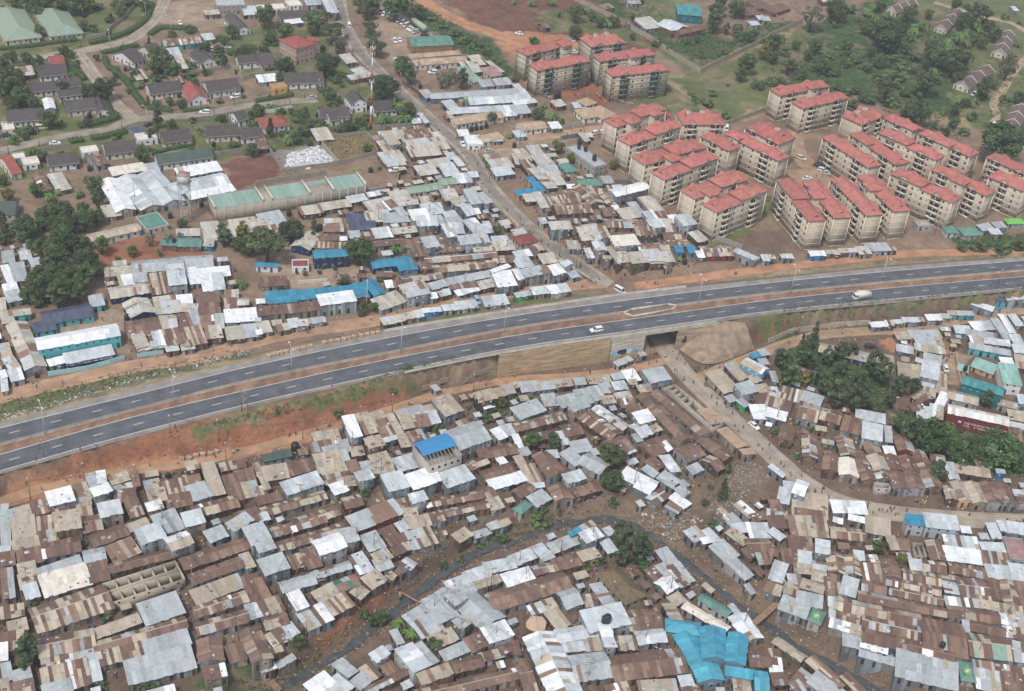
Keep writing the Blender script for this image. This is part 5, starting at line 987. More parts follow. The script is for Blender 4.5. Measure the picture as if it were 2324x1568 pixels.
DOORC = [(.05,.045,.04),(.08,.05,.035),(.035,.03,.03),(.06,.05,.045),(.1,.075,.06),(.2,.2,.2)]*3 + [(.06,.14,.25),(.05,.15,.1),(.24,.1,.075)]
BOXM = mesh_np('door', BOXV, BOXF, [m_['plaster']])
def win_proto():
    m = MB(); m.box((0,0,0),(1,.5,1), mi=0); m.box((.08,-.35,.08),(.92,.02,.92), mi=1)
    return m.mesh('window', [m_['plaster'], m_['glass']])
WINM = win_proto()
def V3(p2, z): return Vector((p2[0], p2[1], z))
def roof_pieces(ctr, e, w, L, W, zg, h, form, pal, over=.0, blue=None):
    """sheets of iron laid over the frame; returns pieces and the wall-top rule"""
    out = []; E = Vector((e[0], e[1], 0)); Wv = Vector((w[0], w[1], 0))
    def slope(p0, dirv, length, drop, flip):
        d = (dirv * length - Vector((0, 0, drop))); ln = d.length; v = d / ln
        n_ = max(2, int(round(L / (random.uniform(.8, 1.0) if pal in 'rm' else random.uniform(1.0, 1.35))))); n_ = min(n_, 20 if pal in 'rm' else 16); wd = L / n_
        rows = 2 if ln > 3.6 else 1
        if ln > 8: rows = 3
        base = pick(pal); pc = {'g':.3,'l':.25,'w':.2,'r':.45,'m':.75,'t':.42,'T':.42}.get(pal, .6)
        for i in range(n_):
            if random.random() < pc: base = pick(pal)
            for k in range(rows):
                if rows > 1 and random.random() < pc*.5: base = pick(pal)
                l = ln / rows; o = p0 + E * (i * wd - .03) + v * (k * l) + Vector((0,0, .02 * ((i + k) % 2) + .03 * (rows - k) + random.uniform(0, .015)))
                u_ = E if not flip else E
                nrm = E.cross(v)
                if nrm.z < 0:
                    o = o + E * wd; uu = -E; nrm = uu.cross(v)
                else: uu = E
                ext = random.uniform(-.05, .3) if k == rows - 1 else .14
                rq = Matrix.Rotation(random.gauss(0, .003 if pal == '_' else .012), 3, nrm) @ Matrix.Rotation(random.gauss(0, .012), 3, v); s_ = .2 if pal in '_rm' else .11
                out.append(('roof_sheet', 'sheet', frame(o, rq @ uu * (wd + .07), rq @ v * (l + ext), rq @ nrm), jit(base, s_ * random.choice((.5, 1, 1.3)), .03)))
    c = Vector((ctr[0], ctr[1], zg + h))
    if form == 'M':
        rise = min(max(.10 * W, .2), .9)
        p0 = c - E * (L/2) - Wv * (W/2) + Vector((0,0,rise/2)); slope(p0, Wv, W, rise, False)
        return out, rise
    rise = min(max(.16 * W, .35), 1.5)
    p0 = c - E * (L/2) + Vector((0,0,rise))
    slope(p0, Wv, W/2, rise, False); slope(p0, -Wv, W/2, rise, True)
    nr = max(2, int(L/3))
    out.append(('ridge_cap', 'mesh', [tuple(p0 + E*a + Wv*b + Vector((0,0,zz))) for a in (-.05, L+.05) for b, zz in ((-.18,.05),(0,.12),(.18,.05))], [(0,3,4,1),(1,4,5,2)], jit(pick(pal), .1), 'sheet'))
    return out, rise
def wall_mesh(ctr, e, w, L, W, zg, h, form, rise, ins=.22):
    E = Vector((e[0], e[1], 0)); Wv = Vector((w[0], w[1], 0)); c = Vector((ctr[0], ctr[1], 0))
    l, ww = L/2 - ins, W/2 - ins
    cs = [c - E*l - Wv*ww, c + E*l - Wv*ww, c + E*l + Wv*ww, c - E*l + Wv*ww]
    zb = min(H(p.x, p.y) for p in cs) - .25
    if form == 'M': ht = [h + rise/2 - .06, h + rise/2 - .06, h - rise/2 - .06, h - rise/2 - .06]
    else: ht = [h - .05 + rise * ins / (W/2)] * 4
    V = [tuple(V3(p, zb)) for p in cs] + [tuple(V3(p, zg + t)) for p, t in zip(cs, ht)]
    F = [(0,1,5,4),(1,2,6,5),(2,3,7,6),(3,0,4,7)]
    if form == 'G':
        V += [tuple(V3(c + E*l, zg + h + rise - .06)), tuple(V3(c - E*l, zg + h + rise - .06))]
        F[1] = (1,2,6,8,5); F[3] = (3,0,4,9,7)
    n = Vector(V[1]) - Vector(V[0]); 
    if n.cross(Vector((0,0,1))).dot(-Wv) < 0: F = [f[::-1] for f in F]
    return V, F, zb
def openings(ctr, e, w, L, W, zg, h, st, door_cols, step=2.6, win=False, wcol=(.6,.6,.58), ins=.22):
    out = []; E = Vector((e[0], e[1], 0)); Wv = Vector((w[0], w[1], 0)); c = Vector((ctr[0], ctr[1], 0))
    for ax, n_, half, dist in ((E, Wv, L/2, W/2), (E, -Wv, L/2, W/2), (Wv, E, W/2, L/2), (Wv, -E, W/2, L/2)):
        if n_.y > -.25: continue
        q = -half + 1.0; k = 0
        face = c + n_ * (dist - ins)
        a_ = ax
        if a_.cross(Vector((0,0,1))).dot(n_) > 0: pass
        else: a_ = -ax
        # a_ x up points outwards: right-handed frame (a_, -n_... )
        while q < half - .9:
            p = face + a_ * q; g = H(p.x, p.y)
            isdoor = (k % 2 == 0) if win else random.random() < .75
            if isdoor:
                col = random.choice(door_cols); hh = min(1.95, h - .35)
                out.append(('door', 'inst', frame(V3(p, max(g, zg - .4)) + n_ * -.05, a_ * .85, -n_ * -.12 if False else n_ * .12, Vector((0,0,1)) * hh) if False else frame(V3(p, max(g, zg - .4)) - n_ * .05 + a_ * .85, -a_ * .85, n_ * .13, Vector((0,0,hh))), jit(col, .2), BOXM))
            else:
                sz = 1.1 if win else .55
                out.append(('window', 'inst', frame(V3(p, zg + min(1.1, h - 1.3)) + n_ * .06 , a_ * sz, -n_ * .2, Vector((0,0,.9 if win else .5))), wcol, WINM))
            if st > 1:
                for s_ in range(1, st):
                    out.append(('window', 'inst', frame(V3(p, zg + s_ * 2.45 + .9) + n_ * .06, a_ * .7, -n_ * .2, Vector((0,0,.8))), wcol, WINM))
            q += step * random.uniform(.8, 1.25); k += 1
    return out
HEI = {1: 2.45, 2: 4.7, 3: 8.2}
SHACK_WALL = [(.30,.31,.32),(.24,.25,.26),(.14,.095,.075),(.19,.125,.09),(.36,.38,.39),(.30,.26,.22),(.29,.33,.35),(.27,.29,.30)]
ENT = []                             # every surveyed building
def parse(txt):
    c = r = 0
    for line in txt.strip().splitlines():
        if line[0] == '#': c, r = map(int, line[1:].split(',')); continue
        for ent in line.split(';'):
            yield c, r, ent.strip()
for c, r, ent in parse(ROOFS):
    a, b, d, code = ent.split(); wall = None
    if '/' in code: code, wall = code.split('/')
    form, pal, st = code[0], code[1], int(code[2])
    h = HEI[st] + random.uniform(-.15, .25)
    if wall == 'mansion': h = 8.0
    if (c, r) in ((3,2),) and wall == 'teal': h = 5.5
    if pal == 'b' and (c, r) == (2, 3): h = 2.6 + .45 * (len(ENT) % 4)
    pts = [tuple(map(float, s.split(','))) for s in (a, b, d)]
    ctr, e, w, L, W = rect_from(c, r, pts, h)
    if form in 'MG' and pal in 'rmtglwxjiova': L *= 1.05; W *= 1.1
    px = sum(T(c, r, *p)[0] for p in (pts[0], pts[2])) / 2; py = sum(T(c, r, *p)[1] for p in (pts[0], pts[2])) / 2
    area = abs((pts[1][0]-pts[0][0])*(pts[2][1]-pts[1][1]) - (pts[1][1]-pts[0][1])*(pts[2][0]-pts[1][0])) / 16
    ENT.append(dict(c=c, r=r, form=form, pal=pal, st=st, wall=wall, h=h, ctr=ctr, e=e, w=w, L=L, W=W, pos=(px, py), area=area, zg=H(*ctr)))
SHACKP = set('rmtglwxjiova')
shacks = [q for q in ENT if q['form'] in 'MG' and q['pal'] in SHACKP and q['wall'] not in ('cream', 'brick')]
others = [q for q in ENT if q not in shacks]
shacks.sort(key=lambda q: -q['area'])
PAL['T'] = [(.42,(.49,.455,.385)),(.28,(.42,.38,.315)),(.22,(.46,.48,.48)),(.08,RUST2)]
def build_shack(q, root=None):
    ps, rise = roof_pieces(q['ctr'], q['e'], q['w'], q['L'], q['W'], q['zg'], q['h'], q['form'], 'T' if q['pal'] == 't' and q['ctr'][1] > hy('uo', q['ctr'][0]) else q['pal'])
    V, F, zb = wall_mesh(q['ctr'], q['e'], q['w'], q['L'], q['W'], q['zg'], q['h'], q['form'], rise)
    wc = WALLC[q['wall']] if q['wall'] else (random.choice(SHACK_WALL[:4] + SHACK_WALL[2:4] + SHACK_WALL[5:6]) if q['pal'] in 'rmt' else random.choice(SHACK_WALL[:2] + SHACK_WALL[4:]))
    ps.append(('wall', 'mesh', V, F, jit(wc, .12, .05), 'plaster' if q['wall'] else 'wall_panel'))
    ps += openings(q['ctr'], q['e'], q['w'], q['L'], q['W'], q['zg'], q['h'], q['st'], DOORC)
    emit(ps, root)
def size_word(q):
    s = 'two-storey ' if q['st'] == 2 else ''
    return s + ('long ' if q['L'] > 13 else 'small ' if q['L'] * q['W'] < 22 else '')
N_IND = 300
for k, q in enumerate(shacks):
    root = None
    if k < N_IND:
        root = thing('shack', 'shack', f"{size_word(q)}{PW[q['pal']]} {'gabled' if q['form']=='G' else 'lean-to'} tin shack", (q['ctr'][0], q['ctr'][1], q['zg']), group='tin-roofed shacks of the settlement')
    build_shack(q, root)
# ------------------------------------------------------------------ plastered houses, halls, schools
def hip_mesh(ctr, e, w, L, W, z, rise, over, thick=.14):
    E = Vector((e[0], e[1], 0)); Wv = Vector((w[0], w[1], 0)); c = Vector((ctr[0], ctr[1], z)); l, ww = L/2 + over, W/2 + over
    if l >= ww: r1, r2 = c - E*(l-ww) + Vector((0,0,rise)), c + E*(l-ww) + Vector((0,0,rise))
    else: r1, r2 = c - Wv*(ww-l) + Vector((0,0,rise)), c + Wv*(ww-l) + Vector((0,0,rise))
    cs = [c - E*l - Wv*ww, c + E*l - Wv*ww, c + E*l + Wv*ww, c - E*l + Wv*ww]
    lo = [p - Vector((0,0,thick)) for p in cs]
    V = [tuple(p) for p in cs + [r1, r2] + lo]
    F = [(0,1,5,4),(1,2,5),(2,3,4,5),(3,0,4)] if l >= ww else [(0,1,4),(1,2,5,4),(2,3,5),(3,0,4,5)]
    F += [(6,7,1,0),(7,8,2,1),(8,9,3,2),(9,6,0,3),(9,8,7,6)]
    if E.cross(Wv).z < 0: F = [f[::-1] for f in F]
    return V, F
def gable_roof(ctr, e, w, L, W, z, rise, over, thick=.14):
    E = Vector((e[0], e[1], 0)); Wv = Vector((w[0], w[1], 0)); c = Vector((ctr[0], ctr[1], z)); l, ww = L/2 + over, W/2 + over
    dz = rise * over / (W/2)
    pr = [(-ww, -dz), (0, rise), (ww, -dz), (ww, -dz-thick), (0, rise-thick), (-ww, -dz-thick)]
    V = [tuple(c + E*a + Wv*b + Vector((0,0,zz))) for a in (-l, l) for b, zz in pr]
    F = [(0,6,7,1),(1,7,8,2),(2,8,9,3),(3,9,10,4),(4,10,11,5),(5,11,6,0),(0,1,2,3,4,5)[::-1][0:6],(6,7,8,9,10,11)]
    F = [(0,6,7,1),(1,7,8,2),(2,8,9,3),(3,9,10,4),(4,10,11,5),(5,11,6,0),(0,1,4,5),(1,2,3,4),(7,6,11,10),(8,7,10,9)]
    if E.cross(Wv).z < 0: F = [f[::-1] for f in F]
    return V, [f[::-1] for f in F]
def build_house(q):
    pal, form = q['pal'], q['form']; ctr, e, w, L, W, zg, h = (q[k] for k in ('ctr','e','w','L','W','zg','h'))
    hall = q['L'] * q['W'] > 150 or q['wall'] in ('navy','turq','teal','ochre') or pal in 'bncek'
    wallw = q['wall']; wc = WALLC[wallw] if wallw else random.choice([(.70,.69,.66),(.68,.66,.61),(.62,.56,.45),(.72,.71,.69)]) if pal in 'dfpy' else (.58,.54,.45) if pal in 'es' else random.choice([(.40,.37,.33),(.5,.47,.42),(.30,.32,.34)])
    if pal == 'b' and not wallw: wc = (.16,.24,.31)
    nm = 'hall' if hall else 'flat_roofed_building' if form == 'F' else 'house'
    st = {1:'single-storey',2:'two-storey',3:'three-storey'}[q['st']]
    desc = f"{PW[pal]}{'-roofed' if pal not in 'dsf' else ''} {st} {'hall' if hall else 'flat-topped building' if form=='F' else 'house'}" + (f" with {wallw if wallw not in ('turq','sky','mansion') else dict(turq='turquoise',sky='sky blue',mansion='brick red')[wallw]} walls" if wallw else '')
    root = thing(nm, 'hall' if hall else 'building' if form == 'F' else 'house', desc, (ctr[0], ctr[1], zg), group='houses and halls')
    ps = []; col = PAL[pal][0][1]
    if pal == 'n' and (q['c'], q['r']) == (3, 2): col = (.26,.44,.38)
    if pal == 'b' and (q['c'], q['r']) == (2, 3): col = random.choice([(.055,.29,.40),(.05,.26,.37),(.075,.34,.44)])
    if pal == 'b' and (q['c'], q['r']) == (1, 1): col = random.choice([(.03,.205,.31),(.04,.235,.35)])
    if pal in 'fdsp' or form == 'H': rmat = 'roof_tile' if pal not in 'bnecz' else 'sheet'
    else: rmat = 'sheet'
    rise = .0
    if form == 'H':
        rise = min(.3 * min(L, W), 2.6)
        V, F = hip_mesh(ctr, e, w, L, W, zg + h, rise, .1); ps.append(('roof', 'mesh', V, F, jit(col, .06), rmat))
        V2, F2 = hip_mesh(ctr, e, w, L, W, zg + h, rise, .1)
        c = Vector((ctr[0], ctr[1], zg+h)); E = Vector((e[0], e[1], 0)); Wv = Vector((w[0], w[1], 0)); cap = MB()
        r1, r2 = Vector(V[4]), Vector(V[5])
        for a, b in ((V[0], r1 if L>=W else r1), (V[3], r1 if L>=W else r2), (V[1], r2 if L>=W else r1), (V[2], r2), (r1, r2)):
            cap.bar(Vector(a)+Vector((0,0,.03)), Vector(b)+Vector((0,0,.03)), .22, .08)
        ps.append(('ridge_cap', 'mesh', np.vstack(cap.V), cap.F, jit(tuple(min(.9, x*1.25+.02) for x in col), .05), rmat))
        wform = 'F'
    elif form == 'G':
        if rmat == 'sheet' and pal not in 'q':
            PAL['_'] = [(1, col)]; rp, rise = roof_pieces(ctr, e, w, L, W, zg, h, 'G', '_'); ps += rp
        else:
            rise = min(.27 * W, 3.0); V, F = gable_roof(ctr, e, w, L - .5, W - .6, zg + h, rise, .3)
            ps.append(('roof', 'mesh', V, F, jit(col, .08), 'roof_tile'))
            cap = MB(); E = Vector((e[0], e[1], 0)); c = Vector((ctr[0], ctr[1], zg + h + rise + .03)); cap.bar(c - E*(L/2), c + E*(L/2), .3, .1)
            ps.append(('ridge_cap', 'mesh', np.vstack(cap.V), cap.F, jit(tuple(x*1.5 for x in col), .05), 'roof_tile'))
        wform = 'G'
    elif form == 'M':
        PAL['_'] = [(1, col)]; rp, rise = roof_pieces(ctr, e, w, L, W, zg, h, 'M', '_'); ps += rp; wform = 'M'
    else: wform = 'F'
    ins = .3 if form != 'F' else .02
    if wform == 'F':
        V, F, zb = wall_mesh(ctr, e, w, L, W, zg, h, 'M', 0.0, ins)
    elif wform == 'G':
        V, F, zb = wall_mesh(ctr, e, w, L, W, zg, h, 'G', rise, ins)
    else: V, F, zb = wall_mesh(ctr, e, w, L, W, zg, h, 'M', rise, ins)
    ps.append(('wall', 'mesh', V, F, jit(wc, .05), 'block' if wallw in ('brick','concrete','ochre') else 'plaster'))
    if form == 'F':                  # slab inside a parapet
        E = Vector((e[0], e[1], 0)); Wv = Vector((w[0], w[1], 0)); c = Vector((ctr[0], ctr[1], zg)); l, ww = L/2, W/2
        s = MB(); M = frame(c, E, Wv if E.cross(Wv).z > 0 else Wv, Vector((0,0,1)))
        s.box((-l+.05, -ww+.05, h-.45), (l-.05, ww-.05, h-.25), M=M)
        ps.append(('roof_slab', 'mesh', np.vstack(s.V), s.F, jit(col, .05), 'concrete'))
        pp = MB()
        for lo, hi in (((-l,-ww,h-.25),(l,-ww+.2,h+.2)),((-l,ww-.2,h-.25),(l,ww,h+.2)),((-l,-ww+.2,h-.25),(-l+.2,ww-.2,h+.2)),((l-.2,-ww+.2,h-.25),(l,ww-.2,h+.2))): pp.box(lo, hi, M=M)
        ps.append(('parapet', 'mesh', np.vstack(pp.V), pp.F, jit(wc, .05), 'plaster'))
    if pal == 's':                   # stepped terrace with pale fire walls
        E = Vector((e[0], e[1], 0)); Wv = Vector((w[0], w[1], 0)); c = Vector((ctr[0], ctr[1], zg + h))
        for k in range(4):
            a = -L/2 + .25 + k * (L - .5) / 3
            V = [tuple(c + E*(a+t) + Wv*b + Vector((0,0,zz))) for t in (-.17, .17) for b, zz in ((-W/2,-.1),(0,rise+.4),(W/2,-.1),(W/2,-.6),(0,rise-.2),(-W/2,-.6))]
            F = [(0,6,7,1),(1,7,8,2),(2,8,9,3),(3,9,10,4),(4,10,11,5),(5,11,6,0),(0,1,4,5),(1,2,3,4),(7,6,11,10),(8,7,10,9)]
            ps.append(('fire_wall', 'mesh', V, F, (.6,.57,.52), 'plaster'))
    if pal == 'd' and random.random() < .5:
        E = Vector((e[0], e[1], 0)); Wv = Vector((w[0], w[1], 0)); c = Vector((ctr[0], ctr[1], zg + h)) + E*(L/2 - .2)*random.choice((-1,1))
        b = MB(); b.box((-.35,-.5,-2.4),(.35,.5,rise+.9), M=frame(c, E, Wv, Vector((0,0,1)))); ps.append(('chimney', 'mesh', np.vstack(b.V), b.F, (.24,.2,.17), 'block'))
    ps += openings(ctr, e, w, L, W, zg, h, q['st'], [(.1,.06,.04),(.05,.1,.2),(.2,.2,.2)] if wallw != 'cream' else [(.05,.2,.45)], 2.3, True, (.62,.61,.58), ins)
    emit(ps, root)
for q in others: build_house(q)
# ------------------------------------------------------------------ apartment blocks
FL_H, NFL = 2.55, 5
def awin():
    m = MB(); m.box((-.5,-.06,0),(.5,.05,1.1), mi=0); m.box((-.42,-.09,.08),(-.03,.0,1.02), mi=1); m.box((.03,-.09,.08),(.42,.0,1.02), mi=1)
    return m.mesh('window', [m_['plaster'], m_['glass']])
def vent_win():
    m = MB(); m.box((-.28,-.06,0),(.28,.05,.5), mi=0); m.box((-.2,-.09,.07),(.2,.0,.43), mi=1)
    return m.mesh('window', [m_['plaster'], m_['glass']])
AWIN, VWIN = awin(), vent_win()
flat_roots = []
TRIM = {'g': (.13,.175,.13), 'c': (.66,.59,.47)}
def build_flat(c, r, ent, idx):
    a, b, d, trim = ent.split(); pts = [tuple(map(float, s.split(','))) for s in (a, b, d)]
    Hh = FL_H * NFL + .3
    ctr, e, w, L, W = rect_from(c, r, pts, Hh); W = max(W, 8.0)
    zg = min(H(ctr[0] + e[0]*s*L*.45, ctr[1] + e[1]*s*L*.45) for s in (-1, 0, 1))
    px, py = T(c, r, (pts[0][0]+pts[2][0])/2, (pts[0][1]+pts[2][1])/2)
    if e[0] * w[1] - e[1] * w[0] < 0: e = -e     # right-handed: e along, w towards the front
    root = thing('apartment_block', 'apartment block', 'red-roofed five-storey ' + ('green-trimmed' if trim == 'g' else 'cream-banded') + ' apartment block', (ctr[0], ctr[1], zg), math.atan2(e[1], e[0]), 'red-roofed apartment blocks')
    tc = TRIM[trim]; stone = jit((.55,.475,.375) if trim == 'c' else (.50,.44,.345), .05, .02)
    ov = .55; l, ww = L/2 - ov, W/2 - ov
    bm_ = MB(); bm_.box((-l,-ww,-1.0),(l,ww,Hh-.02)); bm_.obj('wall', m_['block'], root, color=stone)
    # bays of balconies on both long fronts
    bays = [-.25, .27] if L > 17 else [.05]; bw = min(4.4, L * .2)
    for s, ny in ((1, 1), (-1, -1)):
        R_ = Matrix.Rotation(0 if s < 0 else math.pi, 4, 'Z')
        for f in range(NFL):
            z0 = f * FL_H + .25
            for bfrac in bays:
                xc = bfrac * L * (1 if s < 0 else -1)
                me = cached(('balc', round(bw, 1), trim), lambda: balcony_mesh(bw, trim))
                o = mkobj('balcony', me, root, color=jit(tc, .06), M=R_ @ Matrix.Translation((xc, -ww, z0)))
            n = int((2*l - 1.5) / 2.15); 
            for k in range(n):
                x = -l + 1.1 + k * (2*l - 2.2) / max(n - 1, 1)
                if any(abs(x - bf * L * (1 if s < 0 else -1)) < bw/2 + .75 for bf in bays): continue
                big = k % 2 == 0
                mkobj('window', AWIN if big else VWIN, root, color=(.42,.40,.36), M=R_ @ Matrix.Translation((x, -ww, z0 + (.85 if big else 1.35))))
    for f in range(NFL + 1):        # ring beams
        z = f * FL_H + .0
        t = MB()
        p = .05
        for lo, hi in (((-l-p,-ww-p,z),(l+p,-ww,z+.28)),((-l-p,ww,z),(l+p,ww+p,z+.28)),((-l-p,-ww,z),(-l,ww,z+.28)),((l,-ww,z),(l+p,ww,z+.28))): t.box(lo, hi)
        t.obj('floor_band', m_['plaster'], root, color=jit(tc, .05))
    for sx in (-1, 1):
        for sy in (-1, 1):
            t = MB(); t.box((sx*l - .16 + sx*.07, sy*ww - .16 + sy*.07, -.6), (sx*l + .16 + sx*.07, sy*ww + .16 + sy*.07, Hh-.05)); t.obj('corner_post', m_['plaster'], root, color=jit(tc, .05))
    # hipped roof with gablets over the bays and at the ends
    rise = min(.24 * W, 2.6); red = jit((.42,.155,.13), .09, .03)
    step = 1.15 if idx in (5, 6, 11, 12, 13, 14, 20, 25, 27) else 0
    sx_ = 1 if e[1] > 0 else -1         # the uphill half stands higher
    parts_ = [(0, l, 0.0)] if not step else [(-sx_*l/2, l/2, 0.0), (sx_*l/2, l/2, step)]
    for xo, hl, dz in parts_:
        V, F = hip_mesh((xo, 0), (1, 0), (0, 1), 2*hl, 2*ww, Hh + dz, rise, ov - (.15 if step else 0))
        rf = mkobj('roof', mesh_np('roof', V, F, [m_['roof_tile']]), root, color=jit(red, .05))
        cap = MB()
        for a_, b_ in ((V[0], V[4]), (V[3], V[4]), (V[1], V[5]), (V[2], V[5]), (V[4], V[5])): cap.bar(Vector(a_)+Vector((0,0,.03)), Vector(b_)+Vector((0,0,.03)), .26, .1)
        cap.obj('ridge_cap', m_['roof_tile'], rf, color=jit((.53,.2,.18), .05))
        if dz: t = MB(); t.box((xo - hl + .02, -ww + .02, Hh - .05), (xo + hl - .02, ww - .02, Hh + dz)); t.obj('upper_wall', m_['block'], root, color=stone)
    def lift(x): return step if step and x * sx_ > 0 else 0.0
    def dormer(x, s, wd, hh):
        # small cross gable standing on the slope, its face flush with the eave
        Hh = FL_H * NFL + .3 + lift(x); y0 = s * (ww + ov - .02); y1 = s * max(ww + ov - hh / rise * (ww + ov) * 1.05, 0.0); zt = Hh + hh
        V = [(x-wd, y0, Hh), (x+wd, y0, Hh), (x, y0, zt), (x, y1, zt), (x-wd, y0 + s*.25, Hh-.06), (x+wd, y0 + s*.25, Hh-.06), (x, y0 + s*.25, zt+.04)]
        F1 = [(4, 6, 3, 0), (6, 5, 1, 3)] if s < 0 else [(6, 4, 0, 3), (5, 6, 3, 1)]
        V2 = [(x-wd-.2, y0+s*.25, Hh-.08), (x, y0+s*.25, zt+.08), (x, y1, zt+.08), (x-wd-.2, y0, Hh-.08), (x+wd+.2, y0+s*.25, Hh-.08), (x+wd+.2, y0, Hh-.08)]
        g = mkobj('gable', mesh_np('gable', V2, [(0,1,2,3),(1,4,5,2)], [m_['roof_tile']]), root, color=red)
        mkobj('gable_wall', mesh_np('gable_wall', V[:3], [(0,1,2)], [m_['block']]), g, color=tc if trim == 'c' else stone)
    for s in (1, -1):
        for bf in bays: dormer(bf * L, s, bw * .62, rise * .62)
    def gablet(s):
        Hh = FL_H * NFL + .3 + lift(s); x0 = s * (l + ov - (ww + ov) * .45); xin = s * max(l - ww, 0); zt = Hh + rise * .8; zb = Hh + rise * .45; hw_ = (ww + ov) * .3
        V = [(x0, -hw_, zb), (x0, hw_, zb), (x0, 0, zt), (xin, 0, zt + .05)]
        g = mkobj('gablet', mesh_np('gablet', [(x0 + s*.1, -hw_-.1, zb), (x0 + s*.1, 0, zt+.04), (xin, 0, Hh + rise - .02), (xin, -hw_*.4, Hh + rise*.85), (x0+s*.1, hw_+.1, zb), (xin, hw_*.4, Hh + rise*.85)], [(0,1,2,3),(1,4,5,2)], [m_['roof_tile']]), root, color=red)
        mkobj('gablet_vent', mesh_np('gablet_vent', V[:3], [(0,1,2)], [m_['plaster']]), g, color=(.12,.1,.09))
    gablet(1); gablet(-1)
    # washing and household things on the balconies: too small to pick apart
    lm = MB()
    for s in (1, -1):
        for f in range(NFL):
            for bf in bays:
                for k in range(random.randint(1, 5)):
                    x = bf * L + random.uniform(-bw/2 + .3, bw/2 - .6); y = s * (ww + .75 + random.uniform(-.1, .12)); z = f * FL_H + .25 + random.uniform(.5, 1.3); 
                    lm.box((x, y-.03, z), (x + random.uniform(.3, .8), y+.03, z + random.uniform(.3, .7)), random.choice([(.6,.6,.62),(.45,.07,.07),(.07,.12,.35),(.5,.35,.1),(.3,.12,.35),(.1,.3,.2),(.65,.62,.6),(.05,.05,.06)]))
    lo_ = lm.obj('laundry', m_['mass'], root); lo_['kind'] = 'stuff'
    flat_roots.append((root, ctr, e, w, L, W, zg, Hh, rise, trim, stone, red))
def balcony_mesh(bw, trim):
    m = MB()
    m.box((-bw/2, -.03, .1), (bw/2, .35, FL_H - .35), mi=1)           # flat dark panel, shade of the bay put into its colour
    m.box((-bw/2, -.95, -.12), (bw/2, -.05, .06), mi=0)               # slab
    m.box((-bw/2, -1.0, .06), (bw/2, -.88, .95), mi=0)                # parapet
    m.box((-bw/2, -.88, .06), (-bw/2 + .1, -.04, .95), mi=0); m.box((bw/2 - .1, -.88, .06), (bw/2, -.04, .95), mi=0)
    m.box((-.11, -.9, .95), (.11, -.7, FL_H - .14), mi=0)
    m.box((-bw/2 + .5, -.1, .12), (-bw/2 + 1.3, -.06, 1.95), mi=2); m.box((.5, -.1, .8), (1.5, -.06, 1.8), mi=3)
    return m.mesh('balcony', [m_['plaster'], m_['recess_shade'], m_['wood_door'], m_['glass']])
material('recess_shade', (.085,.076,.066), .9, (0,1)); material('wood_door', (.10,.06,.045), .7, (.1, 3))
fl = list(parse(FLATS))
for i, (c, r, ent) in enumerate(fl): build_flat(c, r, ent, i)
for (c, r), lst in TOWERS.items():
    for x, y, k in lst:
        root, ctr, e, w, L, W, zg, Hh, rise, trim, stone, red = flat_roots[k]
        p = GT(c, r, x, y, Hh + 1.5); 
        rel = np.array([p[0] - ctr[0], p[1] - ctr[1]]); lx = float(np.clip(rel @ e, -L/2 + 3, L/2 - 3)); ly = float(np.clip(rel @ w, -W/2 - 1.0, W/2 + 1.0))
        t = MB(); hw = 2.7
        t.box((lx - hw, ly - hw, 0.0), (lx + hw, ly + hw, Hh + 1.5)); o = t.obj('stair_tower', m_['block'], root, color=stone)
        V, F = hip_mesh((lx, ly), (1, 0), (0, 1), 2*hw, 2*hw, Hh + 1.5, 1.6, .6); mkobj('tower_roof', mesh_np('tower_roof', V, F, [m_['roof_tile']]), o, color=red)
        for f in range(1, 7):
            b = MB(); b.box((lx - hw - .04, ly - hw - .04, f * FL_H - .02), (lx + hw + .04, ly + hw + .04, f * FL_H + .22)) if f < 6 else None
            if f < 6: b.obj('tower_band', m_['plaster'], o, color=TRIM[trim])
        for s in (-1, 1):
            mkobj('tower_window', AWIN, o, color=(.4,.38,.34), M=Matrix.Rotation(0 if s < 0 else math.pi, 4, 'Z') @ Matrix.Translation((lx if s < 0 else -lx, (ly if s < 0 else -ly) - hw, Hh - 1.0)))
# roof hatches seen on the older blocks
for k, offs in ((2, (-.12, .2)), (7, (-.02, .3)), (17, (-.05, .25)), (8, (-.15,))):
    root, ctr, e, w, L, W, zg, Hh, rise, trim, stone, red = flat_roots[k]
    for f in offs:
        t = MB(); x = f * L; y = -W * .06
        for lo, hi in (((x-.9,y-.9,Hh+rise*.5),(x+.9,y-.7,Hh+rise+.5)),((x-.9,y+.7,Hh+rise*.5),(x+.9,y+.9,Hh+rise+.5)),((x-.9,y-.7,Hh+rise*.5),(x-.7,y+.7,Hh+rise+.5)),((x+.7,y-.7,Hh+rise*.5),(x+.9,y+.7,Hh+rise+.5))): t.box(lo, hi)
        t.obj('roof_hatch', m_['concrete'], root, color=(.45,.4,.33))
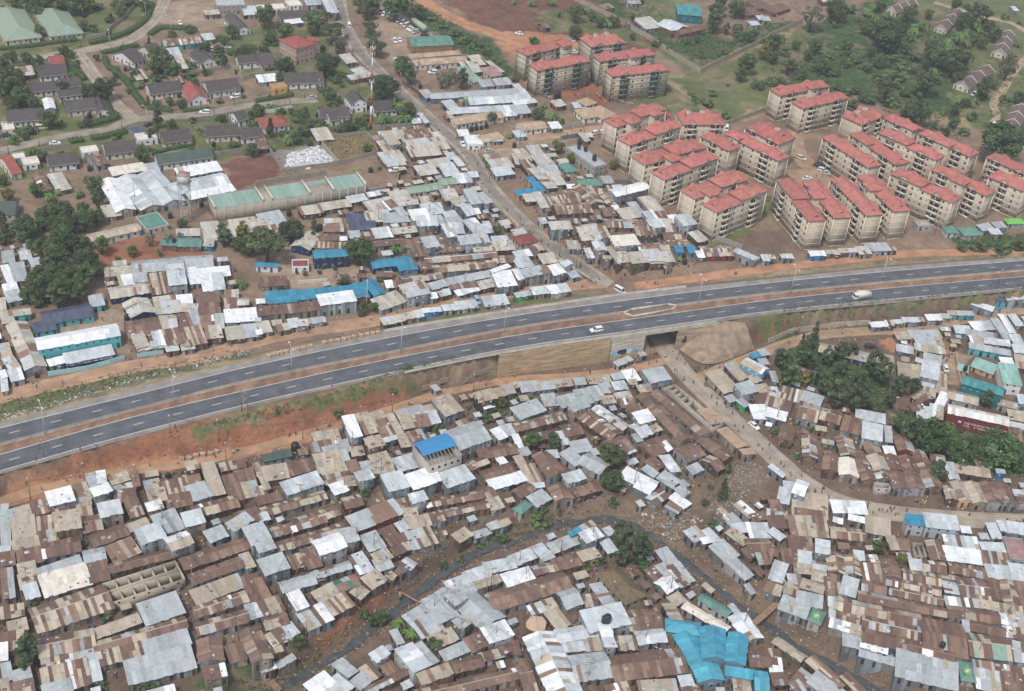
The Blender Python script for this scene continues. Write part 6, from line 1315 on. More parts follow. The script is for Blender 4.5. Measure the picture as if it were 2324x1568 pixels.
# ------------------------------------------------------------------ bridge, retaining walls, parapets
barrier('lo', 'lb', -.15, 918, 1625, 'pale bridge parapet on the near edge over the underpass', 'parapet', .85, .34, 9.0, (.50,.46,.40), .05)
barrier('uo', 'ul', -.15, 870, 1556, 'pale parapet along the far edge above the kiosks', 'parapet', .8, .34, 9.0, (.50,.46,.40), .05)
barrier('uo', 'ul', -.15, 1560, 2262, 'dark low edge wall beside the red footpath', 'edge_wall', .5, .4, 9.0, (.17,.145,.125), .02)
barrier('lo', 'lb', -.15, 1630, 2345, 'thin grey kerb wall below the truck lane', 'edge_wall', .3, .3, 9.0, (.24,.22,.2), .02)
def edge_pts(k, x0, x1, n, off):
    P = HW[k]; px = np.array([project(p)[0] for p in P]); q = np.linspace(x0, x1, n)
    pts = np.array([[np.interp(x, px, P[:, i]) for i in range(3)] for x in q])
    d = np.gradient(pts, axis=0); d /= np.linalg.norm(d, axis=1)[:, None]
    return pts + np.column_stack([d[:, 1], -d[:, 0], d[:, 2] * 0]) * off      # off > 0: towards the near side
def face_wall(name, desc, k, x0, x1, ztop, zbot, color, off, thick, panels, mat='stained'):
    pts = edge_pts(k, x0, x1, panels + 1, off); root = thing(name, 'wall', desc, tuple(pts[0]))
    zt = ztop if callable(ztop) else (lambda t: ztop)
    for i in range(panels):
        a, b = pts[i], pts[i + 1]; d = (b - a) / np.linalg.norm(b - a); n = np.array([-d[1], d[0], 0])
        a2, b2 = a + d * .015, b - d * .015; t0, t1 = zt(i / panels), zt((i + 1) / panels)
        V = [a2 + [0,0,zbot], b2 + [0,0,zbot], b2 + n*thick + [0,0,zbot], a2 + n*thick + [0,0,zbot], a2 + [0,0,t0], b2 + [0,0,t1], b2 + n*thick + [0,0,t1], a2 + n*thick + [0,0,t0]]
        mkobj('wall_panel', mesh_np('wall_panel', np.array(V) - pts[0], BOXF, [m_[mat]]), root, color=jit(color, .05))
    return root, pts
def stain_extra(nt, N, Lk, s, geo, b):
    mp = N.new('ShaderNodeMapping'); mp.inputs['Scale'].default_value = (.09, .09, 1.3); Lk.new(geo.outputs['Position'], mp.inputs['Vector'])
    t = N.new('ShaderNodeTexNoise'); t.inputs['Scale'].default_value = 1.6; t.inputs['Detail'].default_value = 6; Lk.new(mp.outputs[0], t.inputs['Vector'])
    mr = N.new('ShaderNodeMapRange'); mr.inputs[1].default_value = .38; mr.inputs[2].default_value = .66; mr.inputs[3].default_value = .62; mr.inputs[4].default_value = 1.15; Lk.new(t.outputs['Fac'], mr.inputs[0])
    return mulmix(N, Lk, s, mr.outputs[0])
material('stained', 'obj', .92, (.2, .8), extra=stain_extra)
face_wall('retaining_wall', 'tall stained sandy retaining wall under the highway edge', 'lo', 1133, 1388, -.2, -11.5, (.50,.365,.225), .25, .6, 9)
face_wall('bridge_abutment', 'pale painted abutment wall with graffiti beside the underpass', 'lo', 1390, 1466, -1.2, -11.5, (.55,.51,.43), .25, .8, 2)
face_wall('bridge_abutment', 'rust-streaked abutment wall with a black figure right of the underpass', 'lo', 1541, 1628, -1.2, -11.5, (.47,.36,.25), .25, .8, 3)
face_wall('wing_wall', 'low wing wall on the far side of the underpass, kiosk side', 'uo', 1330, 1392, -.3, -6.6, (.42,.36,.28), -.3, .5, 2)
face_wall('wing_wall', 'low wing wall on the far side of the underpass, footpath side', 'uo', 1452, 1560, lambda t: -.3, -6.4, (.42,.36,.28), -.3, .5, 3)
# deck over the road
pn = edge_pts('lo', 1386, 1632, 14, .3); pf = edge_pts('uo', 1376, 1600, 14, -.3)
deck = thing('bridge_deck', 'bridge', 'concrete bridge deck carrying the highway over the dirt road', tuple(pn[0]))
V = np.vstack([pn + [0,0,-.06], pf + [0,0,-.06], pn + [0,0,-1.15], pf + [0,0,-1.15]]) - pn[0]; n = 14
F = [(i, i+1, n+i+1, n+i) for i in range(n-1)] + [(2*n+i+1, 2*n+i, 3*n+i, 3*n+i+1) for i in range(n-1)] + [(2*n+i, 2*n+i+1, i+1, i) for i in range(n-1)] + [(n+i, n+i+1, 3*n+i+1, 3*n+i) for i in range(n-1)]
mkobj('deck_slab', mesh_np('deck_slab', V, F, [m_['concrete']]), deck, color=(.47,.42,.34))
# abutment faces along the road
Pm = ROADS['main'][0]; sel = [p for p in Pm if 655 < project(p)[1] < 775]
for s, nm in ((-1, 'left'), (1, 'right')):
    m = MB()
    for a, b in zip(sel[:-1], sel[1:]):
        d = (b - a)[:2]; d /= np.linalg.norm(d); nn = np.array([d[1], -d[0]]) * -s
        A = a[:2] + nn * 5.3; B = b[:2] + nn * 5.3
        if not (hy('lo', A[0]) - .5 < A[1] < hy('uo', A[0]) + .5): continue
        A2, B2 = A + nn * .6, B + nn * .6
        m.add([(*A, -11.4), (*B, -11.4), (*B2, -11.4), (*A2, -11.4), (*A, -1.1), (*B, -1.1), (*B2, -1.1), (*A2, -1.1)], BOXF if s < 0 else [f[::-1] for f in BOXF])
    if m.n:
        V = np.vstack(m.V) - pn[0]; mkobj('abutment_wall', mesh_np('abutment_wall', V, m.F, [m_['concrete']]), deck, color=(.4,.35,.29))
# graffiti on the pale wall: letters and colour patches
pa = edge_pts('lo', 1390, 1466, 3, .28)
du = pa[2] - pa[0]; Lw = np.linalg.norm(du); du = du / Lw; nrm = np.array([du[1], -du[0], 0])
def wall_text(txt, size, origin, du, nrm, color, name, parent, lean=0):
    M = frame(Vector(origin), Vector(du), Vector((0,0,1)), Vector(nrm)); M.translation -= parent.location
    return mkobj(name, TEXTM[txt], parent, color=color, M=M)
ab = bpy.data.objects['bridge_abutment']
def blob(cx, cz, rx, rz, color, off, n=11, seed=0):
    rr = random.Random(seed); V = [tuple(pa[0] + du*cx + nrm*off + np.array([0,0,cz]) - np.array(ab.location))]
    for k in range(n):
        a = 2*math.pi*k/n; q = rr.uniform(.7, 1.15); V.append(tuple(pa[0] + du*(cx+rx*q*math.cos(a)) + nrm*off + np.array([0,0,cz+rz*q*math.sin(a)]) - np.array(ab.location)))
    return V, [(0, k+1, (k+1)%n+1) for k in range(n)]
for i, (cx, cz, rx, rz, col) in enumerate([(2.2,-4.6,1.8,1.2,(.25,.5,.62)),(4.6,-4.2,2.2,1.0,(.02,.03,.08)),(5.2,-5.0,1.6,.8,(.05,.07,.16)),(7.2,-4.4,1.6,1.2,(.55,.58,.6)),(3.4,-6.5,1.6,1.0,(.3,.55,.6)),(9.3,-5.0,1.3,1.0,(.12,.35,.5)),(10.2,-6.4,.9,1.2,(.5,.42,.4))]):
    V, F = blob(cx, cz - 2.4, rx, rz, col, .012 + .004 * i, seed=i); mkobj('graffiti_patch', mesh_np('graffiti_patch', V, F, [m_['plaster']]), ab, color=col)
wall_text('AMANI', 2.3, pa[0] + du * 2.2 + nrm * .06 + np.array([0,0,-9.3]), du, nrm, (.75,.38,.06), 'graffiti_lettering', ab, lean=.15)
wall_text('AMANI', 2.3, pa[0] + du * 2.32 + nrm * .05 + np.array([0,0,-9.42]), du, nrm, (.5,.07,.03), 'graffiti_lettering', ab, lean=.15)
# dark figure on the right abutment
ab2 = bpy.data.objects['bridge_abutment.001']; pb = edge_pts('lo', 1541, 1628, 3, .28); du2 = (pb[2]-pb[0]) / np.linalg.norm(pb[2]-pb[0]); n2v = np.array([du2[1], -du2[0], 0])
sil = [(0,0),(1.6,0),(1.9,.9),(1.5,1.6),(1.7,2.2),(1.5,2.8),(1.0,2.9),(.8,2.3),(1.0,1.8),(.3,1.2)]
V = [tuple(pb[0] + du2*(2.0+x) + n2v*.03 + np.array([0,0,-6.8+z]) - np.array(ab2.location)) for x, z in sil]
mkobj('painted_figure', mesh_np('painted_figure', V, [tuple(range(len(V)))], [m_['plaster']]), ab2, color=(.03,.03,.035))
# paved concrete slope beside the underpass
def ruled(T_, B_, nu, nvv):
    T_ = densify(np.array(T_), 1.0); B_ = densify(np.array(B_), 1.0)
    q = np.linspace(0, 1, nu); tt = np.array([[np.interp(x, np.linspace(0,1,len(T_)), T_[:,k]) for k in range(3)] for x in q]); bb = np.array([[np.interp(x, np.linspace(0,1,len(B_)), B_[:,k]) for k in range(3)] for x in q])
    V = np.array([tt + (bb - tt) * v for v in np.linspace(0, 1, nvv)]).reshape(-1, 3)
    F = [(j*nu+i, j*nu+i+1, (j+1)*nu+i+1, (j+1)*nu+i) for j in range(nvv-1) for i in range(nu-1)]
    return V, [f[::-1] for f in F]
V, F = ruled([at_z(1624,730,-.6), at_z(1650,731,-.5), at_z(1692,735,-1.0)], [at_z(1540,795,-9.7), at_z(1596,828,-9.9), at_z(1712,796,-9.1)], 16, 10)
V[:, 2] += .45
def slope_extra(nt, N, Lk, s, geo, b):
    t = N.new('ShaderNodeTexBrick'); t.inputs['Scale'].default_value = 1.1; t.inputs['Color1'].default_value = (1,1,1,1); t.inputs['Color2'].default_value = (.9,.88,.86,1); t.inputs['Mortar'].default_value = (.72,.7,.68,1); t.inputs['Mortar Size'].default_value = .03
    Lk.new(geo.outputs['Position'], t.inputs['Vector']); return mulmix(N, Lk, s, t.outputs['Color'])
material('slope_paving', 'obj', .92, (.45, .35), extra=slope_extra)
cs = structure(mkobj('slope_paving', mesh_np('slope_paving', V, F, [m_['slope_paving']], smooth=True), color=(.335,.255,.185)))
# well between the two decks
wp = [T(2,1,*p) for p in ((1015,1272),(1082,1238),(1418,1192),(1503,1206),(1446,1240),(1100,1300))]
ww_ = [np.array(at_z(x, y, .55)) for x, y in wp]; well = thing('median_well', 'parapet', 'long six-sided concrete parapet ring in the median over the underpass', (*ww_[0][:2], 0))
for a, b in zip(ww_, ww_[1:] + ww_[:1]):
    m = MB(); m.bar(Vector((a[0], a[1], .4)) - well.location, Vector((b[0], b[1], .4)) - well.location, .35, .95); m.obj('parapet_side', m_['concrete'], well, color=(.5,.45,.37))
m = MB(); m.add([tuple(Vector((p[0], p[1], .06)) - well.location) for p in ww_], [(0,1,2,3,4,5)]); m.obj('well_floor', m_['concrete'], well, color=(.2,.15,.11))

# ------------------------------------------------------------------ boundary walls
def wall_run(c, r, pts, h, desc, color=(.37,.33,.28), name='boundary_wall', bay=3.0, thick=.22, mat='block', cat='wall'):
    P = [GT(c, r, x, y) for x, y in pts]; root = thing(name, cat, desc, P[0])
    for a, b in zip(P[:-1], P[1:]):
        d = Vector((b.x-a.x, b.y-a.y, 0)); L = d.length; n = max(1, int(round(L / bay))); d.normalize()
        for k in range(n):
            p = a + d * (L*k/n); q = a + d * (L*(k+1)/n); zz = min(H(p.x, p.y), H(q.x, q.y))
            m = cached('unitbox', lambda: mesh_np('wall_panel', BOXV - np.array([0,.5,0]), BOXF, [m_['block']]))
            me = m if mat == 'block' else cached('unitbox' + mat, lambda: mesh_np('wall_panel', BOXV - np.array([0,.5,0]), BOXF, [m_[mat]]))
            nn = Vector((-d.y, d.x, 0)); o = Vector((p.x, p.y, zz - .3)) - root.location
            mkobj('wall_panel', me, root, color=jit(color, .06), M=frame(o + d*.1, d * (L/n - .2), nn * thick, Vector((0,0,h + .3))))
            if bay < 5: mkobj('post', me, root, color=jit(tuple(min(.9, x*1.12) for x in color), .05), M=frame(o - d*.1, d * .2, nn * (thick + .1), Vector((0,0,h + .42))))
    return root
W_ = wall_run
W_(2,0,[(560,0),(930,180),(1230,350),(1430,490),(1705,665),(2324,362)],2.6,'long pale panel wall turning a sharp corner round the farm plot',(.40,.35,.28))
W_(3,0,[(0,345),(150,275),(310,215)],2.6,'pale panel wall ending by the feathery tree',(.40,.36,.29))
W_(2,0,[(1400,795),(1580,900),(1755,1015)],2.0,'block wall stepping down behind the green-trimmed flats',(.36,.31,.25))
W_(2,0,[(1940,1140),(2130,1070),(2324,1000)],2.2,'block wall rising past the courtyard of flats',(.38,.33,.26))
W_(3,1,[(0,1545),(220,1445),(560,1400),(920,1375)],2.0,'pale lane wall below the grassy embankment',(.44,.38,.31),mat='concrete')
W_(0,0,[(780,360),(960,330),(1005,270),(1100,195),(1240,45)],2.0,'curved grey wall around the tank garden',(.34,.31,.27))
W_(0,0,[(1640,1115),(1860,1085),(2085,1065)],1.7,'grey lane wall opposite the parked white car',(.3,.27,.24))
W_(0,0,[(290,1395),(640,1340)],2.2,'short block wall on the lower lane',(.31,.28,.25))
W_(0,0,[(1740,690),(2100,615),(2200,725),(2324,695)],2.0,'garden wall with a bend beside the round table lawn',(.36,.33,.29))
W_(0,0,[(1945,1420),(2324,1360)],2.2,'back wall above the ploughed red plot',(.34,.3,.26))
W_(1,0,[(0,1360),(110,1360),(250,1568)],2.2,'wall between the red plot and rubbish yard',(.33,.29,.26))
W_(1,0,[(585,1295),(735,1495)],2.0,'low wall between rubbish yard and maize plot',(.40,.37,.33))
W_(1,0,[(590,1270),(1000,1225),(1170,1400)],2.0,'wall round the back of the maize plot',(.33,.29,.26))
W_(1,0,[(260,1568),(730,1500),(1110,1400)],2.0,'front wall of the rubbish yard and maize plot',(.36,.32,.28))
W_(1,0,[(1060,1175),(1530,1150)],2.2,'grey wall behind the banana garden',(.33,.3,.27))
W_(1,1,[(0,118),(300,70),(640,20)],2.2,'long wall uphill of the parapet warehouse',(.36,.31,.27))
W_(1,1,[(1020,190),(1275,140),(1300,20)],2.2,'corner wall of the gravel yard',(.42,.38,.32))
W_(2,1,[(1830,600),(2090,700)],2.2,'wall below the corner flats',(.38,.34,.29))
W_(2,1,[(930,100),(1260,110)],2.0,'dark wall above the white gabled warehouse',(.2,.2,.2))
W_(0,2,[(440,275),(800,220),(1000,165),(1135,125)],1.6,'turquoise wall in front of the lettered school',(.32,.52,.52),mat='plaster')
W_(0,2,[(1250,105),(1490,70)],1.5,'turquoise garden wall by the kiosks',(.32,.55,.55),mat='plaster')
W_(1,1,[(380,1005),(650,985)],1.2,'white low wall in the blue school yard',(.6,.58,.54),mat='plaster')
W_(3,2,[(1690,110),(1740,400)],2.4,'peach compound wall beside the parked sedan',(.52,.34,.24),mat='plaster')
W_(1,2,[(1510,410),(1900,350),(2200,265),(2230,200)],1.6,'stone garden wall with painted drums under the embankment',(.36,.29,.23))
W_(1,0,[(0,905),(110,890),(110,870)],1.4,'small wall by the yellow box house',(.36,.34,.31))
W_(1,0,[(70,1025),(160,1020),(330,985)],1.6,'white gate wall of the orange-roofed house',(.66,.64,.6),mat='plaster')
W_(2,0,[(200,1200),(340,1185),(590,1150)],2.0,'white-washed wall on the market street',(.42,.39,.34))
W_(2,0,[(440,1270),(610,1245)],2.0,'blue-grey iron fence on the market street',(.2,.23,.26),mat='wall_panel',name='iron_fence',cat='fence')
W_(1,0,[(1330,760),(1480,860)],1.8,'rusty iron fence beside the main road bend',(.2,.17,.15),mat='wall_panel',name='iron_fence',cat='fence')
W_(0,0,[(1150,1200),(1380,1420)],1.8,'slanting wall down to the green-grey hall',(.28,.26,.24))
# ------------------------------------------------------------------ roofless concrete shells
def shell(c, r, pts, h, desc, rows, cols, skip=0.0, color=(.45,.40,.33)):
    q = [tuple(map(float, p)) for p in pts]; ctr, e, w, L, W = rect_from(c, r, q, h); zg = min(H(ctr[0]+e[0]*a*L/2, ctr[1]+e[1]*a*L/2) for a in (-1,0,1))
    if e[0]*w[1]-e[1]*w[0] < 0: e = -e
    root = thing('roofless_building', 'building', desc, (ctr[0], ctr[1], zg), math.atan2(e[1], e[0])); t = .2
    def wl(lo, hi, nm='wall'): m = MB(); m.box(lo, hi); m.obj(nm, m_['block'], root, color=jit(color, .06))
    l, ww = L/2, W/2
    for y in rows:
        Y = -ww + y * W; wl((-l, Y - t/2, -1.6), (l, Y + t/2, h))
    ys = sorted(rows)
    for x0, lo, hi in cols:
        X = -l + x0 * L; wl((X - t/2, -ww + lo*W + t/2 + .003, -1.6), (X + t/2, -ww + hi*W - t/2 - .003, h - .02))
    for y in (rows[0], rows[-1]):
        for k in range(max(2, int(L/3.4))):
            x = -l + (k + .5) * L / max(2, int(L/3.4)); s = -1 if y == rows[0] else 1
            mkobj('opening_shade', mesh_np('opening_shade', [(x-.3, (-ww + y*W) + s*(t/2+.012), h-1.1), (x+.3, (-ww + y*W) + s*(t/2+.012), h-1.1), (x+.3, (-ww + y*W) + s*(t/2+.012), h-.5), (x-.3, (-ww + y*W) + s*(t/2+.012), h-.5)], [(0,1,2,3)], [m_['dark']]), root)  # flat dark patch on the wall: shade of the hole is its colour
    m = MB(); m.box((-l+.1, -ww+.1, -.3), (l-.1, ww-.1, .05)); m.obj('floor_slab', m_['concrete'], root, color=(.22,.18,.15))
    return root
shell(0,3,[(930,585),(1590,370),(1675,545)],3.0,'roofless grey concrete block of small open rooms in two rows',[0.0,.42,.58,1.0],[(0,0,1),(1,0,1)]+[(k/6,0,.42) for k in range(1,6)]+[(k/6,.58,1) for k in range(1,6)])
shell(2,2,[(1395,380),(1770,770),(1880,715)],2.5,'long narrow roofless concrete shell beside the dirt road',[0.0,.3,1.0],[(0,0,1),(1,0,1),(.1,.3,1),(.2,.3,1),(.3,.3,1),(.42,.3,1)],color=(.42,.38,.32))
shell(3,2,[(965,1240),(1105,1240),(1110,1300)],2.6,'small open concrete box without a roof by the road',[0.0,1.0],[(0,0,1),(1,0,1)],color=(.40,.38,.34))
shell(3,3,[(1305,215),(1400,225),(1450,340)],2.0,'grassed-over low concrete room shell between shacks',[0.0,1.0],[(0,0,1),(1,0,1),(.5,0,1)],color=(.33,.31,.27))
# ------------------------------------------------------------------ three-storey shell with a blue vault
h = 8.4; ctr, e, w, L, W = rect_from(1,2,[(1430,890),(1715,805),(1862,1000)],h)
if e[0]*w[1]-e[1]*w[0] < 0: e = -e
zg = H(*ctr); root = thing('unfinished_building', 'building', 'three-storey grey block shell with curved blue roof', (ctr[0], ctr[1], zg), math.atan2(e[1], e[0]))
l, ww = L/2, W/2; s = 1 if w @ np.array([-e[1], e[0]]) > 0 else -1
mb = MB(); t = .25
sy = -1 if (np.array([-e[1], e[0]])[1] > 0) else 1       # side facing the camera in local y
mb.box((-l,-ww,-2),(l,-ww+t,h-(.7 if sy<0 else 0))); mb.box((-l,ww-t,-2),(l,ww,h-(.7 if sy>0 else 0))); mb.box((-l,-ww+t,-2),(-l+t,ww-t,h)); mb.box((l-t,-ww+t,-2),(l,ww-t,h-.4))
mb.box((-l+t,-ww+t,h-2.9),(l-t,ww-t,h-2.7)); mb.obj('wall', m_['block'], root, color=(.42,.40,.37))
nV = 11; V = []; y0, y1 = (sy * -ww * 1.02, sy * ww * .3)
for k in range(nV):
    f = k/(nV-1); y = y0 + (y1-y0)*f; z = h - .05 + 1.5*math.sin(math.pi*(.12+.7*f))
    V += [(-l-.3, y, z), (l+.2, y, z)]
F = [(2*k, 2*k+1, 2*k+3, 2*k+2) for k in range(nV-1)]
o = mkobj('vault_roof', mesh_np('vault_roof', V, F, [m_['sheet']], smooth=True), root, color=(.04,.24,.48))
for k in range(9):
    x = -l + .5 + k*(2*l-1)/8; mb = MB(); mb.bar((x, y1, h+.75), (x, sy*ww*.97, h-.55), .2, .25); mb.obj('rafter', m_['wood'], root, color=(.33,.28,.22))
for f in range(3):
    for k in range(5):
        x = -l + 1.2 + k*(2*l-2.4)/4; z = f*2.6+.8; y = sy*(ww+.01)
        mkobj('opening_shade', mesh_np('opening_shade', [(x-.4,y,z),(x+.4,y,z),(x+.4,y,z+.9),(x-.4,y,z+.9)], [(0,1,2,3)], [m_['dark']]), root)  # no hole cut: the dark inside is painted as a flat patch
# ------------------------------------------------------------------ parapet warehouse
h = 6.0; P3 = [np.array(G(*p, h)) for p in ((467,443),(806,393),(834,418))]
u = (P3[1]-P3[0])[:2]; v = (P3[2]-P3[1])[:2]; L = np.linalg.norm(u); e = u/L; pw = np.array([-e[1], e[0]]); W = max(abs(v @ pw), 7.0); sgn = np.sign(v @ pw); ctr = (P3[0]+P3[2])[:2]/2
zg = H(*ctr); root = thing('warehouse', 'warehouse', 'long grey block warehouse with green roof bays between tall parapets', (ctr[0], ctr[1], zg), math.atan2(e[1], e[0])); l, ww = L/2, W/2
mb = MB(); mb.box((-l,-ww,-1),(l,ww,h-.6)); mb.obj('wall', m_['block'], root, color=(.40,.36,.30))
for k in range(18):
    for s in (-1, 1): mb = MB(); x = -l + .3 + k*(2*l-.6)/17; mb.box((x-.18, s*ww-.1, -1), (x+.18, s*ww+.1, h-.5)); mb.obj('pilaster', m_['concrete'], root, color=(.48,.43,.36))
for k, x in enumerate((0, .31, .37, .62, .78, 1.0)):
    X = -l + x*2*l; mb = MB(); mb.box((X-.15,-ww-.1,h-.6),(X+.15,ww+.1,h+.9)); mb.obj('parapet', m_['plaster'], root, color=(.6,.56,.47))
for x0, x1, z in ((.01,.305,0),(.315,.365,-.5),(.375,.615,0),(.625,.775,-.4),(.785,.995,0)):
    n = max(2, int((x1-x0)*2*l/1.3))
    for k in range(n):
        a = -l + (x0 + (x1-x0)*k/n)*2*l; wd = (x1-x0)*2*l/n
        mkobj('roof_sheet', SHEET, root, color=jit((.245,.35,.295), .1), M=frame(Vector((a, ww, h-.3+z)), Vector((wd,0,0)), Vector((0,-2*ww,-.45)), Vector((0,0,1))) if False else frame(Vector((a+wd, ww, h-.1+z)), Vector((-wd-.03,0,0)), Vector((0,-2*ww,-.4)), Vector((0,-.4/(2*ww)*1.0,1))))
# ------------------------------------------------------------------ lettered maroon hall
h = 5.6; ctr, e, w, L, W = rect_from(3,2,[(1628,522),(2178,655),(2190,742)],h)
if e[0] < 0: e = -e
zg = H(*ctr) ; root = thing('lettered_hall', 'hall', 'long maroon iron hall with pale roof and white wall lettering', (ctr[0], ctr[1], zg))
PAL['_'] = [(.7,(.62,.60,.55)),(.3,(.70,.69,.66))]
ps, rise = roof_pieces(ctr, e, w, L, W, zg, h, 'G', '_'); V, F, zb = wall_mesh(ctr, e, w, L, W, zg, h, 'G', rise)
ps.append(('wall', 'mesh', V, F, (.21,.04,.045), 'wall_panel_plain')); material('wall_panel_plain', 'obj', .7, (.12, 1.5))
wn2 = w if w[1] < 0 else -w; E = Vector((e[0], e[1], 0)); Nn = Vector((wn2[0], wn2[1], 0)); c0 = Vector((ctr[0], ctr[1], 0)) + Nn * (W/2 - .22)
for k in range(9):
    p = c0 + E * (-L/2 + 2.2 + k * (L-4.4)/8); 
    for z in (1.4, 3.9):
        if random.random() < .62: ps.append(('window', 'inst', frame(V3(p, zg+z) + Nn*.05, E * .8, -Nn * .2, Vector((0,0,.7))), (.12,.1,.1), WINM))
emit(ps, root)
org = c0 + Nn*.09 - E*(L*.20)
wall_text('THE CHURCH ON THE ROCK', 1.05, V3(org, zg + 2.75), E, Nn, (.72,.70,.68), 'wall_lettering', root)
wall_text('INTL    ACADEMY', 1.05, V3(org, zg + 1.6), E, Nn, (.72,.70,.68), 'wall_lettering', root)
mb = MB(); mb.lathe([(.62,0),(.62,.02)], 14); o = mb.obj('wall_emblem', m_['plaster'], root, color=(.6,.6,.62)); o.matrix_basis = Matrix.Translation(V3(c0 + Nn*.08 - E*(L*.27), zg+3.0) - root.location) @ frame(Vector((0,0,0)), E, Vector((0,0,1)), -Nn if E.cross(Vector((0,0,1))).dot(Nn) < 0 else Nn)
# navy sign wall of the school on the left
h = 1.0; q = [x for x in ENT if (x['c'], x['r']) == (0, 2) and abs(x['pos'][0]-202) < 12 and abs(x['pos'][1]-795) < 14]
if q:
    q = q[0]; wn2 = q['w'] if q['w'][1] < 0 else -q['w']; e = q['e'] if q['e'][0] > 0 else -q['e']; E = Vector((e[0], e[1], 0)); Nn = Vector((wn2[0], wn2[1], 0))
    c0 = Vector((q['ctr'][0], q['ctr'][1], 0)) + Nn*(q['W']/2 - .1); sg = thing('school_sign', 'sign', 'long navy sign board with white lettering under a pale roof', V3(c0, q['zg']))
    mb = MB(); mb.box((-q['L']/2+.3, -.04, .5), (q['L']/2-.2, .04, 2.0), M=frame(Vector((0,0,0)), E, -Nn, Vector((0,0,1)))); mb.obj('board', m_['paint'], sg, color=(.02,.035,.10))
    mb = MB(); x = -q['L']/2 + 1.2; Mx = frame(Nn*.06, E, -Nn, Vector((0,0,1)))      # a worn line of letters, no longer readable
    for wd in (4, 3, 6, 3, 9, 7):
        for k in range(wd):
            mb.box((x, -.01, 1.15), (x+.1, .01, 1.75), M=Mx); mb.box((x+.1, -.01, random.choice((1.15,1.4,1.63))), (x+.33, .01, random.choice((1.27,1.75))), M=Mx); x += .45
        x += .45
        if x > q['L']/2 - 2.6: break
    mb.obj('lettering', m_['plaster'], sg, color=(.6,.63,.68))
a, b = G(797, 391), G(838, 383); d = (b-a).normalized(); dn = Vector((-d.y, d.x, 0)).normalized(); hl = thing('letter_hedge', 'hedge', 'yellow-green clipped hedge letters on the yard bank', a)
mkobj('hedge_lettering', TEXTM['I  BER'], hl, color=(.26,.27,.03), M=frame(Vector((0,0,.45)), d * (b-a).length/7.2, (dn*.85 + Vector((0,0,.5))).normalized(), Vector((0,0,20.0))) if False else frame(Vector((0,0,.45)), d, (dn*.85 + Vector((0,0,.5))).normalized(), d.cross((dn*.85 + Vector((0,0,.5))).normalized())))
# ------------------------------------------------------------------ radio mast, water tower
b = GT(1,0,1040,1172); mast = thing('radio_mast', 'mast', 'tall slender red and white banded radio mast with panel antennas', b)
tp = T(1,0,1070,470); hm = 38.0
for it in range(40):
    if project((b.x, b.y, b.z + hm))[1] < tp[1]: break
    hm += .5
for k in range(7):
    r0_, r1_ = .55 - .05*k, .55 - .05*(k+1); m = MB(); m.tube([(0,0,hm*k/7), (0,0,hm*(k+1)/7 - .02)], [r0_, r1_], 10); m.obj('mast_section', m_['paint'], mast, color=(.42,.06,.05) if k % 2 == 0 else (.7,.68,.66))
for z, n in ((hm-1.5, 4), (hm-4.0, 3), (hm*.57, 3)):
    for k in range(n):
        a = 2*math.pi*k/n + z; m = MB(); m.box((-.2,-.1,-.9),(.2,.1,.9), M=Matrix.Translation((math.cos(a)*.95, math.sin(a)*.95, z)) @ Matrix.Rotation(a+math.pi/2, 4, 'Z')); o = m.obj('panel_antenna', m_['paint'], mast, color=(.62,.62,.62))
        m = MB(); m.bar((math.cos(a)*.2, math.sin(a)*.2, z), (math.cos(a)*.9, math.sin(a)*.9, z), .07); m.obj('bracket', m_['metal'], o, color=(.4,.4,.4))
m = MB(); m.tube([(0,0,hm),(0,0,hm+2.2)], .05, 6); m.obj('rod', m_['metal'], mast, color=(.6,.6,.6))
b = GT(0,1,1690,432); tw = thing('water_tower', 'water tower', 'steel lattice water tower with a square rusty-topped tank', b); ht = 14.0
for it in range(40):
    if project((b.x, b.y, b.z + ht))[1] < T(0,1,1690,100)[1]: break
    ht += .4
lg = [(-1.6,-1.6),(1.6,-1.6),(1.6,1.6),(-1.6,1.6)]
for x, y in lg: m = MB(); m.bar((x*1.15, y*1.15, -.2), (x, y, ht), .16); m.obj('leg', m_['metal'], tw, color=(.40,.40,.40))
for k in range(5):
    for i in range(4):
        (x0, y0), (x1, y1) = lg[i], lg[(i+1)%4]; z0, z1 = ht*k/5, ht*(k+1)/5; m = MB(); m.bar((x0*1.08,y0*1.08,z0),(x1*1.08,y1*1.08,z1),.09); m.bar((x1*1.08,y1*1.08,z0),(x0*1.08,y0*1.08,z1),.09); m.bar((x0*1.06,y0*1.06,z1),(x1*1.06,y1*1.06,z1),.09); m.obj('brace', m_['metal'], tw, color=(.45,.45,.45))
m = MB(); m.box((-2.3,-2.3,ht),(2.3,2.3,ht+.25)); m.obj('platform', m_['metal'], tw, color=(.3,.29,.28))
m = MB(); m.box((-1.9,-1.9,ht+.25),(1.9,1.9,ht+3.6)); tk = m.obj('tank', m_['sheet'], tw, color=(.5,.51,.51)); m = MB(); m.box((-2.0,-2.0,ht+3.6),(2.0,2.0,ht+3.75)); m.obj('tank_lid', m_['sheet'], tk, color=(.33,.24,.18))
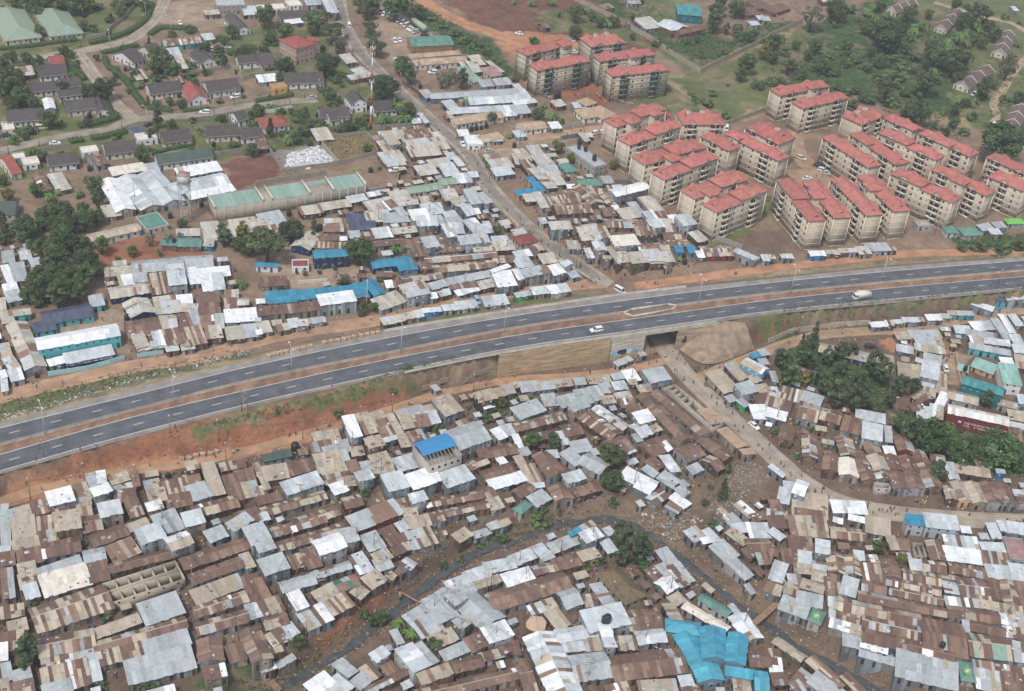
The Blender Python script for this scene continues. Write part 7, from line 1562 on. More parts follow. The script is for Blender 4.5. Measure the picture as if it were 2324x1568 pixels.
# ------------------------------------------------------------------ small structures by the river
def fb(a, b, wid, desc, name='footbridge'):
    d = (b - a); L = d.length; root = thing(name, 'footbridge', desc, a, math.atan2(d.y, d.x)); sl = d.z / L
    n = int(L / .45)
    for k in range(n): m = cached('plank', lambda: mesh_np('plank', (BOXV - .5) * np.array([.38, 1.8, .07]), BOXF, [m_['wood']])); mkobj('plank', m, root, color=jit((.30,.2,.13), .2), M=Matrix.Translation(((k+.5)*.45, random.uniform(-.05,.05), (k+.5)*.45*sl + .1)))
    for s in (-1, 1): m = MB(); m.bar((0, s*.6, -.02), (L, s*.6, L*sl-.02), .14, .2); m.obj('beam', m_['wood'], root, color=(.22,.15,.1))
fb(Vector(at_z(*T(3,3,95,765), -11.9)), Vector(at_z(*T(2,3,2165,985), -12.1)), 1.8, 'brown plank footbridge crossing the dark river')
fb(Vector(at_z(*T(1,3,130,1480), -13)), Vector(at_z(*T(1,3,220,1568), -13.7)), 1.5, 'short plank bridge at the bottom left bend of the river')
a, b = Vector(at_z(*T(1,3,1310,668), -11.7)), Vector(at_z(*T(1,3,1505,776), -11.5)); pp = thing('pipe', 'pipe', 'orange pipe spanning the river between the banks', a)
m = MB(); m.tube([(0,0,0), tuple(b-a)], .16, 8); m.obj('pipe_run', m_['paint'], pp, color=(.55,.22,.14))
for k in (0, 1): m = MB(); q = (b-a)*k; m.box((q.x-.3,q.y-.3,q.z-2.6),(q.x+.3,q.y+.3,q.z-.1)); m.obj('pier', m_['concrete'], pp, color=(.36,.33,.3))
# round tarpaulin on a stick frame
b = GT(2,3,220,960,2.2); tp_ = thing('tarpaulin_frame', 'tarpaulin', 'crumpled tan tarpaulin spread on a round stick frame', (b.x, b.y, b.z-2.2))
V = [(0,0,2.5)]; n = 22
for j in (1, 2, 3):
    for k in range(n):
        a = 2*math.pi*k/n; rr = j/3*2.9*(random.uniform(.88,1.1) if j == 3 else 1); V.append((rr*math.cos(a), rr*math.sin(a), 2.5 - .03*j*j + random.uniform(-.1,.1)))
F = [(0, 1+k, 1+(k+1)%n) for k in range(n)] + [(1+j*n+k, 1+(j+1)*n+k, 1+(j+1)*n+(k+1)%n, 1+j*n+(k+1)%n) for j in range(2) for k in range(n)]
mkobj('tarpaulin', mesh_np('tarpaulin', V, F, [m_['cloth']]), tp_, color=(.50,.37,.26))
for k in range(9):
    m = MB(); x = -3.6 + k*.9; m.bar((x,-3.4,2.2),(x+random.uniform(-.2,.2),3.4,2.2),.07); m.obj('stick', m_['wood'], tp_, color=(.2,.14,.1)); m = MB(); m.bar((-3.4,x,2.12),(3.4,x,2.12),.07); m.obj('stick', m_['wood'], tp_, color=(.2,.14,.1))
for x, y in ((-3.4,-3.4),(3.4,-3.4),(3.4,3.4),(-3.4,3.4)): m = MB(); m.bar((x,y,-.2),(x,y,2.3),.12); m.obj('post', m_['wood'], tp_, color=(.18,.13,.09))
# emblem on the two green pavilions
for (c, r, x, y, hh) in ((3,3,440,885,3.6),(3,3,1812,1385,3.6)):
    p = GT(c, r, x, y, hh+.35); em = [o for o in bpy.data.objects if o.name.startswith('house') or o.name.startswith('hall')]
    em = min((o for o in em if o.type == 'EMPTY'), key=lambda o: (o.location.xy - p.xy).length)
    n = 16; V = [(0,0,0)] + [((1.35 if k%2 else .9)*math.cos(2*math.pi*k/n), (1.35 if k%2 else .9)*math.sin(2*math.pi*k/n), 0) for k in range(n)]
    M = Matrix.Translation(p - em.location) @ Matrix.Rotation(R(18), 4, 'X')
    mkobj('painted_emblem', mesh_np('painted_emblem', V, [(0,k+1,(k+1)%n+1) for k in range(n)], [m_['plaster']]), em, color=(.19,.33,.13), M=M)
    m = MB(); 
    for k in range(3): m.box((-.5+k*.38,-.3+.12*k,.02),(-.25+k*.38,.25+.12*k,.03))
    o = m.obj('painted_lettering', m_['plaster'], em, color=(.7,.7,.68)); o.matrix_basis = M
# pallets of bricks by the road
BP = [(1,1,*p) for p in ((620,1555),(680,1545),(740,1535),(798,1522),(842,1512),(890,1502),(955,1490),(1008,1478),(1060,1470),(1108,1462))] + [(1,2,*p) for p in ((115,108),(155,95),(190,85),(232,78),(272,70),(372,48),(428,36),(492,20))] + [(0,2,*p) for p in ((1650,1040),(1718,1035),(1778,1010),(1842,1000),(1912,995),(1965,975))]
for k, (c, r, x, y) in enumerate(BP):
    p = GT(c, r, x, y); o = thing('brick_pallet', 'brick stack', 'small stack of tan building blocks', p, random.uniform(-.3,.5), 'stacks of building blocks')
    for zz in range(3):
        for xx in range(2): mkobj('block_course', cached('bcourse', lambda: mesh_np('block_course', (BOXV-np.array([.5,.5,0]))*np.array([.72,1.1,.36]), BOXF, [m_['block']])), o, color=jit((.50,.36,.26), .12), M=Matrix.Translation((-.38+.76*xx, random.uniform(-.05,.05), .37*zz)))
# ------------------------------------------------------------------ trees
def leaf_quad(p, n, s, rr):
    n = Vector(n).normalized(); t = n.orthogonal().normalized(); t.rotate(Matrix.Rotation(rr.uniform(0, 6.28), 3, n)); b = n.cross(t)
    return [p - t*s, p + b*s*.62, p + t*s, p - b*s*.62]
def crown_mesh(kind, seed, nl):
    rr = random.Random(seed); V = []; F = []; C = []
    def leaf(p, n, s, c):
        k = len(V); V.extend(tuple(q) for q in leaf_quad(p, n, s, rr)); F.append((k, k+1, k+2, k+3)); C.append(c)
    def rv():
        while True:
            v = Vector((rr.uniform(-1,1), rr.uniform(-1,1), rr.uniform(-1,1)))
            if .05 < v.length < 1: return v.normalized()
    if kind == 'banana':
        for st in range(3):
            bx, by = rr.uniform(-.35,.35), rr.uniform(-.35,.35); zt = rr.uniform(-.1,.25)
            for k in range(11):
                a = rr.uniform(0, 6.28); L = rr.uniform(.55, .85); up = rr.uniform(.1, .75); w = .10; c0 = Vector((bx, by, zt)); d = Vector((math.cos(a), math.sin(a), 0)); side = Vector((-d.y, d.x, 0)); pr = None; tone = rr.uniform(.75, 1.3)
                for j in range(6):
                    f = j/5; p = c0 + d*L*f + Vector((0,0, up*f*1.3 - 1.25*f*f*(.5+up*.6))); ww = w*(.35+1.6*f*(1-f)*1.6) if j < 5 else .01
                    q = (p - side*ww - Vector((0,0,ww*.4)), p, p + side*ww - Vector((0,0,ww*.4)))
                    if pr:
                        i = len(V); V.extend([tuple(x) for x in pr + q]); F.extend([(i,i+1,i+4,i+3),(i+1,i+2,i+5,i+4)]); C.extend([(tone*.9, tone, tone*.8), (tone, tone*1.05, tone*.85)])
                    pr = q
    else:
        clumps = []
        if kind == 'round': n, sx, sz = 26, .74, .66
        elif kind == 'big': n, sx, sz = 44, .8, .66
        elif kind == 'flat': n, sx, sz = 30, .85, .26
        elif kind == 'tall': n, sx, sz = 34, .76, 1.2
        elif kind == 'cone': n, sx, sz = 28, .6, 1.5
        elif kind == 'weep': n, sx, sz = 34, .8, .72
        elif kind == 'airy': n, sx, sz = 22, .78, .85
        else: n, sx, sz = 14, .8, .5
        for k in range(n):
            v = rv() * rr.uniform(.35, 1.0) ** .6
            if kind == 'cone':
                z = rr.uniform(-1, 1); q = (1 - (z+1)/2) * .9 + .12; a = rr.uniform(0, 6.28); c = Vector((math.cos(a)*sx*q*.8, math.sin(a)*sx*q*.8, z*sz)); rad = .16 + .2*q
            else:
                c = Vector((v.x*sx, v.y*sx, v.z*sz)); rad = rr.uniform(.2, .36) * (.8 if kind in ('airy','flat','tall') else 1)
                if kind == 'tall': c.x *= 1 - .25*abs(v.z); c.y *= 1 - .25*abs(v.z)
            clumps.append((c, rad, rr.uniform(.6, 1.45)))
        for k in range(nl):
            c, rad, tone = rr.choice(clumps); d = rv(); 
            if d.z < -.2 and rr.random() < .5: d.z = -d.z
            fl = .55 if kind in ('flat','shrub') else .85
            p = c + Vector((d.x, d.y, d.z*fl)) * rad * rr.uniform(.72, 1.08)
            if kind == 'weep' and rr.random() < .5: p.z -= rr.uniform(0, .3)
            t = tone * rr.uniform(.72, 1.28); s = {'big': .05, 'round': .062, 'flat': .055, 'tall': .06, 'cone': .065, 'weep': .06, 'airy': .055}.get(kind, .085) * 1.3 * rr.uniform(.7, 1.3)
            nn = d + rv()*.7 + Vector((0,0,.35)); leaf(p, nn, s, (t*rr.uniform(.9,1.12), t, t*rr.uniform(.8,1.05)))
    return mesh_np('crown', V, F, [m_['leaf']], cols=C)
def trunk_mesh(kind, seed, hc):
    """trunk with limbs, unit crown radius, crown centre at height hc"""
    rr = random.Random(seed); m = MB(); r0_ = .085 if kind not in ('big', 'banana') else .11
    if kind == 'banana':
        for k in range(3): x, y = rr.uniform(-.3,.3), rr.uniform(-.3,.3); m.tube([(x,y,-.25),(x*.9,y*.9,hc*.55),(x,y,hc+.05)], [.09,.08,.05], 7)
    else:
        b = (rr.uniform(-.08,.08), rr.uniform(-.08,.08)); top = hc + {'tall': .7, 'cone': 1.1, 'flat': -.05}.get(kind, .15)
        m.tube([(0,0,-.3),(b[0]*.4,b[1]*.4,hc*.35),(b[0],b[1],hc*.75),(b[0]*1.4,b[1]*1.4,top)], [r0_*1.25, r0_, r0_*.75, r0_*.25], 8)
        for k in range(6 if kind != 'cone' else 3):
            a = k*1.05 + rr.uniform(-.3,.3); z0 = hc*rr.uniform(.45,.85); L = rr.uniform(.4,.7)
            m.tube([(b[0],b[1],z0),(b[0]+math.cos(a)*L*.5, b[1]+math.sin(a)*L*.5, z0+.22),(b[0]+math.cos(a)*L, b[1]+math.sin(a)*L, min(z0+.5, hc+.35))], [r0_*.5, r0_*.35, r0_*.12], 5)
    return m.mesh('trunk', [m_['bark']])
TK = {'o': ('round', 1.15, (.075,.108,.042), 'broad green tree'), 'O': ('big', 1.05, (.058,.086,.038), 'large dark spreading tree'), 'f': ('flat', 1.15, (.08,.105,.05), 'flat-topped acacia tree'), 'e': ('tall', 1.55, (.068,.098,.05), 'tall slender tree'),
 'c': ('cone', 1.75, (.052,.08,.04), 'dark pointed cypress'), 'b': ('banana', .75, (.105,.165,.06), 'banana clump with drooping leaves'), 's': ('shrub', .42, (.09,.135,.055), 'low green shrub'), 'w': ('weep', 1.0, (.07,.118,.044), 'feathery weeping tree'),
 'g': ('airy', 1.3, (.105,.115,.08), 'thin grey-green tree'), 'y': ('round', 1.1, (.13,.135,.04), 'yellow-green tree'), 'Y': ('tall', 1.2, (.2,.17,.04), 'yellow-leaved tree')}
NLEAF = {'round': 1900, 'big': 4200, 'flat': 2000, 'tall': 3000, 'cone': 1900, 'weep': 2600, 'airy': 1000, 'banana': 0, 'shrub': 800}
cnames = {'s': 'shrub', 'b': 'banana_plant'}
tree_pts = []
def plant(px, py, rpx, t):
    kind, hc, col, desc = TK[t]
    p0 = G(px, py); s = FPX / ((np.array(p0) - CAMP) @ F_); rad = rpx / s
    if t == 'e': rad *= .95
    hcm = hc * rad
    p = G(px, py, hcm); base = Vector((p.x, p.y, H(p.x, p.y)))
    v = random.randint(0, 2)
    cm = cached(('crown', kind, v), lambda: crown_mesh(kind, 100 + v*7 + hash(kind) % 1, NLEAF[kind])); tm = cached(('trunk', kind, hc, v), lambda: trunk_mesh(kind, 50 + v, hc))
    root = thing(cnames.get(t, 'tree'), {'s': 'shrub', 'b': 'banana plant'}.get(t, 'tree'), desc, base, random.uniform(0, 6.28), {'s': 'shrubs', 'b': 'banana plants'}.get(t, 'trees'))
    sc = rad * random.uniform(1.08, 1.22)
    mkobj('trunk' if t != 's' else 'stem', tm, root, M=Matrix.Scale(sc, 4))
    mkobj('crown', cm, root, color=jit(col, .16, .06), M=Matrix.Translation((0, 0, hc*sc)) @ Matrix.Diagonal((sc, sc, sc*random.uniform(.92,1.08), 1)))
    tree_pts.append((base.x, base.y, rad))
import re
for c, r, ent in parse(TREES.replace('\n', ';').replace(';#', '\n#').replace(';', ' ; ', 0) if False else '\n'.join(l for l in TREES.strip().splitlines())):
    for x, y, rp, t in re.findall(r'(-?\d+),(-?\d+),(\d+)([a-zA-Z])', ent):
        px, py = T(c, r, float(x), float(y)); plant(px, py, float(rp)/4*(1.04 if (c, r) == (3, 2) and float(y) < 650 else 1), 'e' if t == 'o' and (c, r) == (3, 2) and float(y) < 520 else t)
# garden and scrub trees between the ones above
def inside_building(x, y, m=1.2):
    for q in ENT:
        d = np.array([x, y]) - q['ctr']
        if abs(d @ q['e']) < q['L']/2 + m and abs(d @ q['w']) < q['W']/2 + m: return True
    return bool((np.hypot(RPTS[:, 0]-x, RPTS[:, 1]-y) < RPTS[:, 2] + 1.3).any())
RPTS = np.vstack([np.column_stack([P[:, :2], np.full(len(P), hw)]) for P, hw in ROADS.values()])
def wild(poly, n, kinds, r0_, r1_, seed):
    rr = random.Random(seed); xs = [p[0] for p in poly]; ys = [p[1] for p in poly]; k = 0; t = 0
    while k < n and t < n*8:
        t += 1; x, y = rr.uniform(min(xs), max(xs)), rr.uniform(min(ys), max(ys))
        if not pip(x, y, poly): continue
        g = G(x, y)
        if inside_building(g.x, g.y): continue
        plant(x, y, rr.uniform(r0_, r1_), rr.choice(kinds)); k += 1
wild([(0,140),(180,125),(300,280),(560,240),(720,240),(860,210),(980,290),(860,300),(720,330),(480,360),(300,350),(120,380),(0,420)], 105, 'oossssssOb', 6, 15, 1)
wild([(200,120),(440,60),(620,60),(790,130),(800,200),(560,225),(320,255)], 70, 'oosssssscO', 6, 14, 2)
wild([(0,0),(190,0),(330,0),(320,50),(180,100),(120,100),(0,110)], 16, 'oos', 8, 15, 3)
wild([(1760,70),(2010,-5),(2160,40),(2230,120),(2200,170),(2160,250),(2180,320),(2060,285),(1960,215),(1880,215),(1780,180)], 44, 'oosssssfb', 7, 17, 4)
wild([(2180,20),(2324,20),(2324,330),(2250,330),(2190,250)], 26, 'oossb', 7, 16, 5)
wild([(1760,800),(1850,790),(2020,850),(2010,900),(1990,940),(1900,900),(1800,870)], 7, 'eoe', 12, 19, 6)
wild([(2100,1010),(2324,1050),(2324,1090),(2160,1060)], 6, 'wwo', 14, 22, 7)
wild([(60,470),(190,480),(230,560),(230,680),(60,690),(40,620)], 22, 'oOeo', 16, 28, 8)
wild([(1290,20),(1560,60),(1800,55),(1590,150),(1450,90)], 16, 'oss', 6, 14, 9)
# ------------------------------------------------------------------ hedges
def hedge(c, r, pts, w, h, desc, col=(.062,.105,.036)):
    P = densify(np.array([GT(c, r, x, y) for x, y in pts]), 1.0); root_p = Vector(P[0]); rr = random.Random(len(REG)); V = []; F = []; C = []
    d = np.gradient(P, axis=0); d[:, 2] = 0; d /= np.linalg.norm(d, axis=1)[:, None]
    root = thing('hedge', 'hedge', desc, root_p)
    m = MB(); 
    for a, b in zip(P[:-1], P[1:]):
        za = H(a[0], a[1]); m.bar(Vector((a[0], a[1], za + h*.42)) - root_p, Vector((b[0], b[1], H(b[0], b[1]) + h*.42)) - root_p, w*.8, h*.84)
    core = m.obj('branches', m_['leaf'], root, color=tuple(x*.7 for x in col))
    for i in range(len(P)):
        for k in range(int(26*w*h/2)):
            s = rr.uniform(-1, 1); side = rr.random() < .55; off = (rr.choice((-1, 1)) * w/2 * rr.uniform(.9,1.1), rr.uniform(0, h)) if side else (s*w/2, h*rr.uniform(.9,1.08))
            p = Vector((P[i][0] - d[i][1]*off[0] + d[i][0]*rr.uniform(-.6,.6), P[i][1] + d[i][0]*off[0] + d[i][1]*rr.uniform(-.6,.6), H(P[i][0], P[i][1]) + off[1])) - root_p
            q = leaf_quad(p, Vector((-d[i][1]*off[0], d[i][0]*off[0], .8 if not side else .3)) + Vector((rr.uniform(-.5,.5), rr.uniform(-.5,.5), rr.uniform(0,.5))), rr.uniform(.13,.26), rr)
            n = len(V); V.extend(tuple(x) for x in q); F.append((n,n+1,n+2,n+3)); t = rr.uniform(.7,1.35); C.append((t, t, t))
    mkobj('foliage', mesh_np('foliage', V, F, [m_['leaf']], cols=C), root, color=col)
for pts, w, h in (([(920,490),(1080,465),(1250,420)],1.8,1.6),([(950,530),(1020,640),(1085,640)],2.0,1.6),([(1040,660),(1150,750),(1230,870),(1320,980)],2.2,1.8),([(520,520),(620,580),(720,690),(770,730)],2.0,1.8),([(910,890),(975,960),(1025,1050),(1075,1065),(950,1110),(720,1160)],2.2,1.8),
    ([(830,1270),(1000,1240),(1150,1205)],2.0,1.7),([(1330,985),(1560,1015)],2.0,1.5),([(1150,745),(1350,725),(1500,705)],1.8,1.5),([(640,1300),(750,1280)],2.2,1.6),([(820,400),(1000,360),(1200,280),(1330,180),(1380,40)],2.0,1.6),([(0,455),(250,430),(500,395),(700,370)],1.6,1.5),([(1690,700),(1800,810),(1900,895)],1.6,1.4),
    ([(1660,1018),(1900,990)],1.4,1.1),([(1380,1398),(1750,1318)],1.4,1.2),([(2080,500),(2200,470),(2324,450)],2.0,1.8),([(1360,320),(1480,260),(1680,270)],2.4,1.4)):
    hedge(0, 0, pts, w*1.25, h*1.15, 'clipped dark green hedge', (.082,.14,.046))
for pts in ([(0,930),(180,900),(330,870)],[(560,800),(640,880)],[(150,420),(430,380)],[(740,700),(1040,690)],[(80,640),(240,620)],[(520,1120),(700,1100)],[(880,1180),(1000,1160)]): hedge(1, 0, pts, 1.8, 1.6, 'clipped dark green hedge', (.075,.125,.045))
# ------------------------------------------------------------------ undergrowth, weeds, dry maize: countless
def undergrowth(name, label, polys, n, size, tones, per=9, hgt=(.2,.9), seed=1, leafs=.3):
    rr = random.Random(seed); V = []; F = []; C = []
    boxes = [(min(x for x, y in p), max(x for x, y in p), min(y for x, y in p), max(y for x, y in p)) for p in polys]
    areas = [(b[1]-b[0])*(b[3]-b[2]) for b in boxes]; tot = sum(areas)
    for p, b, ar in zip(polys, boxes, areas):
        k = 0; want = int(n*ar/tot); tries = 0
        while k < want and tries < want*4:
            tries += 1; x, y = rr.uniform(b[0], b[1]), rr.uniform(b[2], b[3])
            if not pip(x, y, p): continue
            k += 1; g = G(x, y); tone = rr.choice(tones); s = size*rr.uniform(.5,1.5); hh = rr.uniform(*hgt)
            for j in range(per):
                dv = Vector((rr.gauss(0,1), rr.gauss(0,1), abs(rr.gauss(0,1)))).normalized(); q = leaf_quad(g + Vector((dv.x*s, dv.y*s, dv.z*hh)), dv + Vector((0,0,.6)), leafs*rr.uniform(.6,1.4), rr)
                i = len(V); V.extend(tuple(v) for v in q); F.append((i,i+1,i+2,i+3)); t = rr.uniform(.7,1.3); C.append(tuple(c*t for c in tone))
    o = mkobj(name, mesh_np(name, V, F, [m_['leaf_mass']], cols=C)); stuff(o, label, name.replace('_', ' ')); return o
GT_ = [(.075,.12,.045),(.095,.145,.055),(.065,.10,.05),(.13,.165,.065),(.105,.135,.07)]
undergrowth('undergrowth', 'tangled green undergrowth covering the slope and verges', [
  [(1840,60),(2010,-10),(2150,60),(2220,120),(2200,160),(2150,250),(2180,320),(2060,290),(1960,220),(1880,220),(1780,190),(1850,120)],
  [(1743,120),(1840,60),(1860,120),(1800,190),(1743,190)],[(900,0),(975,20),(1060,70),(1130,110),(1165,165),(1150,185),(1060,120),(950,60)],[(1330,-10),(1440,-10),(1560,60),(1660,90),(1700,60),(1810,48),(1590,152)],
  [(1750,800),(1850,785),(2020,850),(2010,910),(1960,940),(1880,890),(1780,860)],[(2150,540),(2330,530),(2330,572),(2260,580),(2200,566)],[(2020,930),(2130,930),(2324,990),(2324,1080),(2240,1080),(2120,1040),(2040,1000)],[(2180,120),(2324,140),(2324,330),(2240,330),(2190,250)]], 5200, .9, GT_, 9, (.3,1.4), 3, .34)
undergrowth('weeds', 'weeds growing along the ditch, banks and embankments', [
  [(0,912),(110,885),(250,850),(400,820),(520,795),(560,792),(570,806),(290,872),(0,945)],[(430,972),(581,930),(760,890),(900,865),(1020,842),(1130,818),(1130,826),(960,872),(760,912),(640,945),(560,955)],
  [(1743,718),(2033,692),(2324,662),(2324,688),(2100,702),(1960,732),(1830,750),(1760,775)],[(1200,1130),(1330,1155),(1300,1185),(1180,1230),(1060,1270),(1100,1240)],[(700,1480),(800,1560),(560,1568),(440,1568)],[(1130,890),(1180,880),(1170,930),(1120,950)],
  [(1620,1060),(1660,1060),(1640,1130),(1600,1150)],[(1470,1235),(1560,1290),(1660,1370),(1650,1375),(1540,1290)],[(1500,470),(1600,540),(1640,535),(1740,440),(1760,460),(1650,545)]], 2300, .5, [(.07,.10,.04),(.10,.12,.05),(.14,.14,.06),(.06,.085,.035)], 8, (.15,.6), 5, .22)
undergrowth('maize', 'dry tan maize stalks filling the walled plot', [[(734,322),(820,306),(864,344),(772,366)]], 1500, .25, [(.34,.25,.13),(.28,.21,.11),(.4,.3,.16),(.16,.15,.07)], 6, (.8,1.9), 9, .2)
undergrowth('crops', 'rows of young crops and weeds on the red farmland', [[(1040,10),(1300,-5),(1420,60),(1560,150),(1470,120),(1330,80),(1180,70)],[(640,395),(690,385),(680,405),(560,425),(560,418)]], 900, .45, [(.11,.13,.07),(.08,.11,.05),(.15,.16,.09)], 6, (.1,.4), 11, .22)
# ------------------------------------------------------------------ find the roof under a survey point
def surface_at(px, py):
    best = None
    for q in ENT:
        if abs(q['pos'][0]-px) > 90 or abs(q['pos'][1]-py) > 60: continue
        p = at_z(px, py, q['zg'] + q['h']); d = p[:2] - q['ctr']
        if abs(d @ q['e']) < q['L']/2 and abs(d @ q['w']) < q['W']/2:
            if best is None or p[2] > best.z: best = Vector((p[0], p[1], p[2] + .3))
    return best or G(px, py)
# ------------------------------------------------------------------ vehicles
def loft(sections, mats, name, smooth=True):
    """sections: list of (x, [(y,z)...]) same count, closed ends"""
    V = []; n = len(sections[0][1])
    for x, ring in sections: V += [(x, y, z) for y, z in ring]
    F = [(i*n+k, i*n+(k+1)%n, (i+1)*n+(k+1)%n, (i+1)*n+k) for i in range(len(sections)-1) for k in range(n)]
    F += [tuple(range(n)), tuple((len(sections)-1)*n + k for k in range(n-1, -1, -1))]
    return mesh_np(name, V, [f[::-1] for f in F], mats, smooth=False)
def ring(wb, wt, z0, z1): return [(-wb, z0), (-wb*1.02, (z0+z1)*.55), (-wt, z1), (wt, z1), (wb*1.02, (z0+z1)*.55), (wb, z0)]
CARP = dict(
 sedan=dict(body=[(-2.2,.75,.62,.35,.78),(-2.1,.82,.74,.28,.9),(-1.3,.85,.78,.24,.95),(.9,.85,.78,.24,.93),(1.9,.82,.72,.26,.82),(2.2,.72,.6,.34,.66)], cab=[(-1.75,.7,.92,.94),(-1.1,.62,.93,1.42),(.25,.62,.93,1.44),(1.05,.7,.92,.95)], wb=1.32, wr=.31),
 suv=dict(body=[(-2.25,.8,.72,.42,.95),(-2.15,.88,.8,.36,1.08),(-1.2,.9,.84,.34,1.1),(1.0,.9,.84,.34,1.08),(2.0,.88,.8,.36,1.0),(2.3,.78,.68,.42,.8)], cab=[(-2.15,.76,1.08,1.1),(-1.95,.7,1.08,1.72),(.3,.7,1.08,1.76),(1.15,.78,1.06,1.1)], wb=1.4, wr=.37),
 van=dict(body=[(-2.3,.82,.8,.35,1.1),(-2.25,.86,.84,.3,1.15),(-1,.86,.84,.28,1.15),(1.2,.86,.84,.28,1.15),(2.1,.84,.78,.3,1.05),(2.35,.78,.7,.36,.8)], cab=[(-2.25,.8,1.13,1.15),(-2.15,.74,1.13,1.95),(1.2,.74,1.13,1.98),(2.0,.78,1.05,1.12)], wb=1.35, wr=.32),
 pickup=dict(body=[(-2.5,.82,.8,.45,1.0),(-2.4,.86,.84,.4,1.02),(-.4,.86,.84,.38,1.02),(.3,.88,.84,.38,1.08),(2.1,.86,.78,.4,1.0),(2.45,.78,.7,.45,.8)], cab=[(-.35,.76,1.0,1.02),(-.2,.7,1.02,1.72),(.9,.7,1.05,1.74),(1.6,.76,1.04,1.08)], wb=1.5, wr=.38),
 truck=dict(body=[(-3.4,.7,.7,.55,.85),(-3.3,.72,.7,.5,.9),(0,.72,.7,.5,.9),(1.6,.9,.86,.5,1.2),(2.9,.9,.86,.48,1.25),(3.05,.86,.8,.5,1.15)], cab=[(1.55,.92,1.15,1.2),(1.6,.88,1.2,2.25),(2.5,.86,1.2,2.25),(2.95,.9,1.18,1.25)], wb=2.1, wr=.42))
VC = dict(w=(.74,.74,.73), g=(.42,.44,.46), k=(.035,.04,.045), c=(.62,.56,.42), y=(.62,.5,.14), r=(.4,.05,.06), b=(.28,.38,.52)); VN = dict(w='white', g='silver', k='dark', c='cream', y='yellow', r='red', b='pale blue')
def car_meshes(t):
    p = CARP[t]; body = loft([(x, ring(wb, wt, z0, z1)) for x, wb, wt, z0, z1 in p['body']], [m_['paint']], 'body')
    cab = p['cab']
    V = [];  
    for x, w_, z0, z1 in cab: V += [(x, -w_-.06, z0), (x, -w_, z1), (x, w_, z1), (x, w_+.06, z0)]
    roof = mesh_np('cabin_roof', [(cab[1][0]-.05, -cab[1][1]-.02, cab[1][3]-.06), (cab[2][0]+.1, -cab[2][1]-.02, cab[2][3]-.06), (cab[2][0]+.1, cab[2][1]+.02, cab[2][3]-.06), (cab[1][0]-.05, cab[1][1]+.02, cab[1][3]-.06), (cab[1][0], -cab[1][1]+.04, cab[1][3]+.03), (cab[2][0], -cab[2][1]+.04, cab[2][3]+.03), (cab[2][0], cab[2][1]-.04, cab[2][3]+.03), (cab[1][0], cab[1][1]-.04, cab[1][3]+.03)], BOXF, [m_['paint']])
    gl = mesh_np('windows', V, [f for i in range(3) for f in ((i*4, i*4+1, i*4+5, i*4+4), (i*4+1, i*4+2, i*4+6, i*4+5), (i*4+2, i*4+3, i*4+7, i*4+6))] + [(0,3,2,1),(12,13,14,15)], [m_['glass']])
    m = MB(); m.lathe([(p['wr']*.7, -.11),(p['wr'], -.09),(p['wr'], .09),(p['wr']*.7, .11)], 14, mi=0); m.lathe([(p['wr']*.58,.112),(p['wr']*.5,.125)], 12, mi=1); wheel = m.mesh('wheel', [m_['tyre'], m_['rim']])
    mp = MB()
    for a in (0, 3):
        for s in (-1, 1):
            i = 0 if a == 0 else 2; x0, w0, z0 = cab[a][0], cab[a][1]+.04, cab[a][2]; k = 1 if a == 0 else 2; mp.bar((x0, s*w0, z0), (cab[k][0], s*cab[k][1], cab[k][3]), .09)
    x = (cab[1][0]+cab[2][0])/2
    for s in (-1, 1): mp.bar((x, s*(cab[1][1]+.05), cab[1][2]), (x, s*cab[1][1], cab[1][3]), .09)
    pill = mp.mesh('pillars', [m_['paint']])
    lm = mesh_np('headlight', (BOXV-.5)*np.array([.08,.34,.16]), BOXF, [m_['lamp_glass']])
    return body, roof, gl, wheel, pill, lm
material('tyre', (.02,.02,.02), .9, (0,1)); material('rim', (.4,.4,.41), .4, (0,1)); material('lamp_glass', (.7,.7,.68), .2, (0,1))
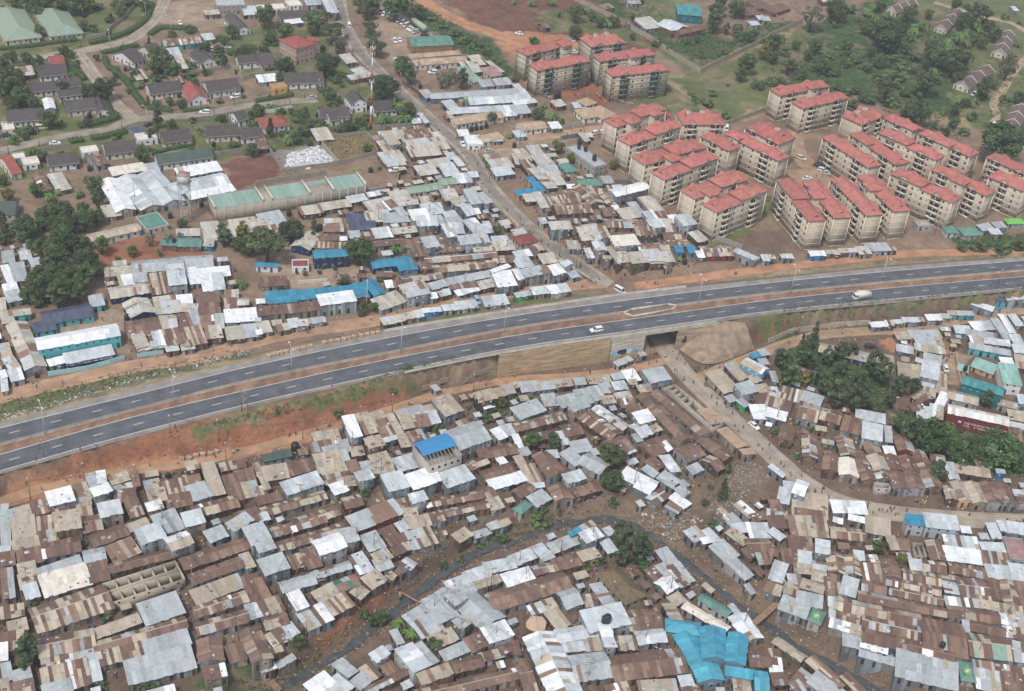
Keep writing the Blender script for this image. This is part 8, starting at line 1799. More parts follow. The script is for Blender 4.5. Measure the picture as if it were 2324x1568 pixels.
def car(px, py, hd, t, col, level=None):
    p = G(px, py) if level is None else Vector(at_z(px, py, level))
    q = G(px + hd[0]*6, py + hd[1]*6) if level is None else Vector(at_z(px + hd[0]*6, py + hd[1]*6, level)); a = math.atan2(q.y-p.y, q.x-p.x)
    nm = {'sedan': 'sedan car', 'suv': 'estate car', 'van': 'minibus van', 'pickup': 'pickup truck', 'truck': 'box truck'}[t]
    root = thing(nm.replace(' ', '_'), nm.split()[-1] if t != 'van' else 'minibus', f"{VN[col]} {nm}", p + Vector((0,0,.03)), a, 'parked and moving vehicles')
    body, roof, gl, wheel, pill, lm = cached(('car', t), lambda: car_meshes(t)); cc = VC[col]
    b = mkobj('body', body, root, color=cc); mkobj('windows', gl, root); mkobj('cabin_roof', roof, root, color=cc); mkobj('pillars', pill, root, color=cc)
    P = CARP[t]; wy = P['body'][2][1] - .06
    for sx in (-1, 1):
        for sy in (-1, 1): mkobj('wheel', wheel, root, M=Matrix.Translation((sx*P['wb'], sy*wy, P['wr'])) @ Matrix.Rotation(-sy*math.pi/2, 4, 'X'))
    fx = P['body'][-1][0]-.02
    for sy in (-1, 1): mkobj('headlight', lm, root, M=Matrix.Translation((fx, sy*P['body'][-1][1]*.68, (P['body'][-1][3]+P['body'][-1][4])/2+.05)))
    if t == 'truck':
        m = MB(); m.box((-3.5,-1.12,.92),(1.45,1.12,3.0)); bx = m.obj('cargo_box', m_['plaster'], root, color=(.68,.66,.6) if col == 'w' else (.55,.5,.38))
        m = MB(); m.box((-3.45,-1.06,3.0),(1.4,1.06,3.05)); m.obj('box_top', m_['sheet'], bx, color=(.66,.58,.47))
        for k in range(6): m = MB(); x = -3.3+k*.92; m.box((x,-1.15,.95),(x+.06,1.15,2.98)); m.obj('box_rib', m_['plaster'], bx, color=(.6,.58,.53))
    if t == 'pickup':
        m = MB(); m.box((-2.3,-.7,1.0),(-.5,.7,1.035)); m.obj('cargo_bed', m_['dark'], root)
    return root
for c, r, ent in parse(VEH):
    f = ent.split(','); px, py = T(c, r, float(f[0]), float(f[1])); lev = .02 if (c, r) in ((3,1),) and f[4] == 'truck' or ((c, r) == (2,1) and f[0] == '765') else None
    car(px, py, (float(f[2]), float(f[3])), f[4], f[5], lev)
# green trailer
p = GT(1,0,1480,262); q = GT(1,0,1400,205); tr = thing('cargo_trailer', 'trailer', 'long pale green cargo trailer parked behind the minibuses', p, math.atan2(q.y-p.y, q.x-p.x))
m = MB(); m.box((-6,-1.2,1.0),(6,1.2,3.6)); m.obj('cargo_box', m_['plaster'], tr, color=(.36,.42,.30))
for k in range(14): m = MB(); x = -5.8+k*.88; m.box((x,-1.24,1.05),(x+.1,1.24,3.55)); m.obj('box_rib', m_['plaster'], tr, color=(.33,.38,.28))
wm = car_meshes('truck')[3]
for x in (-4.6,-3.4,-2.2,4.4):
    for s in (-1, 1): mkobj('wheel', wm, tr, M=Matrix.Translation((x, s*1.05, .42)) @ Matrix.Rotation(-s*math.pi/2, 4, 'X'))
# ------------------------------------------------------------------ lamps and poles
def street_light(p, ang, h=10.5, arms=2):
    root = thing('street_light', 'street light', 'grey steel highway street light with two lamp heads' if arms == 2 else 'slim grey single-arm street light', p, ang, 'street lights')
    m = MB(); m.tube([(0,0,-.2),(0,0,h*.6),(0,0,h)], [.13,.1,.07], 8); m.obj('pole', m_['metal'], root, color=(.52,.53,.54))
    for s in ((-1, 1) if arms == 2 else (1,)):
        m = MB(); m.tube([(0,0,h-.1),(0,s*.7,h+.35),(0,s*1.7,h+.55)], [.06,.05,.05], 6); a = m.obj('arm', m_['metal'], root, color=(.55,.56,.57))
        m = MB(); m.box((-.17,s*1.6 if s > 0 else -2.5,h+.47),(.17,2.5 if s > 0 else -1.6,h+.65)); m.obj('lamp_head', m_['paint'], a, color=(.72,.72,.72))
for c, r, x, y in ((0,2,408,806),(0,2,1582,516),(1,2,322,262),(1,2,1316,56),(1,1,2250,1448),(2,1,1690,1187),(3,1,205,1092),(3,1,1025,988)):
    px, py = T(c, r, x, y); p = at_z(px, py, .05); i = np.argmin(np.abs(HW['ub'][:, 0]-p[0])); d = HW['ub'][min(i+2, len(HW['ub'])-1)] - HW['ub'][max(i-2, 0)]
    street_light(Vector(p), math.atan2(d[1], d[0]))
for c, r, x, y in ((0,0,1325,165),(0,0,1555,292),(0,0,1000,445),(0,0,628,412),(1,0,990,602),(1,0,1100,385),(0,0,1340,1142)): street_light(GT(c, r, x, y), random.uniform(0, 3), 8.0, 1)
def pole(p, h=8.5, cross=False, col=(.23,.19,.155), desc='weathered wooden utility pole'):
    root = thing('utility_pole', 'pole', desc + (' with crossarm' if cross else ''), p, random.uniform(-.4,.4), 'utility poles'); lx, ly = random.uniform(-.2,.2), random.uniform(-.2,.2)
    m = MB(); m.tube([(0,0,-.4),(lx*.5,ly*.5,h*.5),(lx,ly,h)], [.14,.12,.09], 7); m.obj('shaft', m_['wood'], root, color=jit(col, .12))
    m = MB()
    if cross:
        m.box((lx-1.1,ly-.07,h-.5),(lx+1.1,ly+.07,h-.35)); m.obj('crossarm', m_['wood'], root, color=(.2,.17,.14)); m = MB()
        for k in (-.95, 0, .95): m.lathe([(.06,0),(.08,.1),(.04,.2)], 6, c=(lx+k,ly,h-.35))
        m.obj('insulators', m_['plastic'], root, color=(.4,.36,.32))
    else:
        m.box((lx-.2,ly-.12,h-.9),(lx+.2,ly+.12,h-.5)); m.obj('junction_box', m_['plastic'], root, color=(.62,.62,.6))
POLES = {(0,2):[(415,1112),(1545,800),(280,1402),(2055,1062),(1985,880),(2035,897),(770,1262),(1235,1272)],(2,1):[(70,502),(580,872),(615,872),(990,887),(430,762),(1570,..., ) ] if False else [(70,502),(580,872),(615,872),(990,887),(430,762),(1020,300),(240,80),(680,240)],
 (1,1):[(285,362),(1110,472),(1680,342),(1985,612),(1890,1062),(465,1332),(135,1322),(1570,400),(1260,1170),(2270,720)],(2,2):[(385,582),(320,742),(670,762),(1480,362),(1310,782),(1490,892),(1820,792),(1295,602),(1075,342),(1105,1300),(1565,1440)],
 (3,2):[(390,422),(70,712),(1080,412),(25,242),(1720,1182),(2045,1150)],(1,2):[(425,852),(870,1002),(940,702),(1235,622),(1680,642),(680,742),(1975,422),(800,1332),(1135,1192),(1720,1370),(410,1470)],
 (1,3):[(330,332),(630,572),(910,262),(185,692),(1070,302),(1300,602),(1500,482),(1610,862),(1855,1082),(2130,662),(2090,722),(1840,1452),(460,1082),(910,782),(2170,1152)],(2,3):[(65,442),(440,347),(720,242),(900,772),(120,572),(1300,342),(1430,702),(1200,1152),(680,1502),(250,1352),(2030,372),(2090,1012)],
 (3,3):[(105,742),(250,1252),(1890,1272),(2150,952),(1620,660)],(0,3):[(1100,522),(1745,612),(1615,312),(2170,1102),(255,642),(1480,70)],(0,0):[(1110,1175),(1945,1042),(1885,1005),(80,1402),(360,1332),(2130,960)],
 (1,0):[(1310,832),(970,602),(440,892),(265,962),(310,952),(930,842),(1005,752),(1520,1112),(570,860),(1470,640),(1270,1440)],(2,0):[(790,1250),(70,1310)],(3,1):[(105,800),(1510,560),(2050,1117),(270,1480)],(0,1):[(165,680),(1640,1030),(1010,1000),(975,1180),(1230,280)]}
for (c, r), lst in POLES.items():
    for x, y in lst: pole(GT(c, r, x, y), random.uniform(7, 9.5), random.random() < .25)
pole(GT(1,1,1000,1248), 12.5, False, (.52,.47,.4), 'tall pale smooth concrete pole')
# transformer frame
a, b = GT(0,2,2195,600), GT(0,2,2252,640); tf = thing('transformer_frame', 'transformer', 'two-pole frame carrying a transformer beside the highway', a)
for q in (a, b): m = MB(); d = q - a; m.tube([tuple(d + Vector((0,0,-.3))), tuple(d + Vector((0,0,8.5)))], [.15,.11], 7); m.obj('shaft', m_['wood'], tf, color=(.17,.14,.12))
for z in (4.0, 6.2, 8.2): m = MB(); m.bar((0,0,z), tuple(b - a + Vector((0,0,z))), .14); m.obj('crossarm', m_['wood'], tf, color=(.3,.3,.3))
m = MB(); d = (b-a)*.5; m.lathe([(.45,0),(.5,.1),(.5,1.0),(.3,1.15)], 12, c=(d.x,d.y,4.1)); m.obj('transformer', m_['metal'], tf, color=(.16,.17,.18))
# ------------------------------------------------------------------ water tanks
def tank_mesh():
    m = MB(); prof = [(.62,0)]
    for k in range(5): prof += [(.68,.12+.28*k),(.64,.26+.28*k)]
    prof += [(.66,1.5),(.5,1.7),(.22,1.78)]; m.lathe(prof, 16); return m.mesh('tank_shell', [m_['plastic']], smooth=False)
TKM = tank_mesh(); LID = mesh_np('tank_lid', [(.24*math.cos(k*.785), .24*math.sin(k*.785), z) for z in (1.76, 1.9) for k in range(8)], [tuple(range(8,16))] + [(k,(k+1)%8,8+(k+1)%8,8+k) for k in range(8)], [m_['plastic']])
TANKS = {(0,0):[(760,160),(1005,160),(825,265),(1140,645),(2050,562),(2200,832),(1625,885),(1360,1252),(1940,1332),(785,1102),(815,1072),(1080,1262),(710,1532),(815,1552),(1632,752),(1990,502),(2320,152),(2222,172)],(1,0):[(1040,1565),(600,1162),(560,1062),(2000,1182),(2045,1176),(2090,1162),(1955,1192),(1490,802),(68,1162),(1905,945),(1860,962)],
 (2,0):[(1180,38),(1095,182),(1450,338),(400,902),(418,892),(605,1352),(665,1372),(745,1457),(20,1337),(610,1320)],(0,1):[(1545,412),(1830,308),(1150,1342),(1580,640)],(1,1):[(300,392),(580,522),(1260,892),(1455,22),(1445,97),(2120,332),(1575,52)],(2,1):[(1565,832),(1570,702),(1555,770)],(0,2):[(335,292),(1530,1202)],
 (1,2):[(355,962)],(2,3):[(862,945),(835,950)],(3,2):[(1765,232),(1785,232)],(3,3):[(1575,1180)]}
for (c, r), lst in TANKS.items():
    for x, y in lst:
        p = surface_at(*T(c, r, x, y)); s = random.uniform(.95, 1.5) if (c, r, x) not in ((2,0,400),(1,2,355),(2,0,418)) else 1.9
        pal = (.025,.027,.03); nm = 'black ribbed plastic water tank'
        if (c, r, x) == (1,0,1905): pal, nm, s = (.22,.33,.2), 'green metal water tank', 2.0
        if (c, r, x) == (1,0,1860): pal, nm, s = (.33,.25,.18), 'brown metal water tank', 1.8
        root = thing('water_tank', 'water tank', nm, p, 0, 'water tanks'); mkobj('tank_shell', TKM, root, color=pal, M=Matrix.Scale(s, 4)); mkobj('tank_lid', LID, root, color=pal, M=Matrix.Scale(s, 4))
        if p.z - H(p.x, p.y) < 1: m = MB(); m.box((-s*.75,-s*.75,-.4),(s*.75,s*.75,.0)); m.obj('plinth', m_['concrete'], root, color=(.3,.27,.24))
# ------------------------------------------------------------------ people
CL = [('white',(.66,.66,.64)),('red',(.42,.05,.04)),('blue',(.06,.12,.34)),('black',(.03,.03,.035)),('green',(.06,.25,.12)),('yellow',(.6,.45,.06)),('purple',(.2,.07,.28)),('pink',(.55,.22,.28)),('grey',(.25,.25,.26))]
PEOPLE = {(2,1):[(95,482),(155,542),(185,552),(325,672),(265,632),(437,772),(560,822),(620,862),(790,982),(757,1012),(635,1047),(690,992),(715,992),(1225,1002),(1295,1022),(1320,1027),(1185,962),(1650,917),(2020,932),(2034,930),(378,632),(1970,887),(880,902),(790,877),(762,867)],
 (2,2):[(1310,92),(1290,92),(1385,117),(1397,117),(1455,67),(1565,182),(1475,237),(1545,322),(1560,327),(1645,347),(1755,207),(1795,197),(1690,212),(1665,232),(1880,212),(1920,182),(1855,542),(1165,162),(1140,157),(1240,172),(2020,742),(2050,792),(2230,922),(2270,962),(1945,572),(1310,162),(25,290)],
 (3,2):[(110,1082),(140,1112),(200,1162),(205,1192),(300,1192),(505,1312),(485,1342),(540,1372),(1035,1502),(1105,1492),(1140,1492),(1255,1512),(1560,1482),(1970,1512),(1175,1542),(1385,1452),(10,1042)],
 (0,2):[(730,957),(880,987),(875,1047),(345,1147),(1605,792),(1590,752),(1645,762),(1180,132),(2100,17),(1615,1082),(1870,1012),(1955,1022),(2115,987),(2150,957),(2162,962),(1360,1102),(335,392),(255,342),(330,332),(295,352),(1425,112),(1730,72)],
 (1,2):[(665,742),(682,742),(652,752),(290,832),(307,832),(1390,547),(1410,547),(690,382),(2085,372),(555,777)],(1,1):[(390,412),(370,442),(475,1462),(1275,1277),(1515,1227),(1995,1277),(2280,357),(2050,107),(960,312),(1000,322),(955,912),(980,927),(395,1452),(315,1462),(1410,52)],
 (1,0):[(878,467),(745,97),(755,167),(1660,1192),(1630,1152),(1820,1262),(1985,1387),(2020,1382),(1910,1442),(1495,1462),(1555,1457),(2010,1502),(1580,812)],(0,0):[(1160,342),(1115,402),(797,572),(710,427),(735,432)],(0,1):[(930,1345),(262,1420)],
 (3,1):[(150,1312),(670,1467),(1320,1392),(2100,1277),(2172,1277),(1970,1287),(435,42),(490,47)],(2,3):[(2240,932),(2285,892)],(3,3):[(65,772),(2250,42),(2280,47),(2310,42),(2165,32)],(2,0):[(500,1220),(655,1200),(1755,225),(1770,225)],(1,3):[(1300,668)]}
k = 0
for (c, r), lst in PEOPLE.items():
    for x, y in lst:
        n, col = CL[(k*7 + k//3) % len(CL)]; k += 1; p = GT(c, r, x, y)
        root = thing('person', 'person', f"person in a {n} top {'walking' if k % 3 else 'standing'} outdoors", p, random.uniform(0, 6.28), 'people on foot'); mkobj('body', PM[0 if k % 3 else 1], root, color=col)
rr = random.Random(77)
for nm, n, lo_, hi_ in (('main', 34, 330, 1180), ('strip_path', 10, 640, 910), ('lower_path', 8, 840, 1140), ('right_lane', 8, 700, 860), ('sidestreet', 10, 290, 345)):
    P, hw = ROADS[nm]; P = [p for p in P if lo_ < project(p)[1] < hi_ and 0 < project(p)[0] < 2324 and not (645 < project(p)[1] < 775 and nm == 'main')]
    for _ in range(n):
        p = rr.choice(P); x, y = p[0] + rr.uniform(-hw, hw)*1.1, p[1] + rr.uniform(-hw, hw)*.6; m, col = rr.choice(CL)
        root = thing('person', 'person', f"person in a {m} top walking outdoors", (x, y, max(H(x, y), p[2]) + .06), rr.uniform(0, 6.28), 'people on foot'); mkobj('body', PM[0], root, color=col)
cb = MB(); pls = [o.location for o in bpy.data.objects if o.type == 'EMPTY' and o.name.startswith('utility_pole')]
for i, a in enumerate(pls):
    for b in sorted(pls[i+1:], key=lambda b: (b-a).length)[:2]:
        if 8 < (b-a).length < 48:
            for dz in (0, -.35): A, B = a + Vector((0,0,7.2+dz)), b + Vector((0,0,7.2+dz)); cb.tube([A.lerp(B, t/6) - Vector((0,0,4*.9*(t/6)*(1-t/6))) for t in range(7)], .022, 3, (.05,.05,.05), cap=False)
o = cb.obj('overhead_cables', m_['mass']); stuff(o, 'thin sagging black overhead cables strung between the poles', 'cables')
# ------------------------------------------------------------------ infill of the settlement: too many to pick apart
OS = .75; ox0, oy0 = GX0, GY0; ow, oh = int((GX1-GX0)/OS), int((GY1-GY0)/OS); occ = np.zeros((oh, ow), bool)
def mark(ctr, e, w, L, W, pad):
    n, m = int((L+2*pad)/OS*1.5)+2, int((W+2*pad)/OS*1.5)+2
    a, b = np.meshgrid(np.linspace(-L/2-pad, L/2+pad, n), np.linspace(-W/2-pad, W/2+pad, m))
    X = ctr[0] + e[0]*a + w[0]*b; Y = ctr[1] + e[1]*a + w[1]*b
    i = np.clip(((Y-oy0)/OS).astype(int), 0, oh-1); j = np.clip(((X-ox0)/OS).astype(int), 0, ow-1); return i, j
for q in ENT: occ[mark(q['ctr'], q['e'], q['w'], q['L'], q['W'], .35)] = True
for f in flat_roots: occ[mark(f[1], f[2], f[3], f[4], f[5], 3)] = True
cx_, cy_ = np.meshgrid(ox0 + (np.arange(ow)+.5)*OS, oy0 + (np.arange(oh)+.5)*OS)
occ |= (cy_ > hy('lo', cx_) - 6) & (cy_ < hy('uo', cx_) + 6)
def mark_line(P, hw):
    lo, hi = P.min(0) - hw - 1, P.max(0) + hw + 1
    j0, j1 = np.clip([int((lo[0]-ox0)/OS), int((hi[0]-ox0)/OS)+1], 0, ow); i0, i1 = np.clip([int((lo[1]-oy0)/OS), int((hi[1]-oy0)/OS)+1], 0, oh)
    if j1 <= j0 or i1 <= i0: return
    d, _ = pl_dist(P, cx_[i0:i1, j0:j1], cy_[i0:i1, j0:j1]); occ[i0:i1, j0:j1] |= d < hw
for nm, (P, hw) in ROADS.items(): mark_line(P, hw + 1.0)
mark_line(RIVER, 4.6)
for o in bpy.data.objects:
    if o.type == 'EMPTY' and o.name.split('.')[0] in ('roofless_building', 'unfinished_building', 'warehouse', 'lettered_hall', 'tarpaulin_frame', 'water_tower', 'water_tank'):
        r_ = {'water_tank': 1.2, 'water_tower': 3, 'tarpaulin_frame': 4, 'warehouse': 6}.get(o.name.split('.')[0], 6.5); i, j = int((o.location.y-oy0)/OS), int((o.location.x-ox0)/OS); k = int(r_/OS); occ[max(i-k,0):i+k+1, max(j-k,0):j+k+1] = True
for x, y, rad in tree_pts:
    i, j = int((y-oy0)/OS), int((x-ox0)/OS); k = max(1, int(rad*.4/OS)); occ[max(i-k,0):i+k+1, max(j-k,0):j+k+1] = True
gpx, gpy = proj_np(np.column_stack([cx_.ravel(), cy_.ravel(), np.interp(cy_.ravel(), [0, 1], [0, 0]) + base_h(cx_.ravel(), cy_.ravel())])); gpx = gpx.reshape(cx_.shape); gpy = gpy.reshape(cx_.shape)
FILL = [[(0,1165),(250,1085),(560,1045),(700,1005),(880,955),(1000,915),(1160,885),(1380,845),(1470,830),(1560,930),(1640,1040),(1600,1100),(1530,1120),(1400,1130),(1290,1150),(1180,1200),(1080,1245),(940,1300),(870,1340),(760,1420),(640,1470),(560,1510),(0,1568)],
 [(760,1568),(830,1510),(930,1430),(980,1370),(1110,1290),(1250,1220),(1390,1210),(1470,1250),(1560,1330),(1640,1400),(1760,1470),(1930,1568)],[(1570,1215),(1640,1160),(1700,1135),(1780,1120),(1850,1150),(2000,1190),(2324,1210),(2324,1568),(2080,1568),(1930,1480),(1820,1420),(1770,1370),(1650,1300)],
 [(1600,850),(1700,830),(1860,900),(1990,960),(2060,940),(2110,1000),(2140,1050),(2324,1110),(2324,1150),(2100,1140),(1960,1120),(1850,1070),(1760,1010),(1650,900)],[(2020,790),(2140,745),(2324,725),(2324,790),(2160,800),(2150,870),(2080,880),(2040,830)],[(750,490),(860,430),(1060,380),(1180,520),(1330,620),(1300,650),(900,700),(640,730),(510,760),(500,690),(640,690),(860,600),(830,520)],
 [(0,570),(90,560),(100,620),(50,690),(0,690)],[(290,710),(500,690),(520,770),(300,805)],[(240,605),(460,590),(540,600),(540,660),(240,665)],[(1170,380),(1240,330),(1330,400),(1480,455),(1570,540),(1650,590),(1560,605),(1400,615),(1330,580),(1220,500)],[(870,300),(980,290),(1050,350),(1020,400),(900,400)],[(0,720),(70,800),(60,880),(0,890)],[(2324,725),(2490,715),(2490,1155),(2324,1150)],[(2324,1215),(2490,1215),(2490,1650),(2090,1650),(2080,1568),(2324,1568)],[(-140,1180),(0,1165),(0,1568),(540,1568),(520,1650),(-140,1650)],[(780,1568),(1930,1568),(1980,1650),(780,1650)],[(-140,570),(0,570),(0,890),(-140,910)]]
zone = np.zeros(occ.shape, bool)
for f in FILL: zone |= inpoly(gpx, gpy, f)
free = np.argwhere(zone & ~occ); rr = random.Random(5); rr.shuffle(fl_ := free.tolist())
EX = np.array([q['ctr'] for q in shacks]); fill_n = 0
for (i, j) in fl_[:24000]:
    if occ[i, j]: continue
    x, y = cx_[i, j], cy_[i, j]; k = int(np.argmin(((EX - (x, y))**2).sum(1))); q = shacks[k]
    for L, W in ((rr.uniform(4.5,8), rr.uniform(2.8,3.8)), (rr.uniform(2.8,4.5), rr.uniform(2.2,3)), (rr.uniform(2,2.8), rr.uniform(1.6,2.2))):
        idx = mark((x, y), q['e'], q['w'], L, W, .12)
        if occ[idx].mean() < .02 and zone[idx].mean() > .95:
            pal = q['pal'] if rr.random() < .5 and q['pal'] != 'w' else rr.choice('rmmtttgglx'); occ[mark((x, y), q['e'], q['w'], L, W, .5)] = True
            build_shack(dict(ctr=np.array([x, y]), e=q['e'], w=q['w'], L=L, W=W, zg=H(x, y), h=rr.uniform(1.9,2.5), form='M', pal=pal, st=1, wall=None)); fill_n += 1; break
# ------------------------------------------------------------------ alley clutter, washing, rubbish, roof weights
rub = MB(); rr = random.Random(12)
CLT = [(.5,.5,.5)]+[(.14,.1,.08),(.2,.17,.14),(.1,.08,.07),(.28,.26,.24)]*2+[(.35,.06,.06),(.06,.1,.3),(.45,.38,.1),(.25,.08,.28),(.05,.2,.25),(.04,.04,.05),(.12,.08,.06),(.2,.15,.1),(.3,.28,.25),(.08,.06,.05)]
freeA = np.argwhere(zone & ~occ).tolist(); rr.shuffle(freeA)
for i, j in freeA[:3000]:
    x, y = cx_[i, j] + rr.uniform(-.35,.35), cy_[i, j] + rr.uniform(-.35,.35); z = H(x, y); s = rr.uniform(.12,.42); a = rr.uniform(0, 3)
    rub.box((-s,-s*.5,-.1),(s,s*.5,rr.uniform(.15,.9)), rr.choice(CLT), M=Matrix.Translation((x, y, z)) @ Matrix.Rotation(a, 4, 'Z'))
o = rub.obj('alley_clutter', m_['mass']); stuff(o, 'household clutter and washing lying in the alleys', 'clutter')
lit = MB()
def shade(c, a, b):
    k = rr.uniform(a, b); return tuple(x*k for x in c)
def scatter(poly, n, cols, smin, smax, flat=.5, heap=0.0):
    xs = [p[0] for p in poly]; ys = [p[1] for p in poly]; k = 0; t = 0
    while k < n and t < n*5:
        t += 1; x, y = rr.uniform(min(xs), max(xs)), rr.uniform(min(ys), max(ys))
        if not pip(x, y, poly): continue
        k += 1; g = G(x, y); s = rr.uniform(smin, smax); lit.box((-s,-s*rr.uniform(.4,1),-.05),(s,s*.6,s*flat + heap*rr.random()), shade(rr.choice(cols), .7, 1.15), M=Matrix.Translation(g) @ Matrix.Rotation(rr.uniform(0,3), 4, 'Z') @ Matrix.Rotation(rr.uniform(-.4,.4), 4, 'X'))
TR = [(.55,.54,.51),(.42,.40,.37),(.36,.31,.26),(.26,.22,.18),(.3,.27,.24),(.2,.17,.14),(.22,.27,.33),(.3,.25,.18)]
STN_ = [(.24,.18,.13),(.2,.15,.11),(.28,.21,.15)]
scatter([(0,940),(60,930),(160,898),(260,868),(360,845),(470,818),(560,796),(580,800),(420,842),(290,876),(130,920),(0,958)], 1000, TR, .12, .45)
scatter([(655,352),(722,334),(760,366),(700,385),(650,380)], 900, [(.64,.64,.63),(.66,.66,.66),(.5,.5,.5),(.7,.72,.74)], .25, .8, .7, .5)
scatter([(1650,1045),(1720,1050),(1750,1085),(1700,1120),(1640,1160),(1600,1165),(1640,1110)], 900, TR[1:7]+STN_, .08, .32)
scatter([(1440,1170),(1560,1150),(1600,1180),(1540,1230),(1460,1200)], 300, TR + [(.3,.19,.13)]*4, .15, .6)
STN = [(.34,.25,.18),(.28,.21,.16),(.4,.3,.22),(.45,.43,.4),(.2,.16,.13)]
def along(P, n, d0, d1, cols, s0, s1):
    for _ in range(n):
        i = rr.randrange(len(P)-1); d = P[i+1]-P[i]; d /= np.linalg.norm(d); o_ = rr.choice((-1,1))*rr.uniform(d0, d1); x, y = P[i][0]-d[1]*o_+rr.uniform(-1,1), P[i][1]+d[0]*o_+rr.uniform(-1,1); s = rr.uniform(s0, s1)
        lit.box((-s,-s*.7,-.1),(s,s*.7,s*.8), shade(rr.choice(cols), .7, 1.2), M=Matrix.Translation((x, y, max(H(x, y), -99))) @ Matrix.Rotation(rr.uniform(0,3), 4, 'Z'))
along(RIVER, 1900, 1.2, 5.5, STN_ + [(.16,.125,.1),(.32,.25,.19),(.3,.28,.26)], .07, .36); along(RIVER, 200, 0, 1.7, STN_, .15, .5)
scatter([(0,1085),(290,1003),(500,950),(700,905),(930,862),(900,905),(700,965),(500,1015),(300,1045),(0,1105)], 420, [(.24,.11,.065),(.3,.15,.09),(.2,.09,.055),(.33,.2,.12)], .07, .28, .5)
for nm in ('strip_path', 'lower_path', 'main', 'upper_path', 'right_lane'): along(ROADS[nm][0], 260, ROADS[nm][1]+.1, ROADS[nm][1]+2.2, TR + STN, .07, .3)
o = lit.obj('rubbish', m_['mass']); stuff(o, 'scattered rubbish and stones along the river, ditch and roads', 'rubbish')
rc = MB()
for q in shacks[:420]:
    for _ in range(rr.choice((0,0,1,2,3))):
        a, b = rr.uniform(-.4,.4)*q['L'], rr.uniform(-.4,.4)*q['W']; p = q['ctr'] + q['e']*a + q['w']*b; rise = min(max(.22*q['W'],.35),1.7)
        z = q['zg'] + q['h'] + (rise*(1-abs(b)/(q['W']/2)) if q['form'] == 'G' else -b/q['W']*min(max(.10*q['W'],.2),.9)) + .08; s = rr.uniform(.08,.28)
        rc.box((-s,-s*.6,-.05),(s,s*.6,s*.7), rr.choice([(.2,.18,.16),(.3,.28,.25),(.05,.05,.05),(.4,.25,.15),(.5,.5,.5),(.1,.12,.2)]), M=Matrix.Translation((p[0], p[1], z)) @ Matrix.Rotation(rr.uniform(0,3), 4, 'Z'))
for q in shacks:
    if q['pal'] in 'rmtx' and rr.random() < .8:
        for _ in range(rr.choice((1,2,2,3))):
            a, b = rr.uniform(-.42,.42)*q['L'], rr.uniform(-.4,.4)*q['W']; p = q['ctr'] + q['e']*a + q['w']*b; rise = min(max(.16*q['W'],.35),1.5)
            z = q['zg'] + q['h'] + (rise*(1-abs(b)/(q['W']/2)) if q['form'] == 'G' else -b/q['W']*min(max(.10*q['W'],.2),.9)) + .1; s = rr.uniform(.25,.7); tl = math.atan2(rise, q['W']/2)*(1 if b > 0 else -1) if q['form'] == 'G' else .1
            rc.box((-s,-s*.7,-.01),(s,s*.7,.02), rr.choice([RUST,RUST2,TANS,TAN2,ZINC2,PALE]), M=frame(Vector((p[0],p[1],z)), Vector((*q['e'],0)), Vector((*q['w'],0)), Vector((0,0,1))) @ Matrix.Rotation(-tl, 4, 'X') @ Matrix.Rotation(rr.gauss(0,.25), 4, 'Z'))
o = rc.obj('roof_clutter', m_['mass']); stuff(o, 'stones, tyres and scraps weighing down the tin roofs', 'clutter')
# ------------------------------------------------------------------ washing lines strung in yards
ln = MB()
LINES = [((0,0),(1690,1110),(1830,1250)),((2,0),(250,880),(360,910)),((2,0),(560,880),(720,880)),((2,0),(760,870),(850,950)),((2,0),(940,930),(1100,970)),((3,0),(220,60),(300,155)),((3,0),(40,140),(190,220)),((1,1),(800,310),(880,300)),((1,2),(330,1010),(450,1000)),((0,3),(870,270),(1160,170)),((0,3),(1650,340),(1880,260)),
         ((1,3),(400,640),(640,590)),((2,3),(1210,1170),(1420,1190)),((2,3),(560,620),(660,690)),((2,3),(1520,680),(1690,630)),((3,3),(1090,1200),(1180,1250)),((0,2),(2070,1150),(2300,1050)),((0,2),(470,240),(700,205)),((1,1),(145,1280),(380,1265)),((2,2),(1340,500),(1460,640)),((2,2),(1520,730),(1620,780)),((2,2),(700,1410),(770,1400)),((3,2),(500,910),(580,905))]
for (c, r), a, b in LINES:
    A, B = surface_at(*T(c, r, *a)) + Vector((0,0,.2)), surface_at(*T(c, r, *b)) + Vector((0,0,.2)); A.z = H(A.x, A.y) + 1.7; B.z = H(B.x, B.y) + 1.7; L = (B-A).length; n = int(L/.55); d = (B-A).normalized()
    for k in range(n):
        if rr.random() < .25: continue
        p = A + d*(k+.5)*.55; w_ = rr.uniform(.2,.3); hh = rr.uniform(.4,.9); ln.box((-w_,-.03,-hh),(w_,.03,0), rr.choice([(.62,.6,.6),(.5,.2,.25),(.1,.12,.35),(.4,.08,.08),(.3,.12,.34),(.08,.08,.1),(.55,.5,.2),(.15,.35,.4)]), M=frame(p, d, Vector((-d.y,d.x,0)), Vector((0,0,1))))
o = ln.obj('laundry', m_['mass']); stuff(o, 'coloured washing hanging on lines between the houses', 'laundry')
# ------------------------------------------------------------------ hazy air
hz = MB(); hz.box((-2600,-120,-40),(2600,2600,300)); ho = hz.obj('haze', []); ho['kind'] = 'stuff'; ho['label'] = 'thin pale haze hanging over the whole valley'; ho['category'] = 'haze'
hm_ = bpy.data.materials.new('haze'); hm_.use_nodes = True; nt = hm_.node_tree; nt.nodes.remove(nt.nodes['Principled BSDF'])
vol = nt.nodes.new('ShaderNodeVolumePrincipled'); vol.inputs['Density'].default_value = .0002; vol.inputs['Color'].default_value = (.86,.89,.94,1); vol.inputs['Anisotropy'].default_value = .2
nt.links.new(vol.outputs[0], nt.nodes['Material Output'].inputs['Volume']); ho.data.materials.clear(); ho.data.materials.append(hm_)
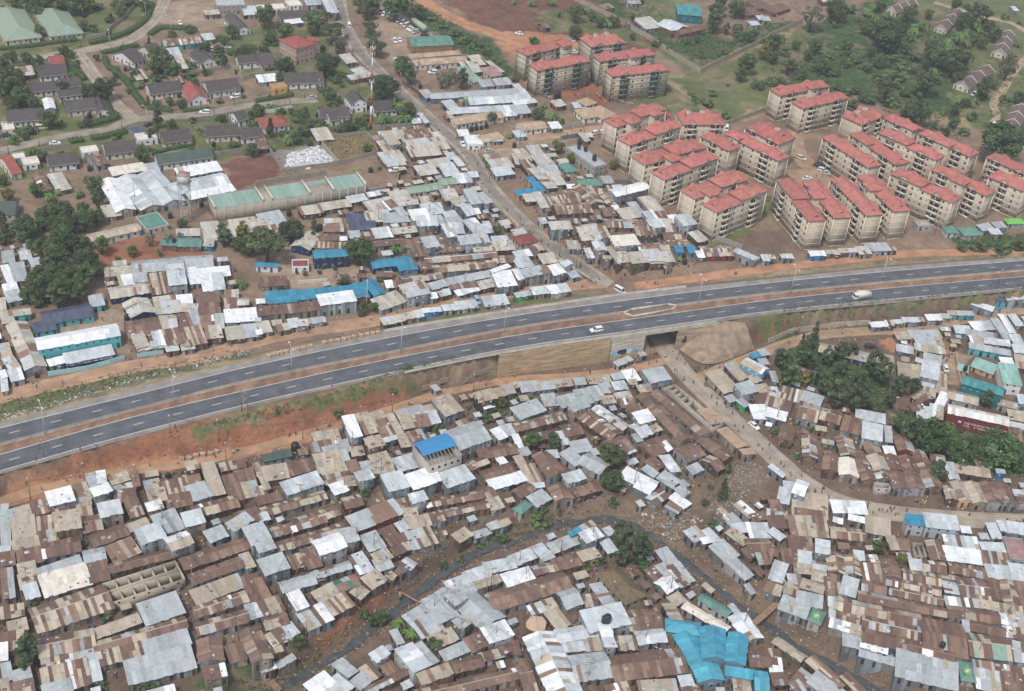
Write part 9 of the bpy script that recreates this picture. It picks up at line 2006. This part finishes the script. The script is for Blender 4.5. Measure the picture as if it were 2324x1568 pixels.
# ------------------------------------------------------------------ the countless rest of the settlement
mo = MASS.obj('shack_roofscape', MASS_MATS); stuff(mo, 'dense roofscape of small far shacks filling the settlement', 'shacks')
# ------------------------------------------------------------------ labels that single each thing out
LM = [("roofless room block",325,1320),("blue-vaulted shell building",985,1010),("bright blue roof complex",1630,1470),("maroon lettered hall",2220,945),("bridge underpass",1480,775),("painted abutment wall",1425,800),
 ("tall retaining wall",1260,830),("twin river-bend trees",1440,1250),("olive brown hipped hall",1410,1325),("teal walled compound",2210,860),("white box truck",1950,675),("blue-roofed school",790,650),("turquoise hall",180,790),
 ("striped radio mast",845,280),("lattice water tower",430,440),("long parapet warehouse",650,440),("white gabled warehouse",1430,430),("green-trimmed blocks",1330,160),("dry maize plot",800,340),("rubbish yard",690,360),
 ("green pavilion by the river",1853,1401),("green pavilion at bottom edge",2193,1523),("white sedan on road",1710,965),("round tarpaulin frame",1217,1412),("cream gabled long hall",1602,1396),("navy-roofed school",150,715),
 ("red earth schoolyard",330,575),("timber-decked wall",1640,975),("lone footbridge",1720,1390),("pale green pavilions",60,60),("dark tiled suburb",300,190),("vehicle yard",930,60),("ochre walled hall",970,105),("brick red mansion",680,110),
 ("tan hipped bungalow",1350,250),("walled farm plot",1600,130),("banana grove",2140,80),("stepped terrace",2220,210),("white-roofed sheds",330,420),("concrete slope",1640,790),("cypress pair",1640,1100),("river bank bushes",1070,1250),
 ("striped long rows",2010,1400),("purple flat roof",2310,1245),("water vendor yard",640,1030),("white riverside rows",1080,1300),("bamboo clump",2120,1010),("church-side shacks",2060,1060),("grove of tall trees",1900,870),("corner kiosks",1130,690),
 ("eroded red bank",450,1000),("top left gardens",100,200),("gully of rubbish",1680,1110),("crossroads",1060,345)]
ORD = 'first second third fourth fifth sixth seventh eighth ninth tenth eleventh twelfth thirteenth fourteenth fifteenth sixteenth seventeenth eighteenth nineteenth twentieth'.split()
ORD += ['twenty-' + o for o in ORD[:9]] + ['thirtieth'] + ['thirty-' + o for o in ORD[:9]] + ['fortieth'] + ['forty-' + o for o in ORD[:9]]
bk = {}
for o, desc, pos, fixed in REG:
    if fixed: o['label'] = desc; continue
    if pos is None: pos = project(o.location)
    n, d = min(((n, math.hypot(pos[0]-x, (pos[1]-y)*1.5)) for n, x, y in LM), key=lambda t: t[1])
    bk.setdefault((desc, n), []).append((d, o))
for (desc, n), lst in bk.items():
    lst.sort(key=lambda t: t[0])
    for i, (d, o) in enumerate(lst):
        o['label'] = f"{desc} beside the {n}" if len(lst) == 1 else f"{desc}, {ORD[min(i, len(ORD)-1)]} out from the {n}"
